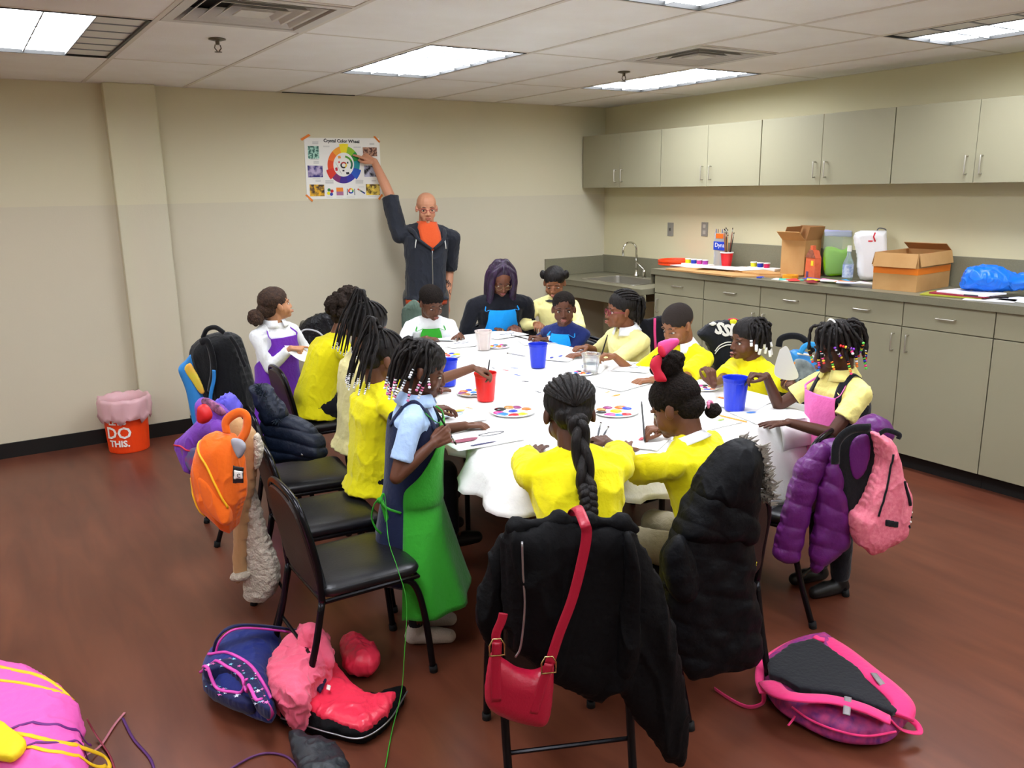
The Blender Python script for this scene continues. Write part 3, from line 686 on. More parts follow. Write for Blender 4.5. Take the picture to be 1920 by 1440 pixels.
# ---------------------------------------------------------------- pillow shapes cut on a plane that stands in the room
def plane_at(u, v, P, N):
    d = CF + (u-960)/F_PX*CR - (v-720)/F_PX*CU; return CAM + d*((P-CAM).dot(N)/d.dot(N))
def pillow(name, px, P, N, tf, tb, m, parent, w=.05, step=None, disp=None, smooth=3, vox=None, bend=None, curve=True, raw=None, solid_only=False):
    P, N = V(P), V(N).normalized()
    up = V((0, 0, 1)) if abs(N.z) < .9 else V((0, 1, 0)); X = up.cross(N).normalized(); Y = N.cross(X)
    pts = raw if raw else [plane_at(u, v, P, N) for u, v in px]
    c2 = [((p-P).dot(X), (p-P).dot(Y)) for p in pts]
    if curve:
        n = len(c2); out = []
        for i in range(n):
            a, b, c, d = [V((*c2[(i+k-1) % n], 0)) for k in range(4)]
            for q in range(4):
                t = q/4; out.append(.5*((2*b)+(c-a)*t+(2*a-5*b+4*c-d)*t*t+(3*b-3*c+d-a)*t**3))
        c2 = [(p.x, p.y) for p in out]
    xs, ys = [c[0] for c in c2], [c[1] for c in c2]; s = step or max(max(xs)-min(xs), max(ys)-min(ys))/60
    nx, ny = int((max(xs)-min(xs))/s)+2, int((max(ys)-min(ys))/s)+2; x0, y0 = min(xs)-s*.5, min(ys)-s*.5; n = len(c2)
    def inside(x, y):
        r = False; j = n-1
        for i in range(n):
            (xi, yi), (xj, yj) = c2[i], c2[j]
            if (yi > y) != (yj > y) and x < (xj-xi)*(y-yi)/(yj-yi)+xi: r = not r
            j = i
        return r
    def dist(x, y):
        b = 9e9; j = n-1
        for i in range(n):
            (xi, yi), (xj, yj) = c2[i], c2[j]; dx, dy = xj-xi, yj-yi; L = dx*dx+dy*dy
            t = 0 if L < 1e-12 else max(0, min(1, ((x-xi)*dx+(y-yi)*dy)/L)); q = (x-xi-t*dx)**2+(y-yi-t*dy)**2
            if q < b: b = q
            j = i
        return math.sqrt(b)
    idx = {}; top = []; bot = []
    for j in range(ny+1):
        for i in range(nx+1):
            x, y = x0+i*s, y0+j*s
            if inside(x, y):
                d = dist(x, y); f = math.sqrt(max(0, 1-(1-min(d/w, 1))**2)); b = bend(x, y) if bend else 0
                idx[i, j] = len(top); q = P+X*x+Y*y+N*b; top.append(q+N*(tf*f+.002)); bot.append(q-N*(tb*f+.002))
    F = []; E = {}
    for (i, j) in idx:
        if all(k in idx for k in ((i+1, j), (i+1, j+1), (i, j+1))):
            f = (idx[i, j], idx[i+1, j], idx[i+1, j+1], idx[i, j+1]); F.append(f)
            for a in range(4):
                e = (f[a], f[(a+1) % 4]); E[e] = 1
    nT = len(top); g = G(); fs = list(F)+[tuple(k+nT for k in reversed(f)) for f in F]
    for (a, b) in E:
        if (b, a) not in E: fs.append((b, a, a+nT, b+nT))
    g.add(top+bot, fs)
    return blob(name, g, m, parent, vox or max(.0045, s*.55), smooth=smooth, disp=disp)
def snap(p, N, on, off=.002):
    N = V(N).normalized(); best = None
    for o in (on if isinstance(on, (list, tuple)) else [on]):
        if o.name not in BV: BV[o.name] = bvh_of(o)
        h = BV[o.name].ray_cast(p+N*.4, -N, .8)
        if h[0] is not None and (best is None or (h[0]-p).dot(N) > (best-p).dot(N)): best = h[0]
    return (best+N*off) if best is not None else p
BV = {}
def strap(name, pts, w, th, m, parent, n=8, up=None, seg=8):
    return obj(name, G().tube(spline(pts, seg), 1, n, flat=(w, th), up=up), m, parent, smooth=True)
def px_strap(name, px, P, N, w, th, m, parent, **k):
    return strap(name, [plane_at(u, v, V(P), V(N)) for u, v in px], w, th, m, parent, up=V(N), **k)
def quilt(amp, step, axis=(0, 0, 1), seed=0, fold=.004):
    ax = V(axis)
    def f(p, n):
        s = p.dot(ax)+.02*nz(p, 5, seed); a = abs(math.sin(PI*s/step)); return amp*(a**.5-.6)+fold*nz(p, 22, seed)
    return f

# ---------------------------------------------------------------- table with paper cloth
TZ = .79
corn = [(-3.10, -1.62), (-2.25, -1.60), (-2.275, -4.33), (-3.985, -4.345)]
def rounded(c, r, n=8, fixed=0):
    out = []; L = len(c)
    for i in range(L):
        a, b, d = V((*c[i-1], 0)), V((*c[i], 0)), V((*c[(i+1) % L], 0)); u = (a-b).normalized(); w = (d-b).normalized(); rr_ = r[i]
        p0, p1 = b+u*rr_, b+w*rr_
        for k in range(n+1): t = k/n; q = p0*(1-t)**2+b*2*t*(1-t)+p1*t*t; out.append(q)
        e = d+(b-d).normalized()*r[(i+1) % L]; m = fixed or int((e-p1).length/.05)
        for k in range(1, m): out.append(p1.lerp(e, k/m))
    return out
m_cloth = mat('paper_cloth', 'f2f1ee', .65, spec=.3, bump=(26, .35)); m_tabl = mat('table_laminate', 'd8d5cd', .4); m_leg = mat('table_leg', '1c1b1a', .4, metal=.4)
t = thing('table', 'long folding table under the white cloth in the middle of the room', 'table', (-3.0, -3.0, 0))
obj('tabletop', G().prism([(p.x, p.y) for p in rounded([(-3.06, -1.66), (-2.29, -1.64), (-2.31, -4.29), (-3.94, -4.305)], [.08]*4)], TZ-.035, TZ-.006), m_tabl, t)
for x, y in [(-2.95, -1.85), (-2.45, -1.85), (-2.5, -2.95), (-3.35, -2.95), (-2.5, -4.05), (-3.0, -4.05), (-3.72, -4.05)]:
    obj('leg', G().tube([(x, y, 0), (x, y, TZ-.03)], .014, 10), m_leg, t, smooth=True)
obj('stretcher', G().tube([(-2.5, -4.05, .25), (-3.72, -4.05, .25)], .01, 8), m_leg, t)
edge = rounded(corn, [.12, .12, .06, .22]); cxy = V((-3.0, -3.1, 0)); g = G(); n = len(edge)
def hem(p):   # hem height: longer at the near right corner
    f = max(0, min(1, (p.x+3.6)/1.2))*max(0, min(1, (-p.y-2.2)/1.6)); return .115+.27*f+.03*nz(p, 2.3, 4)
acc = 0; rows = [[] for _ in range(9)]
for i, p in enumerate(edge):
    o = ((edge[(i+1) % n]-edge[i-1]).normalized()).cross(V((0, 0, 1)))
    if o.dot(p-cxy) < 0: o = -o
    hh = hem(p); acc = i*.05
    fl = nz((p.x*1, p.y*1, 0), 3.1, 2)+.5*nz(p, 8, 6)
    for k in range(9):
        f = k/8; off = (-.02, 0, .012, .018)[min(k, 3)]+max(0, k-2)*(.010+.020*fl)
        z = TZ - (0 if k == 0 else .003 if k == 1 else .003+(hh+.03*fl)*((k-1)/7)**1.1)
        q = p+o*off; rows[k].append(V((q.x, q.y, z+(.006*nz(q, 12, 9) if k > 1 else 0))))
for k in range(8):
    pass
inner = []
vs = [v for r in rows for v in r]; fs = [(k*n+i, k*n+(i+1) % n, (k+1)*n+(i+1) % n, (k+1)*n+i) for k in range(8) for i in range(n)]
# top as concentric rings toward the middle
rings = 26
base0 = len(vs)
prev = 0
for j in range(1, rings):
    f = j/rings
    for i in range(n):
        p = rows[0][i]; q = p.lerp(V((cxy.x+(p.x-cxy.x)*0, p.y*.35+cxy.y*.65, TZ)), f)
        q.z = TZ+.004*max(0, nz(q, 7, 1))+.003*nz(q, 19, 3)*.5; vs.append(q)
for j in range(0, rings-1):
    a = 0 if j == 0 else base0+(j-1)*n; b = base0+j*n
    fs += [(a+(i+1) % n, a+i, b+i, b+(i+1) % n) for i in range(n)]
vs.append(V((cxy.x, cxy.y, TZ))); C_ = len(vs)-1; b = base0+(rings-2)*n; fs += [(b+i, C_, b+(i+1) % n) for i in range(n)]
g.add(vs, fs); tag(obj('tablecloth', g, m_cloth, smooth=True, solid=.0015), 'crumpled white paper cloth hanging over the table edges', 'tablecloth')

# ---------------------------------------------------------------- chairs
m_cf = mat('chair_frame', '17161a', .25, metal=.6); m_vin = mat('chair_vinyl', '17171a', .36, spec=.5, bump=(90, .08)); m_cb = mat('chair_back_brown', '2c201c', .45, spec=.4, bump=(120, .1))
CH = []
def make_chair(label, loc, rz, group=None):
    if CH: o = dup(CH[0], loc, rz, label, group); CH.append(o); return o
    t = thing('chair', label, 'chair', loc, rz); M = wm(t); L = lambda p: M @ (V(p)*.9)
    sz = .455; r = .0125
    for s in (-1, 1):
        obj('back_leg', G().tube([L(p) for p in spline([(s*.20, -.33, 0), (s*.205, -.25, .25), (s*.205, -.205, sz)], 5)], r, 10), m_cf, t, smooth=True)
        obj('front_leg', G().tube([L(p) for p in spline([(s*.205, .25, 0), (s*.20, .225, .25), (s*.195, .19, .40), (s*.19, .13, sz-.01), (s*.19, .0, sz-.005)], 5)], r, 10), m_cf, t, smooth=True)
        for a_, b_ in (((s*.20, -.331, 0), (s*.2, -.325, .03)), ((s*.205, .251, 0), (s*.205, .248, .03))): obj('foot_cap', G().tube([L(a_), L(b_)], .016, 10), mat('rubber', '0c0c0c', .8), t, smooth=True)
    obj('back_frame', G().tube([L(p) for p in spline([(-.205, -.205, sz-.01), (-.215, -.215, .60), (-.205, -.245, .76), (-.15, -.262, .850), (0, -.268, .875), (.15, -.262, .850), (.205, -.245, .76), (.215, -.215, .60), (.205, -.205, sz-.01)], 6)], .012, 10), m_cf, t, smooth=True)
    out = [(-.195, .49), (-.205, .60), (-.195, .745), (-.14, .832), (0, .858), (.14, .832), (.195, .745), (.205, .60), (.195, .49), (0, .478)]
    def yb_(z): return -.202-.07*max(0, (z-.46)/.4)**1.2
    pl = spline([(x, 0, z) for x, z in out]+[(out[0][0], 0, out[0][1])], 4)[:-1]
    def ring(off, sc): return [L((p.x*sc, yb_(p.z)+off, .66+(p.z-.66)*sc)) for p in pl]
    g = G().loft([ring(-.012, .97), ring(-.005, 1)], cap=False).add(ring(-.012, .97), [tuple(range(len(pl)))]); o = obj('backrest_shell', g, m_cb, t, smooth=False); o['label'] = 'dark brown rear of the backrest'
    g = G().loft([ring(-.005, 1), ring(.012, .99), ring(.026, .93), ring(.03, .8)], cap=False).add(ring(.03, .8), [tuple(range(len(pl)))]); obj('backrest', g, m_vin, t, smooth=True)
    def sr(w, d, z, rr_=.07): return [L((p.x, p.y, z)) for p in rounded([(-w, -d), (-w*1.05, d), (w*1.05, d), (w, -d)], [rr_]*4, 5, 3)]
    g = G().loft([sr(.195, .20, sz), sr(.208, .213, sz+.012), sr(.212, .217, sz+.03), sr(.205, .21, sz+.045), sr(.17, .175, sz+.055), sr(.08, .08, sz+.057)]); obj('seat', g, m_vin, t, smooth=True, fix=True)
    obj('seat_rail', G().tube([L(p) for p in [(-.2, -.2, sz-.008), (-.2, .2, sz-.008), (.2, .2, sz-.008), (.2, -.2, sz-.008), (-.2, -.2, sz-.008)]], .009, 8), m_cf, t)
    obj('stretcher', G().tube([L((-.205, -.25, .22)), L((.205, -.25, .22))], .007, 8), m_cf, t)
    CH.append(t); return t
def face_rz(fx, fy): return math.atan2(-fx, fy)
def chair_at(u, v, z, face, label, push=0):
    p = at(u, v, z=z); f = V((face[0], face[1], 0)).normalized(); p = p+f*push
    return make_chair(label, (p.x, p.y, 0), face_rz(*face)), p, f
near_chair, pN, fN = chair_at(660, 1042, .46, (1, -.02), 'empty black chair with brown back, nearest the camera on the left')
mid_chair, pM, fM = chair_at(608, 952, .46, (1, -.1), 'empty black chair draped with the tan shearling coat and orange backpack')
far_chair, pF, fF = chair_at(575, 880, .46, (1, -.15), 'black chair on the left carrying the navy hooded puffer coat')

def card(name, px, P, N, th, m):
    N = V(N).normalized(); c2 = spline([plane_at(u, v, V(P), N) for u, v in px+[px[0]]], 5)[:-1]; n = len(c2)
    return obj(name, G().add(list(c2)+[p+N*th for p in c2], [tuple(range(n)), tuple(range(2*n-1, n-1, -1))]+[(i, (i+1) % n, n+(i+1) % n, n+i) for i in range(n)]), m)
# ---------------------------------------------------------------- the people
HZ = TZ+.022
def tp(u, v, z=None): return at(u, v, z=HZ if z is None else z)
SP = []      # pelvis spots of seated people that need a chair
IR, IL, AW, TO = V((.837, -.547, 0)), V((-.837, .547, 0)), V((.547, .837, 0)), V((-.547, -.837, 0))
def on_cap(d, s=1.0):   # direction -> point on the hair cap, head coordinates
    d = V(d).normalized(); r = V((.083*s, .098*s, .081*s)); t = 1/math.sqrt((d.x/r.x)**2+(d.y/r.y)**2+(d.z/r.z)**2)
    return V((0, -.013, .053))+d*t
def rows_to(q, m, target, n=11, span=(-150, 150), start_el=6, r=.0052, s=1.0, name='cornrow', lift=1.0):
    for i in range(n):
        a = R(span[0]+(span[1]-span[0])*i/(n-1)); e = R(start_el+26*max(0, math.cos(a)))
        d0 = V((math.sin(a)*math.cos(e), math.cos(a)*math.cos(e), math.sin(e))); d1 = V(target).normalized()
        pts = [q.HM @ on_cap(d0.slerp(d1, k/8) if d0.angle(d1) > .05 else d1, s*(1+.012*lift)) for k in range(9)]
        L = len(pts); obj(name, G().tube(spline(pts, 3), [r*(1+.18*(j % 2)) for j in range((L-1)*3+1)], 6), m, q.t, smooth=True)
def glasses(q, m, w=.058, z=.0):
    t = obj('glasses', G(), m, q.t) if 0 else None
    g = G()
    for s in (-1, 1):
        c = [q.onface(s*.033, z, .010)]; c = V((s*.033, max(q.onface(s*.033, z)[1], q.onface(0, z+.002)[1]-.012)+.010, z))
        pts = [q.HM @ (c+V((math.cos(a)*.024, -abs(math.cos(a))*.002, math.sin(a)*.016))) for a in [2*PI*k/14 for k in range(15)]]
        g.tube(pts, .0019*q.k, 6, cap=False)
        g.tube([q.HM @ (c+V((s*.024, -.002, .003))), q.HM @ V((s*.080, .03, z+.006)), q.HM @ V((s*.082, -.005, z+.004))], .0019*q.k, 6)
        if s == 1: g.tube([q.HM @ (c+V((-.024, 0, .003))), q.HM @ (V((-c.x, c.y, c.z))+V((.024, 0, .003)))], .0019*q.k, 6)
    return obj('glasses', g, m, q.t, smooth=True)

# --- man at the poster
MB = at(800, 378, y=-.42)
hp_ = at(682, 292, y=-.035); wr = at(702, 303, y=-.085)
q = person('tall bald man in a charcoal hoodie and red glasses pointing at the poster', None, (-.42, -1), h=1.80, ahs=.138, sit=False, lean=-1, side=-3, twist=0,
           look=(-.38, -1, -.12), skinc='c98f6f', lip='a8604e', adult=True, base=(MB.x-.03, MB.y+.02), shirt='charcoal_hoodie', sleeve=.95, ease=.016, pants='grey_trousers', kfat=1.0, hem=-.06, wrinkle=.008,
           R_=dict(w=wr, d=(hp_-wr), n=(0, -.6, .8), pose='point', hint=(.3, -.5, -.6)), L_=dict(w=at(838, 562, y=-.42), d=(-.02, -.1, -1), n=(1, -.2, 0), pose='relax', hint=(.3, .6, 0)), seed=1)
man = q
HM = q.HM
glasses(q, mat('glasses_red', 'a3323a', .3))
blob('hair', G().ell((0, -.03, .03), (.0745, .083, .066), HM), mat('hair_shaved', '9a6f56', .7), q.t, .006, smooth=1)
obj('beard', G().ell((0, .045, -.078), (.034, .034, .026), HM), mat('stubble', 'b07a5c', .8), q.t, smooth=True)
# orange polo: collar, front opening, hem
collar(q, MATS['orange_polo'], r=.031, hgt=.020, open_=.22)
def fpt(q, t, a, off=.012): return around(q, t, a, off)
g = G(); rows = []
for t_, w_ in ((1.10, 1.0), (1.0, .8), (.95, .5), (.84, .34), (.76, .2), (.68, .04)):
    rows.append([around(q, t_, -.15+w_*(k/6*2-1), .016) for k in range(7)])
g.grid(lambda u, v: rows[int(round(v*5))][int(round(u*6))], 6, 5); obj('polo_shirt', g, MATS['orange_polo'], q.t, smooth=True, solid=.004)
m_white = mat('white_cord', 'e8e6e0', .6)
zp = [around(q, t_, -.15-.02*math.sin(t_*6), .019) for t_ in (.68, .5, .3, .1, -.03)]
obj('zipper', G().tube(spline(zp, 5), .004, 6), mat('zip_metal', 'b8b8b8', .3, metal=1), q.t, smooth=True)
for a, b in ((.33, 1), (-.62, 1)): obj('drawstring', G().tube([around(q, .86, a, .022), around(q, .78, a*1.12, .024), around(q, .71, a*1.22, .024)], .0045, 6), m_white, q.t, smooth=True)
for s in (-1, 1):
    pts = [around(q, .70, -.15+s*.03, .018), around(q, .84, -.15+s*.42, .022), around(q, .93, -.15+s*.7, .022), around(q, .975, s*1.3, .022), around(q, .985, s*2.2, .028), around(q, .985, PI*s*.96, .03)]
    obj('hood_edge', G().tube(spline(pts, 6), [.010+.0006*i for i in range(31)], 8), MATS['charcoal_hoodie'], q.t, smooth=True)
c, X, Y, D = q.spine(-.07); obj('polo_hem', G().loft([hring(c+D*.01, X, Y, .178, .150), hring(c-D*.035, X, Y, .176, .148)], cap=False), MATS['orange_polo'], q.t, smooth=True, solid=.004)
S, E_, W, d_ = q.arm['L']
g = G(); rnd = random.Random(4)
ax = (W-E_).normalized(); 
for i in range(7):
    a0 = rnd.uniform(-.9, .9); f0 = rnd.uniform(.35, .85); pts = []
    for k in range(5):
        f = f0+.05*k-.1; a = a0+.28*math.sin(k*1.3+i); c = E_.lerp(W, f); o = TO*math.cos(a)+IR*math.sin(a); hit = q.bv.ray_cast(c+o*.12, -o, .12)
        pts.append((hit[0] if hit[0] else c+o*.04)+o*.0006)
    g.tube(spline(pts, 3), [.001, .003, .004, .004, .004, .004, .004, .004, .004, .003, .003, .002, .001], 5)
obj('tattoo', g, mat('tattoo_ink', '3a332f', .6), q.t)

# --- woman
q = person('woman with long dark purple hair, black blazer and blue apron, writing', (940, 526), (-.42, -1), h=1.60, ahs=.133, lean=16, look=(-.36, -1, -.62), skinc='6e4431', lip='8a4a48', adult=True,
           shirt='black_jacket', sleeve=1.97, ease=.014, R_=dict(w=tp(922, 612), d=(.4, -1, -.15), pose='pen', hint=(-.5, .3, -1.2)), L_=dict(w=tp(962, 612), d=(-.35, -1, -.1), pose='relax', hint=(.5, .3, -1.2)), eyes=.5, seed=2)
woman = q; SP.append((q, 'black chair behind the woman in the blue apron'))
apron(q, 'apron_blue', top=.93, bot=-.02, wtop=.5, wbot=1.3)
glasses(q, mat('glasses_gold', '8a7350', .3, metal=.8), z=-.004)
m_pur = mat('hair_purple', '1c1020', .32, spec=.5, noise=(50, .4, '32183c', (1, 1, .08)), bump=(120, .7, (1, 1, .1)))
def long_hair(g, HM):
    for s in (-1, 1):
        L = [V((s*.026, .02, .128)), V((s*.074, .035, .085)), V((s*.088, .040, .02)), V((s*.086, .05, -.06)), V((s*.088, .055, -.14)), V((s*.085, .065, -.20))]
        W = [HM @ p for p in L]
        for i in range(2, len(W)): pass
        g.caps(spline(W, 4), [.02+.008*min(1, k/8) for k in range(21)], n=10)
        L = [V((s*.03, -.05, .12)), V((s*.082, -.03, .05)), V((s*.088, -.025, -.04)), V((s*.086, -.01, -.13)), V((s*.08, .0, -.19))]
        g.caps(spline([HM @ p for p in L], 4), .036, n=10)
    L = [V((0, -.07, .09)), V((0, -.10, .02)), V((0, -.10, -.06)), V((0, -.095, -.15))]
    g.caps(spline([HM @ p for p in L], 4), .05, n=10)
    for s in (-1, 1): g.caps(spline([HM @ V((s*.045, -.08, .05)), HM @ V((s*.05, -.09, -.05)), HM @ V((s*.045, -.085, -.15))], 4), .045, n=10)
cap_hair(q, m_pur, c=(0, -.022, .06), r=(.085, .092, .080), amp=.001, extra=long_hair)
WP = q.grip['R']; pencil('wooden pencil upright in the hand of the woman in blue', WP+V((0, -.02, -.03)), WP+V((.02, .05, .13)), mat('pencil_tan', 'c9a86c', .5))

# --- girl in purple apron
q = person('girl in a purple apron standing at the left end, looking up at the man', (518, 575), (.30, -.95), h=1.24, sit=False, lean=2, look=(1, .12, .22), skinc='c08a66', lip='a8604e',
           shirt='white_shirt', sleeve=1.9, pants='dark_trousers', seed=3, voxel=.0036,
           R_=dict(rel=(.19, .02, .86), d=tuple(IR*.9+V((0, 0, -.05))), n=(0, -.3, 1), pose='point', hint=(-.5, .3, -1)), L_=dict(rel=(.20, -.17, .74), d=(.3, -.9, -.2), n=(0, 0, 1), pose='relax', hint=(.5, .5, -1)))
purple = q
apron(q, 'apron_purple', top=.86, bot=.10, wtop=.6, wbot=2.3, skirt=(.30, .60))
collar(q, MATS['white_shirt'], r=.036)
m_bc = mat('hair_brown_curls', '2a1b14', .8, noise=(60, .4, '4a3222'), bump=(130, 1))
cap_hair(q, m_bc, amp=.004, s=45, extra=lambda g, HM: g.ell((0, -.09, .0), (.05, .04, .05), HM))
rnd = random.Random(5); g = G(); 
for i in range(70):
    d = V((rnd.gauss(0, 1), rnd.gauss(0, 1), rnd.gauss(0, 1))).normalized(); g.ell(V((.01, -.155, -.025))+V((d.x*.034, d.y*.034, d.z*.042)), rnd.uniform(.012, .02), q.HM, nu=8, nv=6)
blob('ponytail', g, m_bc, q.t, .0045, smooth=0, disp=lambda p, n: .003*nz(p, 70))
for k, pts in enumerate([[around(q, .2, -1.9, .02), around(q, .16, -1.5, .03), around(q, .08, -1.2, .03), around(q, -.02, -1.0, .04)], [around(q, .2, -1.9, .02), around(q, .1, -1.7, .05), around(q, -.1, -1.6, .04)]]):
    obj('apron_tie', G().tube(spline(pts, 6), 1, 6, flat=(.005, .0015)), MATS['apron_purple'], q.t, smooth=True)
gp = q.grip['R']
tag(card('paper', [(533, 648), (556, 650), (582, 666), (570, 678), (545, 664)], gp+V((.0, -.02, -.01)), (-.3, -.65, .8), .001, mat('white_paper', 'f2f2f2', .7)), 'white paper held by the girl in the purple apron', 'paper')

# --- left row
def seated(label, pix, face, chair, **k):
    q = person(label, pix, face, **k); SP.append((q, chair)); return q
q = seated('child with a dark afro in a yellow shirt hunched over the left table edge', (655, 597), (1, -.05), 'chair under the child with the afro', h=1.38, lean=27, look=(1, -.15, -.45), skinc='6b4632', shirt='yellow', ease=.022, ease_up=.006, wrinkle=.0085, seed=4,
           R_=dict(rel=(.44, .12, HZ), d=(1, .1, 0), pose='flat', hint=(-.2, -.8, -.6)), L_=dict(rel=(.42, -.12, HZ), d=(1, -.2, 0), pose='relax'))
rnd = random.Random(8)
def afro(g, HM):
    for i in range(120):
        d = V((rnd.gauss(0, 1), rnd.gauss(0, 1), rnd.gauss(0, 1))).normalized()
        if d.y > .55 or d.z < -.45: continue
        g.ell(V((0, -.02, .05))+V((d.x*.104, d.y*.112, d.z*.106)), rnd.uniform(.018, .032), HM, nu=8, nv=6)
cap_hair(q, mat('hair_afro', '221b18', .95, spec=.1, bump=(140, 1), noise=(90, .4, '3f352f')), c=(0, -.02, .055), r=(.09, .10, .09), amp=.006, s=60, extra=afro)
q = seated('girl with a high ponytail of long braids in a cream shirt, seated on the left', (690, 618), (1, -.1), None, h=1.38, lean=6, look=(1, .1, -.35), skinc='6b4632', shirt='cream_shirt', sleeve=1.2, ease=.024, ease_up=.006, wrinkle=.0085, seed=6,
           R_=dict(w=tp(800, 735), d=(1, .1, 0), pose='flat', hint=(-.2, -.8, -.6)), L_=dict(w=tp(800, 690), d=(1, -.2, 0), pose='relax'))
cream = q
def pony(q, top=(0, -.35, .95), n=20, fall=.30, sidew=.05, beads=None, seed=0, back=.09, knot=(0, -.055, .150)):
    cap_hair(q, m_black_hair, amp=.001); rows_to(q, m_black_hair, top, n=13)
    rnd = random.Random(seed); K = V(knot)
    obj('hair_tie', G().ell(K-V((0, 0, .012)), (.022, .022, .012), q.HM), m_black_hair, q.t, smooth=True)
    roots = []
    for i in range(n):
        a = -1+2*i/(n-1); x = a*sidew*1.5; b = back*(1-.35*abs(a))+rnd.uniform(-.015, .015)
        roots.append([K, K+V((x*.5, -.03-rnd.uniform(0, .02), .022)), V((x*1.2, -b-.02, .085+rnd.uniform(-.01, .01))), V((x*1.5, -b-.03, .01)), V((x*1.6, -b-.03+rnd.uniform(-.01, .01), -fall*(.45+.3*rnd.random())))])
    braid_strands(q, m_black_hair, roots, r=.0052*q.k, beads=beads, seed=seed)
wb = [mat('bead_white', 'eef0f4', .25), mat('bead_clear', 'b9bcc4', .15)]
pony(q, n=16, fall=.20, beads=([MATS['bead_white']] , 2, .0045, 'round'), seed=3)
q = seated('girl with braids swept back in a yellow shirt reaching a brush into the red cup', (718, 676), (1, -.1), None, h=1.30, lean=6, look=(1, -.1, -.3), skinc='6b4632', shirt='yellow', ease=.022, ease_up=.004, sleeve=.9, wrinkle=.0085, seed=7,
           R_=dict(w=tp(872, 798), d=(1, -.5, 0), pose='relax', hint=(-.2, -.9, -.7)), L_=dict(w=at(886, 690, z=.965), d=(1, -.35, -.25), pose='pen', hint=(0, -.2, -1)))
reach = q
pony(q, n=16, fall=.20, beads=([MATS['bead_white']], 4, .0045, 'round'), seed=5)
GR = q.grip['L']; 

# --- girl in green apron, standing
gb = at(792, 1192, z=0)
q = person('girl in a green apron over a navy dress standing beside the left chairs', None, (.85, -.52), h=1.25, sit=False, lean=5, look=(.9, -.42, -.30), skinc='5c3726', lip='7a4038', base=(gb.x-.01, gb.y+.02), shirt='light_blue', sleeve=.70, ease=.012, pants=None, shoe='clear_shoe',
           R_=dict(w=at(812, 832, z=.86), d=(.75, -.1, .35), n=(.1, -.9, .5), pose='pen', hint=(-.5, -.1, -1)), L_=dict(w=at(812, 765, z=.86), d=(1, -.1, -.1), pose='relax', hint=(-.1, .5, -1)), eyes=.6, seed=8)
green = q
g = G(); pr = [(-.72, .150, .135), (-.5, .135, .12), (-.3, .122, .105), (-.12, .108, .092), (0, .100, .082), (.2, .094, .074), (.45, .093, .073), (.7, .100, .074), (.84, .090, .070)]
rg = []
for k, (a, b, c) in enumerate(pr):
    P_, X, Y, D = q.spine(max(a, -.13)); 
    if a < -.13: P_ = V((P_.x, P_.y, P_.z-(-.13-a)*.36*q.h))
    ring = hring(P_, X, Y, b*q.h+.012, c*q.h+.012, n=32, e=.9)
    if a < 0: ring = [p+(p-P_).normalized()*(.010*math.sin(i*1.2)*min(1, -a*2.5)) for i, p in enumerate(ring)]
    rg.append(ring)
dr = obj('dress', G().loft(rg, cap=False), MATS['navy_dress'], q.t, smooth=True, solid=.004, sub=1)
over_shoulder(q, MATS['navy_dress'], 'dress_strap', .016)
q.ease = .018; apron(q, 'apron_green', top=.88, bot=-.05, wtop=.5, wbot=1.75, skirt=(.20, .8), off=.018)
collar(q, MATS['light_blue'], r=.038, open_=.2); o = collar(q, mat('pink_trim', 'c2205e', .6), r=.0365, hgt=.012, name='pink_collar_trim'); o['label'] = 'pink inner trim of the collar'
kp = around(q, .05, 2.45, .035); obj('bow_knot', G().ell(kp, (.012, .012, .012)), MATS['apron_green'], q.t, smooth=True)
def tie(pts, w=.0055): return obj('apron_tie', G().tube(spline(pts, 7), 1, 8, flat=(w, .0012), up=TO), MATS['apron_green_s'], q.t, smooth=True)
tie([around(q, -.05, 1.72, .03), around(q, .0, 2.1, .034), kp]); tie([kp, kp+V((-.03, -.02, .0)), kp+V((-.045, -.02, -.05)), kp+V((-.03, -.02, -.10)), kp+V((-.005, -.01, -.13))])
tie([kp, kp+V((.015, -.02, -.05)), kp+V((.02, -.02, -.11)), kp+V((.005, -.01, -.02)), kp])
FL = [(722, 930, .64), (728, 1010, .57), (745, 1065, .52), (762, 1130, .42), (758, 1230, .24), (752, 1300, .11), (735, 1370, .012), (722, 1440, .008)]
tie([kp]+[at(u, v, z=z) for u, v, z in FL], .006)
tie([kp+V((.01, 0, 0)), kp+V((.03, -.03, -.12)), kp+V((.06, -.03, -.25)), kp+V((.10, -.02, -.38)), kp+V((.11, -.01, -.50))])
for hp, kn, an, toe in q.legs: obj('sock', G().tube([an+V((0, 0, .06)), an-V((0, 0, .03))], [.030, .028], 14), mat('sock_black', '101014', .9), q.t, smooth=True)
mb = [MATS['bead_white'], MATS['bead_white'], mat('bead_pink', 'e77aa6', .25), mat('bead_clear', 'x')]
cap_hair(q, m_black_hair, amp=.004, s=50)
def side_braids(q, spec, beads, r=.0065, seed=0, drop=.10, out=1.1, jitter=.012):
    """spec: list of (azimuth deg from the front, + = right; start elevation; drop length)"""
    rnd = random.Random(seed); roots = []
    for az, el, dl in spec:
        a, e = R(az), R(el); d = V((math.sin(a)*math.cos(e), math.cos(a)*math.cos(e), math.sin(e))); p0 = on_cap(d, 1.0)
        p1 = on_cap(V((math.sin(a)*math.cos(e*.6), math.cos(a)*math.cos(e*.6), math.sin(e*.6))), 1.10); z0 = .055
        h_ = V((math.sin(a)*.083*out, math.cos(a)*.098*out-.013, .03)); j = lambda: rnd.uniform(-jitter, jitter)
        roots.append([p0, p1+V((j(), j(), .006)), h_+V((j(), j(), 0)), h_+V((j(), j(), -dl))])
    braid_strands(q, m_black_hair, roots, r=r*q.k, beads=beads, seed=seed)
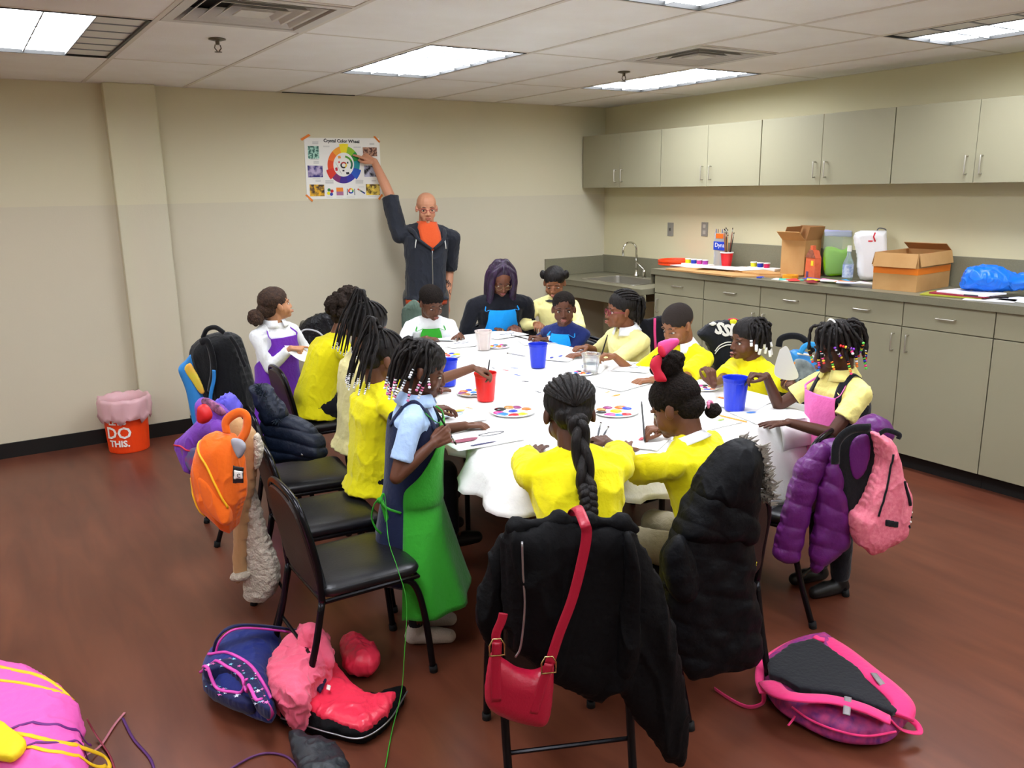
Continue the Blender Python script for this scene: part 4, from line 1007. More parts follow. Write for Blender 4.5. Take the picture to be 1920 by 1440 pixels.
sp_ = [(az, el, dl) for az, el, dl in [(70, 62, .05), (75, 40, .10), (88, 55, .07), (98, 35, .12), (112, 55, .09), (125, 35, .13), (140, 55, .12), (150, 35, .14), (165, 50, .13), (180, 35, .13), (-160, 50, .12), (-140, 35, .12), (-110, 50, .10), (-75, 50, .09), (135, 20, .10), (105, 70, .03)]]
side_braids(q, sp_, (mb, 5, .0062, 'round'), seed=2)
gr = q.grip['R']; brush('paintbrush with a white tip in the fist of the girl in the green apron', gr+V((.03, .0, -.05)), gr+V((-.05, .02, .11)), mat('handle_dark', '1a1a20', .3))

# --- far side
q = seated('boy in a white shirt and green apron painting at the far left corner', (808, 570), (-.42, -1), 'chair behind the boy in white', h=1.28, lean=16, look=(.05, -1, -.42), skinc='5e3b2a', lip='8a5048', shirt='white_shirt', sleeve=1.55, eyes=.55, seed=9,
           R_=dict(w=tp(800, 634), d=(.35, -1, 0), pose='pen', hint=(-.9, .2, -.5)), L_=dict(w=tp(862, 628), d=(-.55, -.9, 0), pose='flat', hint=(.5, .4, -1.2)))
cap_hair(q, m_curly); apron(q, 'apron_green', top=.97, wtop=.4)
gr = q.grip['R']; brush('brush with a green band held sideways by the boy in white', gr+V((.13, -.08, .0)), gr+V((-.13, .08, .01)))
tag(pillow('jacket', [(757, 640), (752, 600), (756, 575), (775, 560), (790, 570), (800, 590), (795, 620), (792, 700), (760, 705)], at(775, 600, y=-1.02), (-.55, -.84, 0), .03, .03, MATS['green_camo'], None, w=.05, disp=folds(.01, 14)), 'green patterned jacket on the chair behind the boy in white', 'jacket')
q = seated('girl in a pale yellow sweatshirt with two small puffs, far right corner of the table', (1040, 532), (-.75, -.75), None, h=1.25, sit=False, lean=6, look=(-.75, -.8, -.35), skinc='8a5a3e', lip='9a5a4c', shirt='pale_yellow', sleeve=1.8, eyes=.5, seed=10,
           R_=dict(rel=(.28, .08, .84), d=(-.6, -.8, 0), pose='relax', hint=(-.6, .5, -.6)), L_=dict(rel=(.28, -.06, .84), d=(-.8, -.5, 0), pose='relax', hint=(.6, -.6, -.6)))
cap_hair(q, m_black_hair, amp=.001, extra=lambda g, HM: [g.ell((s*.088, -.01, .07), (.022, .03, .034), HM) for s in (-1, 1)])
collar(q, mat('dark_trim', '1a1a1c', .7), r=.034, hgt=.006, open_=.05)
q = seated('boy in a blue apron and navy sleeves looking toward the camera, far right', (1057, 582), (-.95, -.5), 'chair behind the boy in navy sleeves', h=1.22, lean=10, look=(-.62, -.83, .0), skinc='5c3828', lip='8a5048', shirt='navy_shirt', sleeve=1.9, seed=11,
           R_=dict(w=tp(1012, 632), d=(-.9, .2, .1), pose='pen', hint=(-.3, .8, -.6)), L_=dict(w=tp(1028, 636), d=(-.8, .3, .1), pose='relax', hint=(.3, -.8, -.6)))
cap_hair(q, m_curly, r=(.079, .0935, .076)); apron(q, 'apron_blue', top=.97, wtop=.45)
S, E_, W, d_ = q.arm['L']; obj('wristband', G().tube([W-d_*.012, W+d_*.004], .024, 14), m_white, q.t, smooth=True)
# --- right side
q = seated('girl with red glasses and cornrows in a pale yellow shirt, seen in profile', (1166, 585), (-1, .05), 'chair behind the girl with red glasses', h=1.30, lean=8, look=(-1, .45, .03), skinc='7a4c34', lip='9a5a4c', shirt='pale_yellow', sleeve=1.35, ease=.022, seed=12,
           R_=dict(w=tp(1100, 650), d=(-1, .1, 0), pose='relax', hint=(.2, .8, -.6)), L_=dict(w=tp(1092, 664), d=(-1, .15, 0), pose='relax', hint=(.2, -.8, -.6)))
glasses(q, mat('glasses_magenta', '8a1c3c', .3)); cap_hair(q, m_black_hair, amp=.001); rows_to(q, m_black_hair, (0, -1, .1), n=13, span=(-120, 120), start_el=20)
side_braids(q, [(a, 20, .06+.02*(a % 3)) for a in range(130, 231, 11)], None, r=.008, seed=3, out=1.15)
collar(q, MATS['white_shirt'], r=.038)
q = seated('boy with a short fade in a bright yellow shirt painting with his arm stretched out', (1272, 612), (-1, -.05), 'chair behind the boy in bright yellow', h=1.30, lean=12, look=(-1, .05, -.35), skinc='8a5a3c', lip='9a5a4c', shirt='yellow', sleeve=.85, ease=.02, eyes=.5, seed=13, wrinkle=.009,
           R_=dict(w=at(1152, 668, z=.86), d=(-.9, .25, .25), pose='pen', hint=(0, .3, -1)), L_=dict(w=tp(1222, 712), d=(-1, .3, 0), pose='relax', hint=(.5, -.8, -.6)))
cap_hair(q, mat('hair_fade', '241a15', .9, bump=(300, .5)), c=(0, -.008, .05), r=(.0765, .0905, .0765), amp=.0005, nape=False); collar(q, MATS['white_shirt'], r=.036, open_=.5)
gr = q.grip['R']; brush('long brush held by the boy in bright yellow', gr+V((-.02, .01, -.075)), gr+V((.035, -.01, .12)))
q = seated('girl with white barrette beads in a paint-spattered yellow shirt', (1402, 640), (-1, .05), 'chair behind the girl with white beads', h=1.21, lean=8, look=(-1, .35, -.05), skinc='5e3a29', lip='8a4a44', shirt='yellow', sleeve=.8, ease=.02, seed=14, mouth=1, wrinkle=.009,
           R_=dict(w=at(1338, 722, z=.88), d=(-.1, .25, 1), n=(0, -.9, .2), pose='grab', hint=(0, .6, -1)), L_=dict(w=at(1500, 735, z=.86), d=(-.5, .3, .7), n=(.6, -.7, 0), pose='pen', hint=(.8, -.4, -.6)))
wbead = q
cap_hair(q, m_black_hair, amp=.002)
side_braids(q, [(-78, 30, .05), (-66, 45, .03), (-88, 20, .06), (-120, 40, .08), (-135, 60, .05), (-150, 30, .10), (-165, 50, .09), (180, 30, .10), (160, 50, .08), (140, 30, .09), (-105, 60, .05), (-128, 20, .10), (-100, 35, .08)], ([MATS['bead_white']], 2, .0075, 'long'), r=.008, seed=4, out=1.15)
g = G(); rnd = random.Random(3)
for i in range(26):
    a = rnd.uniform(-.9, .3); tt = rnd.uniform(.28, .45); g.ell(around(q, tt, a, .008), .0035, nu=6, nv=4)
obj('paint_spots', g, mat('paint_red', 'b8341c', .5), q.t); 
gr = q.grip['L']; pencil('short orange pencil in the raised hand of the girl with white beads', gr+V((-.01, .01, -.02)), gr+V((.03, -.01, .09)), mat('pencil_orange', 'd8883c', .5))
q = seated('girl with rainbow beads, dark vest and pink apron on the right side', (1590, 660), (-1, .25), None, base=(-2.345, -4.45), h=1.24, sit=False, lean=4, look=(-.85, .55, -.22), skinc='4f3023', lip='7a4038', shirt='yellow_polo', sleeve=.62, ease=.014, seed=15,
           R_=dict(w=at(1437, 705, z=.96), d=(-.9, .45, .15), pose='pen', hint=(.2, .3, -1)), L_=dict(w=tp(1478, 792), d=(-1, .35, 0), pose='flat', hint=(.4, -.7, -.9)))
pinkg = q
g = G(); g.loft([hring(*q.spine(a)[:3], b*q.h+.022, c*q.h+.020) for a, b, c in [(-.2, .10, .085), (.2, .088, .068), (.45, .087, .067), (.7, .094, .068), (.84, .084, .064)]])
obj('vest', g, MATS['dark_vest'], q.t, smooth=True, sub=1)
over_shoulder(q, MATS['dark_vest'], 'vest_strap', .018)
q.ease = .024; apron(q, 'apron_pink', top=.86, bot=-.05, wtop=.55, wbot=1.25, skirt=(.42, .35), off=.012, m_strap=None)
collar(q, MATS['yellow_polo'], r=.038, open_=.25)
cap_hair(q, m_black_hair, amp=.005, s=45)
rb = [mat('bead_'+c, c, .25) for c in ('e0407e', 'f08030', '3048c8', '58c048', 'f0d040', 'e8e8f0', '7838b0', 'e03030')]
side_braids(q, [(-20, 50, .06), (-38, 60, .04), (-55, 45, .07), (-72, 60, .03), (-85, 40, .10), (-100, 60, .02), (-112, 40, .08), (-125, 60, .03), (-135, 35, .10), (-148, 55, .06), (-160, 35, .09), (-178, 50, .06), (150, 40, .08), (20, 50, .05), (60, 50, .06), (95, 50, .07), (-92, 75, .0)], (rb, 6, .0062, 'round'), r=.0075, seed=6, out=1.14)
obj('headband', G().tube([q.HM @ on_cap((math.cos(R(a))*-1, .15-.3*max(0, -math.sin(R(a))), math.sin(R(a))), 1.06) for a in range(-20, 201, 15)], 1, 8, flat=(.0045, .0012)), m_white, q.t, smooth=True)
gr = q.grip['R']; cup4 = at(1377, 772, z=TZ); b4 = brush('black brush dipped in the right blue cup by the girl with rainbow beads', cup4+V((0, 0, .06)), cup4+V((0, 0, .06))+(gr-cup4-V((0, 0, .06)))*1.22)
# --- near side, backs to the camera
q = seated('girl with a red and pink bow and a high curly puff, back turned', (1268, 768), (-.30, 1), 'chair carrying the black puffer coat with fur hood', h=1.27, lean=18, look=(-.40, .9, -.42), skinc='6b4430', shirt='yellow', ease=.022, ease_up=.004, sleeve=.85, wrinkle=.0085, seed=16, pants='khaki',
           L_=dict(w=tp(1172, 842), d=(.6, .8, 0), pose='flat', hint=(-1, -.3, -.4)), R_=dict(w=tp(1246, 802, HZ+.03), d=(-1, .35, 0), pose='pen', hint=(1, .2, -.4)))
bow = q
collar(q, MATS['white_shirt'], r=.037, hgt=.016)
rnd = random.Random(11)
def puff(g, HM):
    for i in range(80):
        d = V((rnd.gauss(0, 1), rnd.gauss(0, 1), rnd.gauss(0, 1))).normalized(); g.ell(V((.0, -.03, .165))+V((d.x*.052, d.y*.052, d.z*.034)), rnd.uniform(.012, .02), HM, nu=8, nv=6)
    g.ell((0, -.03, .14), (.045, .045, .04), HM)
cap_hair(q, m_curly, amp=.003, s=60, extra=puff)
g = G()
for i in range(24):
    d = V((rnd.gauss(0, 1), rnd.gauss(0, 1), rnd.gauss(0, 1))).normalized(); g.ell(V((.035, -.115, -.045))+d*.018, .014, q.HM, nu=8, nv=6)
blob('bun', g, m_curly, q.t, .005, smooth=0)
g = G()
for i in range(9): a = i*2*PI/9; g.ell(V((.035+.016*math.cos(a), -.112, -.022+.010*math.sin(a))), .008, q.HM, nu=8, nv=6)
obj('scrunchie', g, mat('scrunchie_pink', 'd9799c', .6), q.t, smooth=True)
BP = q.HM @ V((-.07, -.04, .13)); m_bow = mat('bow_red', 'cf1238', .55, bump=(40, .2)); m_bowp = mat('bow_pink', 'ee4a92', .5)
NB = TO+V((0, 0, .2))
bw = pillow('bow', [(1222, 672), (1236, 664), (1243, 672), (1240, 690), (1246, 700), (1252, 712), (1250, 716), (1232, 717), (1226, 712), (1224, 700), (1219, 692), (1218, 682)], BP, NB, .012, .012, m_bow, q.t, w=.02, step=.004)
pillow('bow_loop', [(1240, 672), (1232, 650), (1236, 640), (1256, 634), (1272, 634), (1274, 644), (1262, 656), (1248, 668)], BP, NB, .012, .012, m_bowp, q.t, w=.02, step=.004)
pillow('bow_tail', [(1243, 672), (1232, 660), (1236, 645), (1246, 652), (1250, 665)], BP+TO*.01, NB, .008, .008, m_bow, q.t, w=.02, step=.004)
q = seated('girl with one long thick braid down her back in a yellow shirt, nearest the camera', (1068, 782), (.42, .95), 'black chair nearest the camera holding the black coat', h=1.34, lean=20, look=(.45, .9, -.42), skinc='4f3023', shirt='yellow', ease=.024, ease_up=.006, sleeve=.95, wrinkle=.0085, seed=17, base=None,
           L_=dict(w=tp(1000, 850), d=(.8, .8, 0), pose='flat', hint=(-1, -.3, .35)), R_=dict(w=tp(1142, 832, HZ+.02), d=(.1, 1, .1), pose='pen', hint=(1, -.9, .1)))
braidg = q
cap_hair(q, m_black_hair, c=(0, -.016, .052), r=(.083, .097, .083), amp=.002, s=60); rows_to(q, m_black_hair, (0, -1, -.35), n=17, span=(-115, 115), start_el=24, r=.0058)
K = q.HM @ V((0, -.118, -.02)); back = lambda t, o: q.spine(t)[0]-q.F0*(.062*q.h*1+.045+o)
path = spline([K, K+V((0, 0, -.03))-q.F0*.03, back(.92, .02), back(.84, .03), back(.76, .03), back(.68, .03)], 12)
n = len(path); g = [G(), G(), G()]
for s in range(3):
    pts = []; rs = []
    for i in range(n):
        d = (path[min(i+1, n-1)]-path[max(i-1, 0)]).normalized(); x = q.Rt; y = d.cross(x).normalized(); ph = i/n*2*PI*2.7+s*2*PI/3; f = 1-.25*i/n
        pts.append(path[i]+x*math.sin(ph)*.019*f+y*math.sin(2*ph)*.010*f); rs.append(.0175*f)
    obj('braid_strand', G().tube(pts, rs, 10), m_black_hair, q.t, smooth=True)
rnd = random.Random(2)
for i in range(22):
    a = -1+2*i/21; e = path[-1]; p1 = e+q.Rt*a*.036+V((0, 0, -.06))-q.F0*rnd.uniform(-.01, .015); p2 = e+q.Rt*(a*.045+rnd.uniform(-.006, .006))+V((0, 0, -.17-.03*rnd.random()))-q.F0*rnd.uniform(-.02, .02)
    obj('loose_strand', G().tube(spline([e, p1, p2], 5), [.006, .007, .007, .007, .007, .006, .006, .005, .005, .004, .003], 6), m_black_hair, q.t, smooth=True)
gr = q.grip['R']; brush('first of two dark brushes held by the girl with the long braid', gr+V((.10, .10, .035)), gr+V((-.06, -.06, -.008)), mat('brush_grey', '3c3f44', .3)); brush('second of two dark brushes held by the girl with the long braid, lower one', gr+V((.12, .075, .02)), gr+V((-.05, -.05, -.016)), mat('brush_grey', 'x'))
gr = bow.grip['R']; brush('dark brush in the right hand of the girl with the bow', gr+V((-.05, -.05, -.045)), gr+V((.06, .10, .10)))
# chairs under everybody who sits
for q_, lab in SP:
    if lab is None: continue
    c = q_.spine(0)[0]; f = q_.F0; p = V((c.x, c.y, 0))+f*.03
    if q_ is braidg: p = p+TO*.16+IL*.10
    if q_ is bow: p = p+IL*.07+AW*.06; f = V((.12, .99, 0)).normalized(); q_.F0 = f
    q_.chair = make_chair(lab, p, face_rz(f.x, f.y)); q_.cp = p
rchair = make_chair('black chair at the near right corner holding the purple coat and pink backpack', (-2.61, -4.31, 0), face_rz(-.26, .97))
# ---------------------------------------------------------------- coats, bags
def Pv(q, b=.36, z=.7): return V((q.cp.x, q.cp.y, z))-q.F0*b
def stickon(pts, P, N, off, r, name, m, par, flat=None, n=8, on=None):
    w = [plane_at(u, v, P, N)+V(N)*off for u, v in pts]
    w = spline(w, 6)
    if on: w = [snap(p, N, on, r*.5 if not flat else .002) for p in w]
    return obj(name, G().tube(w, r if not flat else 1, n, flat=flat, up=V(N)), m, par, smooth=True)
def label_text(par, name, body, size, P, N, u, v, m, rot=0, off=.004, **k):
    N = V(N).normalized(); up = V((0, 0, 1)) if abs(N.z) < .9 else V((0, 1, 0)); X = up.cross(N).normalized(); Y = N.cross(X); c = plane_at(u, v, P, N)+N*off
    M = Matrix(((X.x, Y.x, N.x, c.x), (X.y, Y.y, N.y, c.y), (X.z, Y.z, N.z, c.z), (0, 0, 0, 1))) @ Matrix.Rotation(R(rot), 4, 'Z')
    return obj(name, G().text(body, size, M, **k), m, par)
m_zip = mat('zip_silver', 'a9a9ad', .3, metal=.9); m_blk = cloth('bag_black', '121317'); m_coatb = mat('coat_black_nylon', '060608', .7, spec=.16, bump=(40, .5)); m_coat2 = mat('coat_black_puffer', '07080c', .6, spec=.2, bump=(35, .5))
# black coat over the nearest chair
Q = braidg; P0 = Pv(Q, .385); N0 = -Q.F0
t = thing('coat', 'long black coat draped over the chair nearest the camera', 'coat', (P0.x, P0.y, .05))
fA = lambda p, n: folds(.020, 6, (1, 1, .3), 3)(p, n)
pillow('coat_body', [(945, 1003), (968, 988), (1049, 974), (1103, 975), (1165, 978), (1193, 990), (1228, 1048), (1256, 1128), (1273, 1197), (1285, 1252), (1297, 1357), (1294, 1388), (1282, 1432), (1242, 1416), (1207, 1381), (1172, 1336), (1148, 1298), (1103, 1308), (1040, 1284), (990, 1240), (957, 1222), (947, 1183), (945, 1134), (940, 1060)], P0, N0, .05, .03, m_coatb, t, w=.07, disp=fA)
pillow('coat_front_panel', [(897, 1180), (893, 1140), (905, 1080), (925, 1020), (945, 1000), (962, 1010), (958, 1080), (948, 1150), (930, 1205), (912, 1210)], P0+V(Q.F0)*.05, N0, .03, .02, m_coatb, t, w=.04, disp=fA)
pillow('sleeve', [(1160, 1000), (1185, 1000), (1200, 1060), (1198, 1150), (1190, 1225), (1175, 1262), (1150, 1255), (1150, 1180), (1158, 1090)], P0+N0*.035, N0, .045, .02, m_coatb, t, w=.05, disp=fA)
top = [plane_at(u, v, P0, N0) for u, v in [(968, 990), (1049, 976), (1103, 977), (1165, 981), (1190, 993)]]
g = G()
for a, b in zip(top[:-1], top[1:]): g.caps([a, b], .016, n=12); g.caps([a+Q.F0*.06-V((0, 0, .08)), b+Q.F0*.06-V((0, 0, .08))], .02, n=10); g.caps([a, a+Q.F0*.06-V((0, 0, .08))], [.03, .02], n=10)
blob('collar_fold', g, m_coatb, t, .01, smooth=4, disp=folds(.006, 12))
stickon([(972, 1000), (974, 1060), (977, 1120), (970, 1190), (960, 1212)], P0, N0, .052, .0028, 'zipper', m_zip, t)
# red purse over the same chair
P1 = P0+N0*.085
t = thing('purse', 'small red leather shoulder bag hanging from the nearest chair', 'purse', (P1.x, P1.y, .3))
m_red = mat('purse_red', 'a3122f', .38, spec=.5, bump=(150, .15)); m_gold = mat('buckle_gold', 'c9b27a', .25, metal=1)
pillow('purse_body', [(921, 1225), (945, 1236), (970, 1252), (1000, 1258), (1022, 1250), (1038, 1240), (1037, 1290), (1032, 1335), (1022, 1355), (1000, 1358), (950, 1345), (915, 1325), (908, 1300), (912, 1260)], P1, N0, .035, .03, m_red, t, w=.045, disp=None)
w_ = [plane_at(u, v, P1, N0) for u, v in [(1030, 1246), (1048, 1190), (1074, 1120), (1094, 1040), (1100, 1000), (1096, 982)]]; strap('shoulder_strap', w_+[w_[-1]-N0*.07+V((0, 0, .012)), w_[-1]-N0*.13-V((0, 0, .02)), w_[-1]-N0*.15-V((0, 0, .09))], .014, .0025, m_red, t, up=N0)
px_strap('strap_end', [(932, 1215), (930, 1190), (940, 1165), (944, 1150)], P1, N0, .012, .0025, m_red, t)
for pts, nm in ([(932, 1205), (930, 1250), (931, 1315)], 'tab'), ([(1030, 1245), (1015, 1290), (1000, 1338)], 'tab'): px_strap(nm, pts, P1+N0*.036, N0, .013, .002, m_red, t)
for u, v in ((932, 1215), (1029, 1248)):
    c = plane_at(u, v, P1+N0*.04, N0); X = V((0, 0, 1)).cross(N0).normalized()
    obj('buckle', G().tube([c+X*x+V((0, 0, z)) for x, z in ((-.018, -.02), (.018, -.02), (.018, .008), (.009, .024), (-.009, .024), (-.018, .008), (-.018, -.02))], .0022, 6), m_gold, t, smooth=True)
# puffer coat with fur hood
Q = bow; P0 = Pv(Q, .39); N0 = V((-.35, -.94, 0)).normalized()
t = thing('coat', 'black puffer coat with grey fur-trimmed hood standing up on its chair', 'coat', (P0.x, P0.y, .05))
pillow('coat_body', [(1330, 868), (1352, 845), (1385, 835), (1410, 850), (1415, 920), (1406, 988), (1416, 1054), (1409, 1075), (1420, 1127), (1426, 1197), (1425, 1231), (1402, 1249), (1336, 1259), (1285, 1270), (1262, 1220), (1245, 1130), (1237, 1075), (1244, 1023), (1270, 978), (1300, 915)], P0, N0, .06, .04, m_coat2, t, w=.08, disp=quilt(.007, .12, (.35, 0, 1), 4, .008))
pillow('hood', [(1298, 925), (1312, 891), (1343, 846), (1374, 827), (1402, 824), (1420, 834), (1425, 860), (1421, 900), (1416, 929), (1400, 950), (1370, 960), (1330, 955)], P0+N0*.01, N0, .09, .07, m_coat2, t, w=.09, disp=folds(.008, 9))
pillow('shoulder', [(1288, 935), (1318, 880), (1350, 850), (1405, 850), (1416, 950), (1405, 1010), (1340, 1015), (1268, 1005), (1270, 970)], P0, N0, .085, .05, m_coat2, t, w=.06, disp=quilt(.006, .12, (.6, 0, 1), 6, .008))
g = G(); rnd = random.Random(9)
for i in range(260):
    f = rnd.random(); u = 1404+22*math.sin(f*PI*.62)+rnd.uniform(-4, 4); v = 826+108*f
    p = plane_at(u, v, P0, N0)+N0*rnd.uniform(-.06, .07); d = (IR*rnd.uniform(.5, 1.3)+V((0, 0, rnd.uniform(-.5, .9)))+N0*rnd.uniform(-.4, .4)).normalized()
    g.tube([p, p+d*rnd.uniform(.018, .036)], [.006, .0008], 4)
o = obj('fur_trim', g, mat('fur_grey', '6f6860', .9, noise=(40, .3, '8f887c')), t); o['kind'] = 'stuff'
pillow('sleeve', [(1248, 1030), (1275, 1000), (1300, 1040), (1310, 1100), (1290, 1125), (1262, 1120), (1245, 1080)], P0+N0*.05, N0, .04, .02, m_coat2, t, w=.05, disp=quilt(.008, .09, (1, 0, .3), 5))
# purple coat and pink backpack on the right chair
N0 = V((-.45, -.89, 0)).normalized(); P0 = V((-2.56, -4.70, .6))
t = thing('coat', 'purple puffer coat spilling over the near right chair', 'coat', (-2.56, -4.70, .3))
mp_ = mat('coat_purple_nylon', '5b1a66', .38, spec=.5, bump=(35, .4))
pillow('coat_front', [(1533, 831), (1511, 851), (1494, 868), (1482, 902), (1471, 942), (1459, 990), (1449, 1042), (1491, 1053), (1505, 1010), (1518, 960), (1530, 915), (1545, 880), (1556, 850), (1550, 832)], P0+V((0, 0, 0)), N0, .045, .03, mp_, t, w=.05, disp=quilt(.007, .10, (.3, 0, 1), 2, .005))
pillow('sleeve', [(1553, 850), (1566, 838), (1575, 870), (1582, 914), (1590, 962), (1594, 1005), (1580, 1033), (1550, 1055), (1525, 1074), (1517, 1033), (1526, 976), (1534, 919), (1544, 880)], P0+N0*.03, N0, .045, .03, mp_, t, w=.05, disp=quilt(.007, .09, (.5, 0, 1), 6, .005))
pillow('coat_shoulder', [(1545, 830), (1585, 812), (1613, 788), (1640, 777), (1662, 785), (1672, 806), (1660, 830), (1640, 850), (1600, 860), (1565, 865), (1550, 850)], P0-N0*.03, N0, .06, .05, mp_, t, w=.06, disp=quilt(.008, .09, (.8, 0, .6), 7, .005))
P1 = P0+N0*.085
t = thing('backpack', 'heathered pink backpack with black straps hanging on the near right chair', 'backpack', (-2.5, -4.8, .35))
m_pk = mat('heather_pink', 'd8607a', .7, noise=(60, .2, 'ee8c9c'), bump=(70, .3))
pillow('back_panel', [(1562, 862), (1568, 825), (1596, 805), (1633, 803), (1645, 840), (1642, 880), (1630, 925), (1612, 950), (1592, 964), (1575, 925)], P1-N0*.04, N0, .02, .02, m_blk, t, w=.03)
KB = pillow('main_pocket', [(1633, 808), (1668, 818), (1685, 857), (1693, 897), (1704, 925), (1699, 971), (1690, 1002), (1639, 1035), (1613, 1027), (1596, 1010), (1592, 965), (1610, 948), (1622, 919), (1642, 868), (1639, 840)], P1, N0, .07, .05, m_pk, t, w=.07, disp=folds(.010, 9))
pillow('lining', [(1592, 840), (1605, 818), (1628, 815), (1632, 850), (1622, 885), (1605, 900), (1594, 880)], P1-N0*.018, N0, .008, .008, mp_, t, w=.03)
stickon([(1566, 870), (1570, 830), (1596, 806), (1632, 802)], P1, N0, .0, 0, 'shoulder_strap', m_blk, t, flat=(.018, .006))
stickon([(1657, 842), (1652, 880), (1646, 905), (1630, 956)], P1, N0, 0, .004, 'zipper', m_blk, t, on=[KB])
stickon([(1681, 894), (1686, 915), (1689, 936)], P1, N0, 0, .006, 'side_zipper', m_blk, t, on=[KB])
pillow('patch', [(1660, 973), (1685, 978), (1684, 990), (1659, 987)], P1+N0*.07, N0, .003, .003, m_blk, t, w=.01, curve=False)
for i in range(5): u = 1688+i*3.4; v = 974-i*7; stickon([(u, v), (u+5, v+11)], P1, N0, 0, .004, 'trim_stripe', m_white if i % 2 else m_blk, t, on=[KB])
stickon([(1636, 806), (1650, 800), (1672, 808), (1670, 816)], P1, N0, .05, 0, 'carry_handle', m_blk, t, flat=(.010, .003))
# ---- left chairs
Nl = V((-.80, -.60, 0)).normalized()
t = thing('coat', 'tan shearling coat with fluffy cream lining over the middle left chair', 'coat', (pM.x-.3, pM.y-.1, .1))
Pm = V((pM.x-.30, pM.y-.05, .6)); m_tan = cloth('suede_tan', 'b48c60'); m_fl = mat('shearling', 'c9bfae', .95, noise=(50, .4, 'b3a896'), bump=(90, 1.2))
pillow('coat_body', [(425, 790), (440, 780), (462, 790), (480, 812), (487, 850), (480, 900), (470, 960), (466, 1020), (462, 1085), (440, 1084), (441, 1000), (445, 900), (440, 840)], Pm, Nl, .035, .03, m_tan, t, w=.05, disp=folds(.006, 10))
pillow('lining', [(472, 905), (487, 950), (505, 1010), (522, 1060), (526, 1085), (515, 1115), (490, 1130), (466, 1122), (458, 1110), (462, 1040), (464, 960)], Pm-Nl*.03, Nl, .035, .03, m_fl, t, w=.05, disp=lambda p, n: .006*nz(p, 45))
pillow('collar', [(478, 812), (488, 820), (492, 845), (486, 872), (480, 880), (478, 850)], Pm+Nl*.03, Nl, .02, .02, m_fl, t, w=.02, disp=lambda p, n: .005*nz(p, 60))
pillow('cuff', [(438, 1072), (464, 1074), (463, 1087), (438, 1086)], Pm+Nl*.02, Nl, .03, .03, m_fl, t, w=.02)
Po = Pm+Nl*.14
t = thing('backpack', 'bright orange backpack with yellow piping hanging on the middle left chair', 'backpack', (Po.x, Po.y, .35))
m_or = cloth('nylon_orange', 'ee6a16', .6, .3); m_ye = mat('piping_yellow', 'f2b61c', .5)
OB = pillow('main_pocket', [(384, 822), (398, 807), (418, 811), (438, 815), (454, 850), (459, 900), (457, 940), (440, 994), (418, 980), (396, 958), (379, 933), (372, 885), (377, 848)], Po, Nl, .09, .05, m_or, t, w=.08, disp=folds(.009, 9))
OB2 = pillow('front_pocket', [(376, 880), (400, 890), (425, 930), (437, 965), (432, 984), (405, 968), (385, 940), (375, 905)], Po+Nl*.055, Nl, .04, .01, m_or, t, w=.04, disp=folds(.006, 12))
stickon([(386, 820), (402, 838), (418, 861), (437, 905), (450, 940)], Po, Nl, .0, .0045, 'piping', m_ye, t, on=[OB, OB2])
stickon([(379, 886), (386, 915), (394, 938), (404, 957)], Po, Nl, .0, .004, 'piping', m_ye, t, on=[OB, OB2])
pillow('grey_panel', [(433, 824), (452, 824), (461, 840), (448, 860)], Po+Nl*.06, Nl, .01, .01, mat('panel_grey', '9b9ba3', .6), t, w=.02)
px_strap('shoulder_strap', [(425, 812), (424, 790), (445, 774), (462, 780), (462, 805), (452, 825)], Po+Nl*.02, Nl, .018, .006, m_or, t)
pillow('name_tag', [(436, 872), (457, 876), (457, 906), (436, 907)], Po+Nl*.095, Nl, .002, .002, mat('tag_black', '17171a', .4), t, w=.01, curve=False, smooth=0)
pillow('tag_card', [(438, 880), (456, 883), (456, 898), (438, 899)], Po+Nl*.099, Nl, .001, .001, m_white, t, w=.01, curve=False, smooth=0)
label_text(t, 'tag_letter', 'C', .022, Po+Nl*.102, Nl, 449, 895, mat('tag_black', 'x') if 'tag_black' not in MATS else MATS['tag_black'])
Pp = V((pF.x-.36, pF.y-.15, .6))
t = thing('backpack', 'purple and teal backpack behind the orange one', 'backpack', (Pp.x, Pp.y, .4))
PB = pillow('main_pocket', [(337, 826), (352, 808), (370, 790), (385, 782), (420, 790), (425, 815), (400, 835), (385, 850), (378, 888), (360, 884), (345, 858)], Pp, Nl, .07, .05, cloth('nylon_purple', '7a3fb0', .6), t, w=.06, disp=folds(.008, 10))
pillow('mesh_pocket', [(340, 830), (360, 832), (378, 838), (377, 880), (360, 882), (346, 858)], Pp+Nl*.04, Nl, .03, .01, mat('mesh_teal', '3f6c92', .6, noise=(25, .3, '9c3a78')), t, w=.03)
stickon([(342, 828), (358, 828), (374, 836), (384, 842)], Pp, Nl, .0, .004, 'piping', mat('piping_red', 'c8263c', .5), t, on=[PB])
t = thing('jacket', 'purple jacket with leopard trim bundled on the far left chair', 'jacket', (Pp.x+.05, Pp.y+.05, .7))
pillow('body', [(372, 750), (385, 745), (405, 755), (425, 772), (428, 795), (415, 812), (392, 800), (378, 790), (372, 770)], Pp+V((.03, .03, 0)), Nl, .06, .04, MATS['nylon_purple'], t, w=.05, disp=folds(.01, 12))
pillow('leopard_trim', [(378, 748), (388, 746), (412, 760), (424, 775), (414, 780), (396, 768), (380, 758)], Pp+V((.03, .03, 0))+Nl*.055, Nl, .01, .01, mat('leopard', 'c77aa8', .7, noise=(55, .05, '1c0f18')), t, w=.02)
tag(pillow('shoe', [(374, 762), (384, 758), (394, 770), (396, 784), (386, 794), (374, 788)], Pp+Nl*.11, Nl, .03, .02, mat('shoe_red', 'd21f24', .45), None, w=.025), 'small bright red shoe stuffed into the purple jacket', 'shoe')
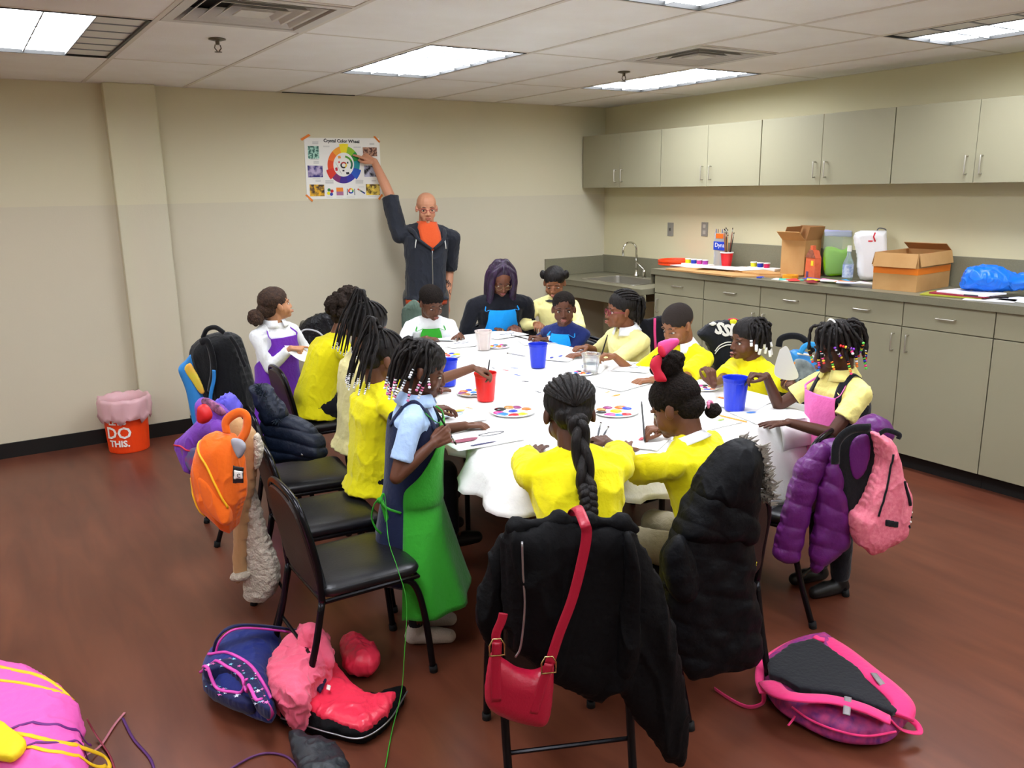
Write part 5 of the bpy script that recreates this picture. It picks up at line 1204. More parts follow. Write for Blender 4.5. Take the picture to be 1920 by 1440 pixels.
tag(pillow('scarf', [(404, 754), (418, 741), (436, 738), (446, 752), (450, 774), (428, 780), (408, 770)], Pp+V((.12, .1, 0)), Nl, .05, .03, cloth('periwinkle', '6a63d8'), None, w=.04, disp=folds(.012, 18)), 'periwinkle knit scarf bunched beside the black rolling backpack', 'scarf')
# chair and rolling backpack
bc = make_chair('chair hidden behind the tall black rolling backpack', (pF.x-.05, pF.y+.56, 0), face_rz(1, -.1)); Pb = V((pF.x-.36, pF.y+.52, .8))
t = thing('backpack', 'tall black rolling backpack with a colourful front pocket, against the wall side', 'backpack', (Pb.x, Pb.y, .4))
pillow('main_pocket', [(370, 645), (384, 630), (407, 622), (432, 624), (445, 638), (454, 664), (461, 692), (470, 730), (468, 790), (430, 815), (404, 800), (395, 752), (379, 700), (368, 665)], Pb, Nl, .11, .09, cloth('neoprene_black', '0d0e11', .8), t, w=.09, disp=folds(.005, 8))
pillow('front_pocket', [(341, 689), (354, 672), (368, 659), (376, 690), (387, 722), (399, 760), (396, 800), (372, 800), (356, 730)], Pb+Nl*.07, Nl, .06, .04, mat('pocket_blue', '2a86d0', .5), t, w=.05)
pillow('print_panel', [(346, 692), (356, 680), (366, 694), (376, 712), (384, 735), (376, 738), (362, 718)], Pb+Nl*.125, Nl, .008, .004, mat('print_orange', 'f0a04a', .5, noise=(12, .2, 'd8d83c')), t, w=.02)
px_strap('top_handle', [(380, 634), (388, 618), (404, 614), (420, 624)], Pb+Nl*.06, Nl, .012, .008, MATS['neoprene_black'], t)
px_strap('shoulder_strap', [(376, 642), (388, 640), (398, 668), (400, 700), (394, 735)], Pb+Nl*.12, Nl, .018, .008, MATS['neoprene_black'], t)
px_strap('strap_webbing', [(401, 694), (401, 712), (396, 735), (394, 755)], Pb+Nl*.135, Nl, .010, .004, MATS['pocket_blue'], t)
px_strap('shoulder_strap', [(432, 632), (444, 650), (452, 670), (460, 688)], Pb+Nl*.10, Nl, .010, .008, MATS['neoprene_black'], t)
Pn = V((pF.x-.08, pF.y-.05, .6))
t = thing('coat', 'navy puffer coat with a fur-edged hood over the far left chair', 'coat', (Pn.x, Pn.y, .5))
m_nv = mat('coat_navy_nylon', '131d30', .5, spec=.4, bump=(35, .5))
pillow('coat_body', [(492, 775), (510, 765), (552, 780), (590, 805), (608, 832), (607, 858), (560, 862), (515, 864), (505, 830)], Pn, Nl, .06, .04, m_nv, t, w=.05, disp=quilt(.012, .07, (.2, 0, 1), 8))
pillow('hood', [(470, 722), (488, 718), (503, 724), (520, 745), (540, 775), (530, 795), (505, 800), (492, 775), (480, 745)], Pn+Nl*.02, Nl, .06, .04, m_nv, t, w=.05, disp=folds(.01, 14))
g = G()
for i in range(170):
    f = rnd.random(); u, v = 486+36*f+rnd.uniform(-3, 3), 724+66*f; p = plane_at(u, v, Pn+Nl*.06, Nl); d = (IL*rnd.uniform(-.4, 1)+V((0, 0, rnd.uniform(-1, .6)))+Nl*rnd.uniform(0, 1)).normalized(); g.tube([p, p+d*.03], [.004, .0008], 4)
o = obj('fur_trim', g, mat('fur_navy', '1c2836', .9), t); o['kind'] = 'stuff'
obj('snap', G().ell(plane_at(567, 852, Pn+Nl*.06, Nl), .008), m_zip, t, smooth=True)
# jacket behind the afro child
jp = at(603, 655, z=.60); jc = make_chair('black chair at the far left end under the shiny dark jacket', (jp.x+.15, jp.y+.10, 0), face_rz(.9, -.45)); Pj = jp
t = thing('jacket', 'shiny black jacket with a reflective silver strip on the far left chair', 'jacket', (Pj.x, Pj.y, .5))
pillow('body', [(556, 625), (562, 610), (575, 597), (602, 586), (632, 586), (642, 610), (640, 670), (600, 700), (575, 670)], Pj, TO, .05, .05, mat('jacket_shiny', '0e1016', .35, bump=(60, .8)), t, w=.06, disp=folds(.008, 12))
stickon([(562, 624), (575, 616), (590, 617), (602, 622), (617, 636)], Pj, TO, .056, 0, 'reflective_strip', mat('reflective', 'c9ccd0', .3), t, flat=(.007, .002))
# right side, behind the children
for (pts, P_, lab, nm) in [([(1200, 602), (1215, 597), (1250, 592), (1256, 620), (1252, 665), (1215, 668), (1203, 640)], SP[[s[0] for s in SP].index(next(s[0] for s in SP if s[1] and 'red glasses' in s[1]))][0], 'dark jacket hanging between the girl with red glasses and the boy in bright yellow', 'jacket')]:
    Pj = V((P_.cp.x, P_.cp.y, 0))-P_.F0*.30+V((0, -.12, 0)); t = thing(nm, lab, 'jacket', (Pj.x, Pj.y, .5))
    pillow('body', pts, Pj, TO, .03, .03, MATS['black_jacket'], t, w=.04, disp=folds(.006, 12)); stickon([(1226, 595), (1226, 625), (1228, 655)], Pj, TO, .034, 0, 'pink_strip', MATS['bow_pink'], t, flat=(.008, .003))
qb = next(s[0] for s in SP if s[1] and 'bright yellow' in s[1]); Pj = V((qb.cp.x, qb.cp.y, 0))-qb.F0*.34+V((0, -.22, 0))
t = thing('jacket', 'black varsity jacket with white letters and a yellow emblem on a chair back', 'jacket', (Pj.x, Pj.y, .5))
m_js = cloth('jersey_black', '191b22', .7)
pillow('body', [(1306, 628), (1315, 615), (1333, 604), (1358, 599), (1385, 598), (1405, 603), (1412, 640), (1400, 690), (1385, 735), (1345, 735), (1335, 690), (1326, 650)], Pj, TO, .05, .05, m_js, t, w=.06, disp=folds(.006, 9))
for ch, u, v, r_ in (('S', 1346, 625, -14), ('S', 1360, 629, -10), ('E', 1374, 628, -6), ('S', 1388, 626, 0)): label_text(t, 'letter', ch, .085, Pj+TO*.052, TO, u, v, m_white, rot=r_, bold=.004, depth=.003)
pillow('emblem', [(1368, 600), (1375, 597), (1382, 600), (1381, 609), (1375, 613), (1369, 608)], Pj+TO*.05, TO, .006, .004, mat('emblem_yellow', 'd8d41f', .5), t, w=.01, step=.004)
pillow('emblem_top', [(1362, 599), (1374, 595), (1386, 599), (1380, 602), (1368, 602)], Pj+TO*.046, TO, .006, .004, mat('piping_red', 'x'), t, w=.01, step=.004)
pillow('white_patch', [(1326, 608), (1338, 602), (1346, 606), (1338, 613)], Pj+TO*.045, TO, .004, .004, m_white, t, w=.01, step=.004, curve=False)
for k in (0, 5): stickon([(1336, 655+k), (1344, 645+k), (1356, 639+k), (1366, 638+k)], Pj, TO, .056, .003, 'stripe', m_white, t)
qw = next(s[0] for s in SP if s[1] and 'white beads' in s[1]); Pj = V((qw.cp.x, qw.cp.y, 0))-qw.F0*.36+V((.05, -.12, 0))
t = thing('backpack', 'backpack with a black handle and bright blue trim behind the girl with white beads', 'backpack', (Pj.x, Pj.y, .5))
pillow('main_pocket', [(1478, 668), (1490, 655), (1515, 660), (1538, 675), (1552, 700), (1558, 740), (1550, 790), (1500, 790), (1482, 720)], Pj, TO, .07, .06, mat('pocket_blue', 'x'), t, w=.06)
pillow('clear_panel', [(1488, 676), (1510, 674), (1530, 692), (1538, 720), (1500, 740), (1490, 710)], Pj+TO*.065, TO, .010, .006, mat('panel_silver', '9aa6a8', .35, noise=(30, .2, '5b6468')), t, w=.02)
px_strap('carry_handle', [(1460, 650), (1464, 636), (1480, 630), (1500, 632), (1515, 644), (1524, 660)], Pj+TO*.04, TO, .018, .010, m_blk, t)
px_strap('strap_loop', [(1501, 662), (1508, 650), (1522, 646), (1533, 652), (1534, 668)], Pj+TO*.08, TO, .016, .003, mat('webbing_blue', '2f9be0', .5), t)
stickon([(1486, 658), (1512, 662), (1536, 678), (1550, 704)], Pj, TO, .075, .006, 'piping', m_white, t)
# ---- on the floor: open pink backpack
UP = V((0, 0, 1)); Pz = lambda z: V((-3, -5, z))
c = at(1570, 1290, z=0); t = thing('backpack', 'pink backpack with a black back panel lying flat on the floor at right', 'backpack', c)
m_hp = cloth('hot_pink', 'f03a7e', .6, .2); m_pat = mat('pattern_heart', 'c9407c', .6, noise=(38, .12, '5a2a78'))
pillow('body', [(1422, 1262), (1436, 1240), (1480, 1212), (1530, 1200), (1560, 1206), (1700, 1322), (1702, 1350), (1672, 1382), (1622, 1388), (1560, 1378), (1500, 1350), (1450, 1315)], Pz(.05), UP, .06, .045, m_pat, t, w=.08)
pillow('back_panel', [(1437, 1239), (1480, 1208), (1524, 1197), (1545, 1207), (1612, 1254), (1686, 1333), (1673, 1339), (1577, 1303), (1494, 1293), (1465, 1273), (1439, 1268)], Pz(.125), UP, .006, .02, cloth('panel_black', '1b1d22', .8, .3), t, w=.02, curve=False)
Z_ = lambda pts, z: [at(u, v, z=zz) for (u, v), zz in zip(pts, z if isinstance(z, list) else [z]*len(pts))]
def fst(name, pts, z, w, m, th=.004, par=None, on=None):
    W = spline(Z_(pts, z), 8)
    if on:
        W = [snap(p, UP, on, th*.6) for p in W]
        for _ in range(5): W = [V((p.x, p.y, max(p.z, (W[max(i-1, 0)].z+p.z+W[min(i+1, len(W)-1)].z)/3))) for i, p in enumerate(W)]
    return obj(name, G().tube(W, 1, 8, flat=(w, th), up=UP), m, par or t, smooth=True)
fst('shoulder_strap', [(1442, 1280), (1462, 1300), (1500, 1308), (1560, 1312), (1620, 1328), (1668, 1350)], [.10, .12, .135, .14, .14, .12], .040, m_hp, .010)
fst('shoulder_strap', [(1546, 1200), (1580, 1222), (1625, 1258), (1665, 1290), (1692, 1320), (1690, 1344)], [.10, .11, .125, .135, .13, .11], .040, m_hp, .010)
fst('side_strap', [(1530, 1196), (1490, 1204), (1450, 1226), (1428, 1246), (1424, 1275), (1432, 1300)], .09, .016, m_hp)
fst('loose_webbing', [(1432, 1296), (1430, 1318), (1404, 1326), (1374, 1314), (1340, 1292)], [.06, .02, .008, .008, .008], .012, m_hp, .002)
fst('grab_handle', [(1666, 1346), (1690, 1368), (1722, 1374), (1720, 1360), (1700, 1342), (1690, 1330)], [.11, .06, .04, .05, .08, .11], .011, m_hp)
for pts, z in (([(1590, 1307), (1587, 1340)], [.151, .148]), ([(1638, 1262), (1655, 1284)], [.14, .142])): fst('reflective_band', [pts[0], ((pts[0][0]+pts[1][0])/2, (pts[0][1]+pts[1][1])/2), pts[1]], [z[0], .152, z[1]], .012, mat('reflect_grey', '8b8588', .4), .002)
fst('piping', [(1485, 1326), (1520, 1350), (1570, 1370), (1625, 1380), (1680, 1372)], .075, .004, m_hp); fst('zipper_pull', [(1492, 1340), (1486, 1350), (1478, 1360)], .05, .004, m_hp, .002)
fst('buckle', [(1528, 1194), (1536, 1198), (1546, 1200)], .12, .014, m_hp, .006)
# blue star backpack, coral jacket
c = at(450, 1290, z=0); t = thing('backpack', 'navy backpack with star print and pink piping on the floor at left', 'backpack', c)
m_nb = cloth('navy_nylon', '1c2c74', .6, .2); m_st = cloth('star_print_cloth', '141a48', .6, .2); m_pp = mat('piping_pink', 'd94ab0', .5)
SB = [pillow('body', [(378, 1262), (391, 1241), (424, 1214), (467, 1205), (530, 1206), (520, 1240), (512, 1280), (520, 1320), (512, 1344), (492, 1342), (450, 1326), (400, 1304), (380, 1286)], Pz(.07), UP, .10, .065, m_nb, t, w=.10, disp=folds(.004, 10))]
SB.append(pillow('front_pocket', [(378, 1256), (400, 1244), (432, 1236), (462, 1244), (485, 1272), (503, 1312), (508, 1336), (480, 1322), (462, 1290), (440, 1266), (415, 1256), (390, 1262)], Pz(.16), UP, .012, .05, m_st, t, w=.03))
SB.append(pillow('side_pocket', [(380, 1272), (400, 1284), (440, 1292), (468, 1296), (480, 1322), (440, 1318), (400, 1300), (384, 1288)], Pz(.10), UP, .012, .05, m_st, t, w=.03))
for pts, z in (([(376, 1262), (396, 1250), (420, 1246), (446, 1258), (466, 1284), (480, 1312), (494, 1334)], [.10, .14, .175, .18, .18, .17, .13]), ([(392, 1242), (432, 1228), (468, 1240), (496, 1272), (508, 1302)], [.12, .17, .185, .18, .14]), ([(384, 1276), (410, 1290), (440, 1294), (466, 1296)], [.11, .12, .125, .13])): fst('piping', pts, z, .006, m_pp, .005, on=SB)
g = G()
for i in range(150):
    u, v = rnd.uniform(382, 506), rnd.uniform(1240, 1330); p0 = at(u, v, z=.15); p = snap(p0, UP, SB[1:], .001)
    if p is p0: continue
    a0, r_ = rnd.uniform(0, 6), rnd.choice((.006, .009, .011)); g.add([p+V((math.cos(a0+k*PI/5), math.sin(a0+k*PI/5), 0))*(r_ if k % 2 == 0 else r_*.42) for k in range(10)], [tuple(range(10))], rnd.randrange(3))
obj('star_print', g, [mat('star_white', 'd5dcec', .5), mat('star_teal', '7fc4d8', .5), mat('star_pink', 'd86ab0', .5)], t)['kind'] = 'stuff'
fst('carry_strap', [(400, 1228), (406, 1200), (424, 1180), (452, 1172), (500, 1174), (560, 1182)], [.14, .20, .24, .24, .20, .12], .018, m_st, .005)
fst('strap_piping', [(403, 1232), (410, 1206), (428, 1186), (454, 1178), (500, 1180), (558, 1187)], [.14, .20, .24, .24, .20, .12], .005, m_pp, .004)
fst('strap_tab', [(488, 1312), (500, 1328), (508, 1344)], [.16, .15, .08], .016, m_pp, .006)
c = at(620, 1320, z=0); t = thing('jacket', 'black jacket thrown open on the floor showing its coral pink lining', 'jacket', c)
m_co = mat('satin_coral', 'e8324e', .32, spec=.6, bump=(25, .5)); m_fp = cloth('fleece_pink', 'e4607c', .9, .4)
pillow('shell', [(500, 1235), (506, 1290), (520, 1335), (532, 1352), (565, 1364), (621, 1380), (677, 1388), (730, 1358), (766, 1294), (740, 1296), (690, 1306), (640, 1270), (600, 1210), (540, 1205)], Pz(.03), UP, .035, .028, m_coatb, t, w=.05, disp=folds(.008, 10))
pillow('satin_lining', [(624, 1240), (650, 1268), (677, 1297), (706, 1308), (745, 1302), (734, 1333), (703, 1362), (669, 1372), (621, 1358), (593, 1346), (562, 1322), (575, 1285), (600, 1255)], Pz(.055), UP, .03, .02, m_co, t, w=.05, disp=folds(.008, 7))
pillow('fleece_hood', [(582, 1180), (615, 1196), (624, 1232), (607, 1257), (585, 1284), (571, 1319), (540, 1318), (512, 1295), (502, 1269), (511, 1235), (528, 1206), (552, 1192)], Pz(.15), UP, .05, .14, m_fp, t, w=.06, disp=folds(.018, 9, (1, 1, 1), 3))
g = G().caps(spline([at(568, 1225, z=.17), at(576, 1190, z=.23), at(585, 1185, z=.24), at(603, 1215, z=.19), at(612, 1240, z=.15)], 4), [.03]*6+[.035]*11, n=10); blob('hood_peak', g, m_fp, t, .007, smooth=4, disp=folds(.008, 14))
pillow('sleeve', [(636, 1215), (655, 1196), (680, 1198), (702, 1214), (716, 1232), (702, 1254), (672, 1256), (646, 1248)], Pz(.06), UP, .05, .05, m_co, t, w=.07, disp=folds(.010, 12))
pillow('brand_patch', [(604, 1257), (617, 1266), (602, 1300), (588, 1290)], Pz(.10), UP, .003, .01, mat('patch_navy', '14163f', .6), t, w=.01, curve=False, step=.005)
pillow('care_tag', [(612, 1282), (623, 1285), (620, 1296), (610, 1293)], Pz(.108), UP, .002, .002, m_white, t, w=.01, curve=False, step=.004)
fst('zipper', [(526, 1346), (565, 1358), (621, 1375), (677, 1384), (728, 1352), (764, 1296)], .045, .003, m_zip, .003)
pillow('cuff_sleeve', [(538, 1378), (580, 1384), (622, 1396), (645, 1412), (655, 1440), (650, 1480), (590, 1480), (560, 1440)], Pz(.04), UP, .04, .035, mat('coat_dark_grey', '20252a', .45, bump=(30, .5)), t, w=.06, disp=folds(.01, 10))
tag(obj('shoelace', G().tube(spline(Z_([(425, 1446), (470, 1420), (505, 1412), (540, 1420), (565, 1446)], .006), 8), .004, 6), mat('lace_plum', '5a2a5e', .6), smooth=True), 'thin plum cord curving on the floor at the bottom edge', 'cord')
# pile of aprons lower left
c = at(40, 1400, z=0); t = thing('apron_pile', 'pink apron heaped with yellow and purple ties in the bottom left corner', 'apron', c)
m_ap = mat('apron_fabric_pink', 'e85fb4', .65, bump=(60, .2))
AP = [pillow('pink_apron', [(-90, 1262), (0, 1264), (60, 1272), (110, 1296), (142, 1326), (163, 1348), (158, 1392), (166, 1430), (150, 1500), (-90, 1500)], Pz(.08), UP, .12, .07, m_ap, t, w=.16, disp=folds(.010, 7, (1, 1, 1)))]
pillow('yellow_apron', [(-60, 1352), (0, 1354), (20, 1366), (52, 1394), (25, 1424), (-10, 1422), (-60, 1420)], Pz(.21), UP, .02, .02, mat('apron_fabric_yellow', 'f2d414', .6, bump=(60, .2)), t, w=.04)
my, mpu = mat('tie_yellow', 'f3c21c', .6), mat('tie_purple', '6a2478', .6)
for pts, z, m, w in (([(-20, 1252), (40, 1258), (90, 1280), (138, 1322)], [.19, .19, .16, .10], my, .008), ([(-20, 1274), (50, 1280), (100, 1300), (140, 1325)], [.20, .20, .17, .10], my, .007), ([(24, 1372), (90, 1385), (150, 1400), (195, 1420), (205, 1438), (180, 1446)], [.21, .2, .14, .03, .012, .01], my, .008), ([(50, 1396), (100, 1402), (150, 1430), (200, 1442)], [.21, .2, .12, .02], my, .007),
                     ([(10, 1366), (50, 1348), (90, 1348), (130, 1375), (172, 1405)], [.21, .22, .21, .14, .03], mpu, .006), ([(50, 1394), (85, 1390), (120, 1400), (160, 1432), (190, 1446)], [.21, .2, .16, .06, .01], mpu, .005)): fst('tie', pts, z, w, m, .002, on=AP)
for pts, z, col, lab in (([(163, 1348), (180, 1378), (205, 1415), (216, 1445)], [.08, .02, .006, .006], '8a3040', 'dark red ribbon end on the floor beside the pink apron pile'), ([(158, 1418), (188, 1398), (214, 1360), (234, 1336)], [.03, .01, .006, .006], 'b8707c', 'dusty pink ribbon end on the floor beside the pink apron pile'), ([(230, 1346), (250, 1385), (280, 1420), (290, 1445)], [.008, .006, .006, .006], '4a1c5c', 'dark purple ribbon end on the floor beside the pink apron pile')):
    tag(obj('ribbon', G().tube(spline(Z_(pts, z), 8), 1, 6, flat=(.005, .0015), up=UP), mat('ribbon_'+col, col, .6), smooth=True), lab, 'ribbon')
# bucket with liner
B = at(240, 836, z=0); B = V((B.x, B.y+.0, 0)); B.y = min(B.y, -.27)
t = thing('bucket', 'orange bucket with white lettering and a pink bin liner by the pillar', 'bucket', B); m_bk = mat('bucket_orange', 'f0430f', .4)
obj('pail', G().lathe([(0, .004), (.125, .004), (.132, 0), (.135, .01), (.15, .33), (.158, .335), (.16, .36), (.156, .372), (.150, .372), (.146, .35), (.128, .02), (0, .02)], B, 36), m_bk, t, smooth=False, bevel=.002)
g = G(); n = 48; rows = []
rnd = random.Random(6); ph = [rnd.uniform(0, 6) for _ in range(6)]
def rip(a, k): return .006*math.sin(a*7+ph[0]+k)+.005*math.sin(a*13+ph[1])+.004*math.sin(a*23+ph[2]+k*2)
for k, (r, z) in enumerate([(.12, .25), (.138, .34), (.150, .385), (.166, .388), (.172, .36), (.170, .31), (.168, .27), (.170, .235)]):
    rows.append([B+V(((r+rip(2*PI*i/n, k)*(.3 if k < 3 else 1))*math.cos(2*PI*i/n), (r+rip(2*PI*i/n, k)*(.3 if k < 3 else 1))*math.sin(2*PI*i/n), z+(rip(2*PI*i/n, k)*2.5 if k > 5 else rip(2*PI*i/n, k)*.6))) for i in range(n)])
g.loft(rows, cap=False)
obj('liner', g, mat('liner_pink', 'f6c8cc', .35, trans=.25, alpha=.88), t, smooth=True, solid=.001)
fc = (CAM-B); fc.z = 0; fc.normalize(); X = V((0, 0, 1)).cross(fc).normalized()
def curved(body, size, z, dx, bold=.0):
    gg = G().text(body, size, Matrix(), depth=.0008, bold=bold); r0 = .1375+z*.045
    gg.v = [tuple(B+(fc*math.cos((x+dx)/r0)+X*math.sin((x+dx)/r0))*(r0+.0025+zz)+V((0, 0, z+y))) for x, y, zz in gg.v]; return gg
m_wl = mat('letter_white', 'f1ece6', .5)
for body, size, z in (("LET'S", .055, .215), ('DO', .115, .115), ('THIS.', .062, .055)): obj('lettering', curved(body, size, z, -.065, .002), m_wl, t)
# ---------------------------------------------------------------- things on the table
m_paper = mat('drawing_paper', 'f4f4f2', .75); T0 = TZ+.0065
def sheet(u, v, w, h, rot, label, marks=(), nm='paper', z=T0, m=None):
    c = at(u, v, z=z); a = R(rot); X = V((math.cos(a), math.sin(a), 0)); Y = V((-math.sin(a), math.cos(a), 0))
    t = obj(nm, G().grid(lambda s, q: c+X*(s-.5)*w+Y*(q-.5)*h+V((0, 0, .0035*max(0, nz((s*2+u, q*2+v, 0), 1.6)))), 8, 8), m or m_paper, smooth=True, solid=.0006); tag(t, label, 'paper')
    for k, (dx, dy, rx, ry, col, kind) in enumerate(marks):
        g = G(); rnd = random.Random(k+u)
        pts = [(dx+rx*math.cos(2*PI*i/22)*(1+.13*math.sin(3*2*PI*i/22+k)), dy+ry*math.sin(2*PI*i/22)*(1+.13*math.cos(2*2*PI*i/22))) for i in range(22)]
        P3 = lambda x, y: c+X*x+Y*y+V((0, 0, .0045))
        if kind == 'fill': g.add([P3(x, y) for x, y in pts], [tuple(range(22))])
        else: g.tube([P3(x, y) for x, y in pts+[pts[0]]], .0016, 5, cap=False)
        obj('painted_shape', g, mat('paint_'+col, col, .5), t)
    return t
S_ = [(806, 650, .26, .20, 20, 'sheet of paper under the brush of the boy in white', [(.02, 0, .05, .02, '8a8a90', 'line')]),
      (868, 645, .24, .20, -5, 'sheet of paper under the flat hand of the boy in white', [(.0, .02, .05, .02, '6f7076', 'line')]),
      (945, 628, .28, .20, 5, 'sheet the woman in the blue apron is writing on', [(.03, .0, .06, .015, '70737c', 'line')]),
      (1012, 640, .26, .20, -20, 'sheet in front of the girl with two puffs', [(-.04, 0, .03, .015, '7a7d88', 'line')]),
      (1052, 668, .26, .20, 30, 'painting with blue dabs behind the far blue cup', [(-.07, .03, .02, .01, '3344b8', 'fill'), (-.01, .0, .025, .01, '5060c8', 'fill'), (.06, -.03, .02, .01, '4a4ab0', 'fill')]),
      (1100, 690, .24, .20, 40, 'paper with small dark marks left of the clear cup', [(.03, .03, .012, .008, '2b3f78', 'fill'), (.06, .0, .01, .006, '3d78c0', 'fill'), (-.01, .02, .01, .005, '27374f', 'fill')]),
      (1190, 688, .26, .20, 35, 'paper under the arm of the boy in bright yellow', [(.02, 0, .06, .03, '6d7480', 'line')]),
      (1165, 720, .25, .20, 10, 'blank paper in the middle of the right side', []),
      (845, 783, .28, .22, -8, 'painting with a blue ring and a dark leaf beside the green apron', [(.02, .03, .05, .025, '8fb4dd', 'line'), (-.06, -.01, .05, .016, '4a3a42', 'fill'), (.05, .08, .045, .018, 'e6cf6a', 'fill')]),
      (900, 822, .30, .22, -4, 'painting with a maroon leaf and a black outlined leaf, nearest the left corner', [(-.07, .0, .06, .024, '8c2a4a', 'fill'), (.06, .02, .055, .02, '3a3a3e', 'line'), (-.03, -.08, .06, .008, '2a2c5e', 'fill')]),
      (1205, 822, .26, .20, 30, 'paper with a small red mark in front of the girl with the bow', [(-.02, .0, .022, .008, 'cf3a4a', 'fill')]),
      (1395, 752, .30, .22, 20, 'crumpled white paper behind the right blue cup', []),
      (1330, 790, .24, .18, 0, 'paper with a green smudge near the wooden pencil', [(.05, -.02, .02, .01, '9ccf4a', 'fill')]),
      (1440, 778, .26, .20, -15, 'paper with a bright blue dab under the hand with rainbow beads', [(-.05, .05, .022, .012, '2f7fe0', 'fill')])]
for k, a in enumerate(S_): sheet(*a[:6], a[6], z=T0+.0012*(k % 3))
# a sheet hanging over the edge
e0 = at(1470, 790, z=T0+.004); g = G(); ex = V((1, -.05, 0)).normalized()
prof_ = [V((0, .20, .002)), V((0, .08, .003)), V((0, .01, .003)), V((0, -.035, -.008)), V((0, -.05, -.05)), V((.01, -.055, -.12))]
cc = V((-2.52, -4.33, TZ+.006))
g.grid(lambda s, q: cc+V((-.12+.24*s, 0, 0))+prof_[int(round(q*5))]+V((0, .006*math.sin(s*6), 0)), 10, 5); tag(obj('paper', g, m_paper, smooth=True, solid=.0006), 'white sheet hanging over the near right table edge', 'paper')
def cup(u, v, m, label, h=.135, r=.052, nm='cup'):
    c = at(u, v, z=T0); t = thing(nm, label, 'cup', c)
    obj('wall', G().lathe([(0, .003), (r*.74, .003), (r*.76, 0), (r*.80, .012), (r*.97, h*.86), (r*1.0, h*.87), (r, h-.004), (r*1.05, h), (r*1.05, h-.008), (r*.97, h-.004), (r*.93, h*.86), (r*.74, .01), (0, .01)], c, 32), m, t, smooth=False, bevel=.001)
    obj('water', G().lathe([(0, h*.5), (r*.84, h*.5), (r*.84, h*.49), (0, h*.49)], c, 24), mat('murky_water', '6d7f8a', .08, trans=.3, ior=1.33), t)
    return c
m_cb = mat('cup_blue', '1432c8', .28, spec=.6); m_cr = mat('cup_red', 'd81414', .3, spec=.6)
for n_, f_ in (('cup_blue', .03), ('cup_red', .05)):
    pass
cup(1009, 688, m_cb, 'blue plastic cup in the middle of the far half of the table'); cup(840, 722, m_cb, 'blue plastic cup on the left, behind the reaching arm'); cR = cup(911, 750, m_cr, 'red plastic cup with a brush dipped in it')
cup(1377, 768, m_cb, 'blue plastic cup on the near right with a long brush in it', .15, .056)
cup(907, 655, mat('cup_frosted', 'efe2dc', .3, trans=.5, alpha=.85), 'cloudy plastic cup near the woman in the blue apron', .12, .052)
cup(1108, 700, mat('cup_clear', 'eef2f4', .08, trans=.9, alpha=.5), 'clear plastic cup in front of the girl with red glasses', .11, .05)
gr = reach.grip['L']; brush('dark brush dipped in the red cup by the reaching girl', cR+V((0, 0, .05)), cR+V((0, 0, .05))+(gr-cR-V((0, 0, .05)))*1.9, mat('handle_dark', 'x') if 'handle_dark' not in MATS else MATS['handle_dark'])
PC = ['d8202a', 'f0c81c', '2040c0', 'e86a20', '8a2a6a', 'b8823a', '1a1a1c', 'c83a8a', '2f7fd0']
def palette(u, v, r, label, seed, cols=PC):
    c = at(u, v, z=T0+.001); t = thing('palette', label, 'paint palette', c)
    obj('plate', G().lathe([(0, .002), (r*.9, .002), (r, .009), (r*1.01, .007), (r*.92, 0), (0, 0)], c, 36), mat('palette_white', 'f2f2ef', .35), t, smooth=False)
    rnd = random.Random(seed)
    for k in range(9):
        a = 2*PI*k/9+rnd.uniform(-.15, .15); rr_ = r*.66 if k < 8 else 0; q = c+V((math.cos(a)*rr_, math.sin(a)*rr_, .003)); s = r*rnd.uniform(.19, .27); col = cols[(k+seed) % len(cols)]
        obj('paint_blob', G().ell(q, (s*rnd.uniform(.8, 1.2), s, .005), nu=12, nv=6), mat('paint_'+col, col, .25), t, smooth=True)
for a in [(840, 667, .085, 'paint palette with pink and blue wells behind the left blue cup', 1), (935, 650, .075, 'palette beside the cloudy cup, mostly white with dark edges', 6), (888, 737, .085, 'palette with yellow and red paint behind the red cup', 0), (962, 772, .105, 'largest round palette, full of yellow, red and blue paint', 3),
          (1155, 772, .105, 'round palette just right of the head with the long braid', 2), (1322, 728, .07, 'palette with orange paint right of the curly puff', 5), (1093, 700, .06, 'small palette with blue paint beside the clear cup', 4)]: palette(*a)
pencil('yellow wooden pencil lying left of the right blue cup', at(1345, 778, z=T0+.008), at(1400, 791, z=T0+.008)); pencil('short pencil lying behind the curly puff', at(1342, 744, z=T0+.008), at(1360, 747, z=T0+.008), MATS['pencil_orange'])
pencil('short tan pencil lying between the cups', at(1145, 743, z=T0+.008), at(1162, 740, z=T0+.008)); 
brush('dark brush lying by the paper of the woman', at(958, 628, z=T0+.01), at(990, 636, z=T0+.01)); brush('brush lying near the far blue cup with a tan handle', at(950, 662, z=T0+.01), at(985, 668, z=T0+.01), mat('handle_grey', '8c8c92', .4))
gr = wbead.grip['L']; P_ = gr+V((-.05, .02, .02)); tag(card('card', [(1462, 655), (1476, 650), (1488, 680), (1497, 706), (1480, 713), (1456, 706), (1452, 690)], P_, TO, .001, mat('card_grey', 'dcdcd8', .7)), 'rounded white card held up by the girl with white beads', 'card')
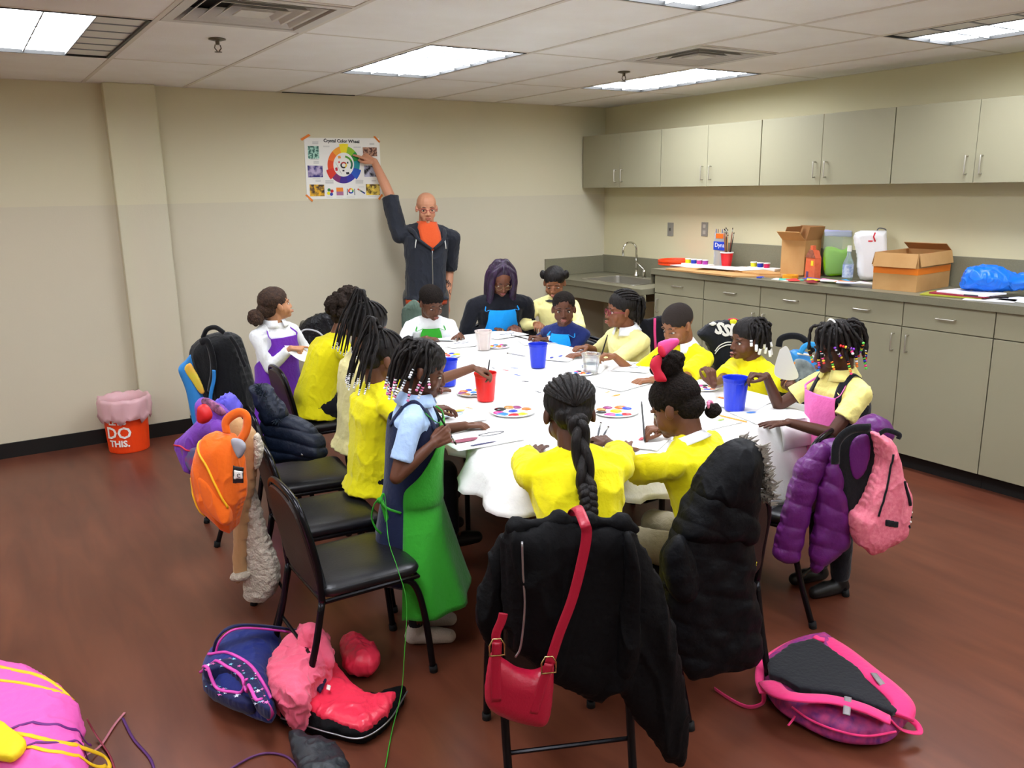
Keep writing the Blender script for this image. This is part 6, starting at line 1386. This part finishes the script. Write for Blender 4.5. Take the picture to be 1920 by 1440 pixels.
# scraps
rnd = random.Random(12); col3 = ['3a3a44', 'c23a3a', '3a5fc0', '2c2c30', 'd8a030']
for k, (u, v) in enumerate([(925, 690), (948, 694), (970, 703), (1060, 700), (1140, 735), (1080, 715), (1230, 735), (965, 690), (985, 715), (880, 765), (1010, 735), (1235, 705)]):
    c = at(u, v, z=T0+.003); a = rnd.uniform(0, 3); X = V((math.cos(a), math.sin(a), 0)); tag(obj('scrap', G().tube([c-X*.02, c, c+X*.02+V((0, .006, 0))], [.0015, .0025, .001], 5), mat('scrap_'+col3[k % 5], col3[k % 5], .6)), 'tiny '+{'3a3a44': 'grey', 'c23a3a': 'red', '3a5fc0': 'blue', '2c2c30': 'black', 'd8a030': 'tan'}[col3[k % 5]]+' fleck '+['left of', 'right of', 'in front of'][k//5]+' the far blue cup on the cloth', 'scrap')
# ---------------------------------------------------------------- poster
WY = -.004
def cp_(x, y, d=0): p = at(560+x/11.08, 250+y/11.08, y=WY-d); return p
t = thing('poster', 'white colour wheel poster taped to the back wall beside the man', 'poster', cp_(930, 700))
obj('sheet', G().add([cp_(110, 92), cp_(1672, 100), cp_(1738, 1352), cp_(172, 1372)]+[p+V((0, .003, 0)) for p in (cp_(110, 92), cp_(1672, 100), cp_(1738, 1352), cp_(172, 1372))], [(0, 1, 2, 3), (7, 6, 5, 4), (0, 4, 5, 1), (1, 5, 6, 2), (2, 6, 7, 3), (3, 7, 4, 0)]), mat('poster_paper', 'eceae2', .5), t)
def flat(name, pts, col, d=.001, **k): return obj(name, G().add([cp_(x, y, d) for x, y in pts], [tuple(range(len(pts)))]), mat('print_'+col, col, .5), t)
def tx(body, x, y, size, col='1c1c1e', bold=0, sx=1, d=.0012):
    c = cp_(x, y, d); M = Matrix(((1, 0, 0, c.x), (0, 0, -1, c.y), (0, 1, 0, c.z), (0, 0, 0, 1))) @ Matrix.Rotation(R(-.8), 4, 'Z'); return obj('title' if size > .02 else 'caption', G().text(body, size, M, depth=.0002, bold=bold), mat('print_'+col, col, .5), t)
tx('Crystal Color Wheel', 895, 192, .0355, bold=.0012)
cols = ['f2dc12', '8cc024', '189038', '1a8c94', '1c54b8', '2a2c9c', '3a1e86', '7a2468', 'e03018', 'e84a10', 'f07020', 'f4a428']
wc, wr, ey = (935, 650), 345, 1.13
for k, c_ in enumerate(cols):
    a0, a1 = R(k*30-15), R(k*30+15); ro = wr*(1.12 if k % 4 == 0 else 1.0); ri = wr*.64; pts = []
    for i in range(7): a = a0+(a1-a0)*i/6; pts.append((wc[0]+ro*math.sin(a)*.97, wc[1]-ro*math.cos(a)*ey))
    for i in range(7): a = a1+(a0-a1)*i/6; pts.append((wc[0]+ri*math.sin(a)*.97, wc[1]-ri*math.cos(a)*ey))
    flat('wheel_segment', pts, c_)
def arc(cx, cy, r0, r1, a0, a1, col, d=.0012, n=12):
    A = [R(a0+(a1-a0)*i/n) for i in range(n+1)]; flat('wheel_inset', [(cx+r1*math.sin(a), cy-r1*math.cos(a)) for a in A]+[(cx+r0*math.sin(a), cy-r0*math.cos(a)) for a in reversed(A)], col, d)
arc(935, 650, 150, 190, 10, 65, '4d9c2c'); arc(935, 650, 150, 190, 65, 120, '1c6a4a'); arc(935, 660, 38, 68, -60, 60, 'b83228'); arc(935, 660, 38, 68, 60, 150, 'e0c030'); arc(935, 660, 38, 68, 150, 300, '1b1b22')
for x, y, w, h, c_ in [(845, 495, 70, 60, 'ea9a3a'), (840, 600, 40, 45, 'e05a5a'), (1018, 610, 36, 45, '27402c'), (785, 745, 60, 80, 'c82a3a'), (1020, 830, 80, 55, '20242e'), (930, 775, 50, 38, '1b1b20')]:
    flat('wheel_inset', [(x-w/2, y-h*.35), (x+w*.3, y-h/2), (x+w/2, y+h*.35), (x-w*.3, y+h/2)], c_)
obj('wheel_line', G().tube([cp_(765, 600, .0012), cp_(895, 850, .0012)], .0007, 4), mat('print_33', '333336', .5), t)
def photo(x0, y0, x1, y1, a, b, sc=40, sk=12):
    obj('photo', G().add([cp_(x, y, .001) for x, y in ((x0, y0), (x1, y0+4), (x1+sk, y1-3), (x0+sk, y1))], [(0, 1, 2, 3)]), mat('photo_%d_%d' % (x0, y0), a, .4, noise=(sc, .75, b)), t)
photo(185, 262, 415, 528, '1d5a4c', 'a8d8c4', 60); photo(182, 668, 495, 915, '3a3478', 'b8a8c8', 18); photo(225, 1062, 530, 1308, '3a2410', 'e8b020', 25); photo(1328, 288, 1620, 480, '4a2418', 'b88a70', 50); photo(1355, 668, 1660, 905, '0e0f1c', 'b8b8cc', 20); photo(1395, 1055, 1680, 1285, '5a4010', 'f0d050', 25)
for x, y, c_ in ((632, 1175, '22803a'), (693, 1200, 'c8202c'), (622, 1245, 'e8dc20'), (682, 1265, '2438a8')): flat('colour_dot', [(x+34*math.cos(2*PI*i/16), y+34*math.sin(2*PI*i/16)) for i in range(16)], c_)
flat('colour_square', [(780, 1128), (920, 1128), (930, 1210), (785, 1210)], 'ee8a20'); flat('colour_square', [(785, 1210), (930, 1210), (932, 1290), (790, 1290)], 'a86a8c')
for k in range(6): arc(1085, 1195, 28, 58, k*60, k*60+60, cols[k*2], n=4)
flat('bar', [(1003, 1150), (1018, 1150), (1020, 1285), (1005, 1285)], '22222a'); flat('bar', [(1155, 1150), (1170, 1150), (1175, 1285), (1160, 1285)], '22222a')
for k, c_ in enumerate(('d85a3a', 'a8988a', '4a6a5a', '3a4a7a', '28388a')): x, y = 1215+k*31, 1145+k*19; flat('colour_chip', [(x, y+22), (x+14, y-4), (x+46, y+14), (x+32, y+42)], c_)
for x, y, w, n_ in ((345, 195, 125, 4), (575, 270, 130, 2), (1215, 290, 150, 2), (365, 600, 110, 4), (405, 985, 110, 3), (640, 1010, 170, 5), (1262, 1005, 160, 5), (1520, 220, 100, 3), (1560, 985, 90, 2), (370, 940, 160, 1), (330, 548, 170, 1), (640, 1325, 130, 1), (850, 1325, 130, 1), (1080, 1325, 170, 1), (1300, 1112, 110, 1), (1530, 1305, 160, 1)):
    g = G()
    for k in range(n_): yy = y-(n_-1)*7+k*15; g.add([cp_(x-w/2, yy-2.5, .001), cp_(x+w/2, yy-2.5, .001), cp_(x+w/2, yy+2.5, .001), cp_(x-w/2, yy+2.5, .001)], [(0, 1, 2, 3)])
    obj('small_print', g, mat('print_grey', '9a9a98', .6), t)['kind'] = 'stuff'
for pts in ([(35, 115), (205, 12), (250, 45), (70, 155)], [(1548, 70), (1585, 55), (1695, 175), (1672, 200)], [(135, 1285), (170, 1268), (300, 1385), (285, 1430)], [(1650, 1355), (1725, 1255), (1755, 1290), (1680, 1390)]):
    obj('tape', G().add([cp_(x, y, .0015) for x, y in pts]+[cp_(x, y, .0005) for x, y in pts], [(0, 1, 2, 3), (7, 6, 5, 4), (0, 4, 5, 1), (1, 5, 6, 2), (2, 6, 7, 3), (3, 7, 4, 0)]), mat('masking_orange', 'e07a1c', .6), t)
# ---------------------------------------------------------------- worktop clutter
ZW = ZC+.0005
def ct(u, v, xb=-.10):
    p = at(u, v, z=ZW)
    if p.x > xb: p = at(u, v, x=xb); p.z = ZW
    return p
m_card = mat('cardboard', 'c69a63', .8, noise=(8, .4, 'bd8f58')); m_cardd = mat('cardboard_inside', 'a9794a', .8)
c = ct(1268, 496); t = thing('plastic_disc', 'orange bucket lid at the left end of the worktop', 'lid', c)
obj('rim', G().lathe([(0, .03), (.145, .03), (.15, .045), (.158, .045), (.16, .03), (.155, .02), (.158, .004), (.15, 0), (0, 0)], c, 36), MATS['bucket_orange'], t)
def slab(name, px, z0, z1, m, label, cat, raw=None):
    pts = raw or [ct(u, v) for u, v in px]; o = obj(name, G().prism([(p.x, p.y) for p in pts], z0, z1), m); return tag(o, label, cat)
slab('cardboard_sheet', [(1262, 501), (1392, 520), (1458, 510), (1400, 500), (1376, 497), (1300, 491)], ZW+.0, ZW+.012, m_card, 'flattened cardboard sheet lying over the front edge of the worktop', 'cardboard', raw=[V((-.63, -1.55, 0)), V((-.655, -2.28, 0)), V((-.42, -2.56, 0)), V((-.06, -2.62, 0)), V((-.12, -1.55, 0))])
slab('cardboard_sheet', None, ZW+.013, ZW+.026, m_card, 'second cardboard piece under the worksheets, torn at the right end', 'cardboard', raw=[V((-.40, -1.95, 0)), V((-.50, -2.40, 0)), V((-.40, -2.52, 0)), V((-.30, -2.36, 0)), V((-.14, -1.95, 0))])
Z2 = ZW+.013
def pots(x, y, z, cols, label, ang=0):
    t = thing('paint_tray', label, 'paint set', (x, y, z)); obj('tray', G().box((x-.05, y-.14, z), (x+.05, y+.14, z+.02)), m_white, t, bevel=.004)
    for k, c_ in enumerate(cols):
        p = V((x-.01, y+.10-.065*k, z+.02)); o = obj('paint_pot', G().lathe([(0, 0), (.022, 0), (.024, .03), (0, .03)], p, 16), mat('paint_'+c_, c_, .3), t, smooth=False); obj('pot_lid', G().lathe([(0, .031), (.026, .031), (.026, .038), (0, .038)], p, 16), m_white, o)
pots(-.30, -1.58, Z2, ('e8dc20', '2038b0', 'c8368c', 'a83aa0'), 'strip of paint pots on white paper left of the red cup')
pots(-.16, -2.16, Z2, ('e8dc20', '2038b0', 'd0205c'), 'strip of paint pots behind the worksheets, left of the tall box')
slab('paper', None, Z2, Z2+.004, m_white, 'white crumpled paper in front of the paint pots', 'paper', raw=[V((-.42, -1.38, 0)), V((-.46, -1.62, 0)), V((-.36, -1.74, 0)), V((-.30, -1.40, 0))])
c = V((-.24, -1.84, Z2)); t = thing('cup', 'red party cup full of brushes on the worktop', 'cup', c)
obj('wall', G().lathe([(0, 0), (.035, 0), (.05, .12), (.047, .12), (.033, .006), (0, .006)], c, 28), mat('party_red', 'd01822', .3), t, smooth=False); obj('rim', G().lathe([(.046, .118), (.053, .118), (.053, .128), (.046, .128)], c, 28, cap=False), m_white, t, smooth=True)
rnd = random.Random(21)
for k in range(13):
    a, r_ = rnd.uniform(0, 6.28), rnd.uniform(.01, .04); b0 = c+V((math.cos(a)*r_*.5, math.sin(a)*r_*.5, .01)); e = c+V((math.cos(a)*r_*1.7, math.sin(a)*r_*2.2, rnd.uniform(.24, .33)))
    o = brush('paintbrush standing bristles-up in the red party cup', e, b0, mat(('brush_red', 'brush_tan', 'brush_black2')[k % 3], ('7a2a20', 'b88a5a', '18181a')[k % 3], .4), r=.0032); o['group'] = 'brushes in the red party cup'; o['label'] = ('reddish brown', 'tan', 'black')[k % 3]+'-handled paintbrush standing bristles-up in the red party cup'
c = V((-.16, -1.69, ZW+.013)); t = thing('brush_pack', 'clear pack of large brushes with a blue and orange label', 'brush pack', c)
obj('sleeve', G().box(c+V((-.008, -.075, 0)), c+V((.008, .06, .27))), mat('pack_clear', 'dfe4e8', .15, alpha=.35), t)
obj('label', G().box(c+V((-.012, -.077, .13)), c+V((-.0085, .062, .20))), mat('label_blue', '2040b8', .4), t); obj('label_top', G().box(c+V((-.012, -.04, .225)), c+V((-.0085, .04, .265))), mat('label_orange', 'd86a20', .4), t)
obj('lettering', G().text('Dyna', .05, Matrix(((0, 0, -1, c.x-.0125), (-1, 0, 0, c.y-.005), (0, 1, 0, c.z+.155), (0, 0, 0, 1))), depth=.0005), m_white, t)
for k in range(6): y = c.y-.06+.022*k; obj('brush', G().tube([(c.x, y, c.z+.01), (c.x, y, c.z+.22), (c.x, y, c.z+.30)], [.005, .006, .003], 6), mat(('pack_a', 'pack_b', 'pack_c')[k % 3], ('c89a5a', '6a4a38', '3a4a8a')[k % 3], .5), t)
for k, (x, y, w, h, r_, lab) in enumerate([(-.36, -1.98, .22, .28, 8, 'worksheet with printed lines on the cardboard'), (-.33, -2.08, .22, .28, -12, 'top worksheet, tilted, left of the tall box'), (-.40, -1.86, .20, .26, 20, 'lowest worksheet poking out on the left')]):
    z = ZW+.027+.002*k; a = R(r_); X = V((math.cos(a), math.sin(a), 0)); Y = V((-math.sin(a), math.cos(a), 0)); c = V((x, y, z)); t = thing('worksheet', lab, 'paper', c)
    obj('sheet', G().grid(lambda s, q: c+X*(s-.5)*w+Y*(q-.5)*h, 2, 2), m_paper, t, solid=.001)
    for j in range(4): obj('printed_line', G().box((-.07+.05*j, -.11, .0008), (-.065+.05*j, .11, .0012), M=Matrix.Translation(c) @ Matrix.Rotation(a, 4, 'Z')), mat('print_grey', 'x') if 'print_grey' not in MATS else MATS['print_grey'], t)
def carton(label, P, w, d, h, rz, flaps, m=m_card, tape=None):
    """P: corner centre on the worktop; w along local x, d along local y"""
    t = thing('cardboard_box', label, 'box', P, R(rz)); M = wm(t); th = .004
    def bx(n, a, b, mm=m, **k): return obj(n, G().box(a, b, M=M), mm, t, **k)
    bx('bottom', (-w/2, -d/2, 0), (w/2, d/2, th)); bx('side', (-w/2, -d/2, th), (w/2, -d/2+th, h)); bx('side', (-w/2, d/2-th, th), (w/2, d/2, h)); bx('side', (-w/2, -d/2+th, th), (-w/2+th, d/2-th, h)); bx('side', (w/2-th, -d/2+th, th), (w/2, d/2-th, h))
    for (ax, L, ang, mm) in flaps:
        g = G()
        if ax in ('-x', '+x'):
            s = -1 if ax == '-x' else 1; A = M @ Matrix.Translation((s*w/2, 0, h)) @ Matrix.Rotation(R(ang)*s, 4, 'Y'); g.box((-th/2, -d/2+.004, 0), (th/2, d/2-.004, L), M=A)
        else:
            s = -1 if ax == '-y' else 1; A = M @ Matrix.Translation((0, s*d/2, h)) @ Matrix.Rotation(-R(ang)*s, 4, 'X'); g.box((-w/2+.004, -th/2, 0), (w/2-.004, th/2, L), M=A)
        obj('flap', g, mm or m, t)
    if tape:
        z0, z1 = tape; mo = mat('tape_orange', 'ee8020', .35)
        obj('tape', G().box((-w/2-.001, -d/2-.0012, z0), (w/2+.001, -d/2-.0003, z1), M=M).box((-w/2-.0012, -d/2-.001, z0), (-w/2-.0003, d/2, z1), M=M), mo, t)
    return t, M
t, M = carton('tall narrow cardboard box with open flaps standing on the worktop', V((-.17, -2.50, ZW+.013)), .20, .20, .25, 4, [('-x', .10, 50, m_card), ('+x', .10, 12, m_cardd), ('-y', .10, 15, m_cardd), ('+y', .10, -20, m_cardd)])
# orange paper house
Ph = V((-.32, -2.70, ZW)); t = thing('paper_house', 'orange painted cardboard house leaning by the tall box', 'paper house', Ph); M = Matrix.Translation(Ph) @ Matrix.Rotation(R(-20), 4, 'Z')
obj('front', G().add([M @ V(p) for p in [(0, .06, 0), (0, -.065, 0), (0, -.06, .15), (0, -.03, .20), (0, .01, .205), (0, .05, .15)]]+[M @ V(p) for p in [(.05, .06, 0), (.05, -.065, 0), (.05, -.06, .15), (.05, -.03, .20), (.05, .01, .205), (.05, .05, .15)]], [(0, 1, 2, 3, 4, 5), (11, 10, 9, 8, 7, 6)]+[(i, i+6, (i+1) % 6+6, (i+1) % 6) for i in range(6)]), mat('house_orange', 'e07048', .7, noise=(40, .3, 'd86038')), t)
obj('chimney', G().box((.01, -.01, .19), (.035, .02, .235), M=M), MATS['house_orange'], t); obj('roof', G().add([M @ V(p) for p in [(-.003, -.066, .15), (-.003, -.03, .205), (-.003, .01, .21), (-.003, .056, .15)]], [(0, 1, 2, 3)]), mat('roof_brown', 'a8644a', .8, noise=(60, .2, '7a4434')), t, solid=.003)
obj('window', G().box((-.004, -.045, .095), (0, -.018, .13), M=M), mat('window_yellow', 'f2d832', .5), t); obj('door', G().box((-.004, .012, .0), (0, .035, .05), M=M), mat('door_purple', '6a4a78', .6), t)
# green filled clear bag, spray bottle, white jug
Pg = V((-.12, -2.66, ZW)); t = thing('plastic_bag', 'upright clear bag half filled with bright green', 'bag', Pg)
Ng = V((-.7, -.7, 0)).normalized()
pillow('green_filling', [(1545, 468), (1560, 462), (1580, 468), (1596, 462), (1598, 512), (1572, 517), (1546, 514)], Pg, Ng, .035, .03, mat('slime_green', '9be01c', .4), t, w=.03)
pillow('clear_film', [(1545, 432), (1598, 432), (1600, 470), (1598, 515), (1545, 517), (1543, 470)], Pg, Ng, .04, .035, mat('film_clear', 'd4ecdb', .2, alpha=.25), t, w=.03, curve=False)
pillow('header', [(1546, 430), (1598, 432), (1598, 445), (1546, 443)], Pg+Ng*.02, Ng, .004, .02, mat('header_lilac', 'b9b8e0', .5), t, w=.01, curve=False)
Pj = V((-.20, -2.93, ZW)); t = thing('bottle', 'clear spray bottle with a blue label beside the white bag', 'bottle', Pj)
obj('body', G().lathe([(0, 0), (.034, 0), (.036, .02), (.036, .12), (.015, .17), (.013, .20), (0, .20)], Pj, 24), mat('bottle_clear', 'cfe0ea', .1, trans=.6, alpha=.6), t, smooth=True)
obj('label', G().lathe([(.037, .02), (.037, .11)], Pj, 24, cap=False), mat('bottle_label', '6f8fc8', .4, noise=(50, .2, 'dfe8f4')), t, smooth=True); obj('cap', G().lathe([(0, .20), (.016, .20), (.014, .24), (0, .24)], Pj, 16), m_white, t)
Pq = V((-.12, -3.03, ZW)); t = thing('plastic_bag', 'white carrier bag with a red mark standing behind the big box', 'bag', Pq)
pillow('bag_body', [(1603, 436), (1655, 432), (1662, 436), (1662, 500), (1658, 520), (1612, 524), (1606, 480)], Pq, Ng, .06, .04, mat('bag_white', 'f4f4f6', .4, bump=(25, .5)), t, w=.04)
obj('red_mark', G().tube([plane_at(u, v, Pq+Ng*.063, Ng) for u, v in ((1628, 452), (1636, 452))], .006, 4).tube([plane_at(u, v, Pq+Ng*.063, Ng) for u, v in ((1641, 436), (1638, 444), (1641, 453))], .005, 5), mat('mark_red', 'd01c30', .4), t)
px_strap('handle', [(1643, 436), (1648, 428), (1660, 430), (1661, 436)], Pq, Ng, .004, .002, mat('wire_grey', '55555c', .4), t)
# big box
A_, B_ = at(1638, 541, z=ZW), at(1720, 548, z=ZW); c = A_.lerp(B_, .5); d = (B_-A_); wdt = d.length; ang = math.degrees(math.atan2(d.y, d.x)); inn = V((-d.y, d.x, 0)).normalized()
if inn.x < 0: inn = -inn
cen = c+inn*.20
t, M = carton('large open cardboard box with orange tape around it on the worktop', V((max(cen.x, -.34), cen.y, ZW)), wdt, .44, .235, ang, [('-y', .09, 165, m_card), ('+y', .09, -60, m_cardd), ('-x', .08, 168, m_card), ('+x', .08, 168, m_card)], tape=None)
M0 = M
# tape on the faces that look into the room
g = G(); h0, h1 = .105, .145
for s in (-1, 1): g.box((-wdt/2-.001, s*.22-.0012 if s < 0 else .22+.0003, h0), (wdt/2+.001, s*.22-.0003 if s < 0 else .22+.0012, h1), M=M)
for s in (-1, 1): g.box((s*wdt/2-(.0012 if s < 0 else -.0003), -.22, h0), (s*wdt/2+(.0012 if s > 0 else -.0003), .22, h1), M=M)
obj('tape', g, mat('tape_orange', 'ee8020', .35), t)
obj('tape_piece', G().box((wdt/2-.001, -.12, .19), (wdt/2+.002, -.05, .236), M=M).box((-wdt/2-.002, -.12, .19), (-wdt/2+.001, -.05, .236), M=M), mat('tape_red', 'cf4a20', .4), t)
Nf = (TO+V((0, 0, 0)))
# blue plastic bag
Pb2 = V((-.30, -3.98, ZW+.07)); Nb = V((-.75, -.65, 0)).normalized(); m_bb = mat('bag_blue', '0f6fe0', .32, bump=(14, .7))
t = thing('plastic_bag', 'bright blue plastic bag slumped right of the large box', 'bag', (Pb2.x, Pb2.y, ZW))
pillow('bag_body', [(1803, 540), (1806, 510), (1825, 497), (1870, 497), (1900, 512), (1935, 512), (1960, 530), (1930, 540), (1880, 546), (1840, 545)], Pb2, Nb, .11, .09, m_bb, t, w=.10, disp=folds(.014, 9, (1, 1, 1), 2))
# papers at the right
for k, (x, y, w, h, r_, col, lab) in enumerate([(-.46, -3.86, .22, .34, 12, 'a8a838', 'olive folder at the bottom of the stack right of the large box'), (-.44, -3.90, .22, .32, 4, '9a2440', 'dark red folder in the stack right of the large box'), (-.43, -3.93, .21, .30, -5, 'f0f0f2', 'top white booklet of the stack right of the large box'), (-.50, -4.08, .16, .26, 20, 'e8e8ec', 'loose white sheet at the front edge right of the stack'), (-.38, -4.25, .22, .30, -8, 'eceef2', 'white papers at the right frame edge under the blue bag')]):
    c = V((x, y, ZW+.002+.009*min(k, 2) if k < 3 else ZW+.001)); th = .008 if k < 3 else .002
    tag(obj('folder' if k < 2 else 'paper', G().box((-w/2, -h/2, 0), (w/2, h/2, th), M=Matrix.Translation(c) @ Matrix.Rotation(R(r_), 4, 'Z')), mat('stock_'+col, col, .6)), lab, 'paper')
tag(obj('pen', G().tube([(-.60, -3.98, ZW+.028), (-.42, -4.14, ZW+.012)], .004, 8), mat('pen_dark', '2a2030', .3), smooth=True), 'dark pen across the paper stack', 'pen')
# colourful scraps between the house and the big box
rnd = random.Random(31); cs = ['f2f2f2', '4fc0a8', 'e23a3a', '2f4fc0', 'f0d020', '8a1c30', 'f49ac0', 'ffffff', '30a0d8', 'f08a20', 'd8d8f0', '6a2a4a', 'f4f4f4', '3cb0a0']
names = ['white', 'teal', 'red', 'blue', 'yellow', 'maroon', 'pink', 'bright white', 'sky blue', 'orange', 'lilac', 'plum', 'off-white', 'green']
for k in range(14):
    y = -2.62-.055*k+rnd.uniform(-.02, .02); x = -.47+rnd.uniform(-.09, .10); w, h = rnd.uniform(.05, .09), rnd.uniform(.10, .17); z = ZW+.001+.0022*k
    tag(obj('paper_cutout', G().grid(lambda s, q: Matrix.Translation((x, y, z)) @ Matrix.Rotation(R(rnd.uniform(-1, 1)+40*math.sin(k*2.1)), 4, 'Z') @ V(((s-.5)*w, (q-.5)*h, .006*s*q)), 3, 3), mat('cut_'+cs[k], cs[k], .6), solid=.001), names[k]+' paper cut-out in the craft pile left of the large box', 'paper')
t = thing('scissors', 'blue handled scissors on the worktop in front of the tall box', 'scissors', (-.55, -2.50, ZW)); c = V((-.55, -2.50, ZW+.006))
for s in (-1, 1): obj('handle', G().tube([c+V((.012*s+.016*math.cos(a), .045+.02*math.sin(a), 0)) for a in [2*PI*k/12 for k in range(13)]], .004, 6, cap=False), mat('label_blue', 'x') if 'label_blue' not in MATS else MATS['label_blue'], t, smooth=True); obj('blade', G().tube([c+V((.01*s, .02, 0)), c+V((-.008*s, -.07, 0))], [.004, .001], 4), m_steel, t)
c = V((-.40, -2.60, ZW)); tag(obj('tape_roll', G().lathe([(.03, 0), (.055, 0), (.055, .025), (.03, .025), (.03, 0)], c, 28, cap=False), mat('tape_roll_orange', 'f0a020', .5)), 'roll of orange tape beside the paper house', 'tape')
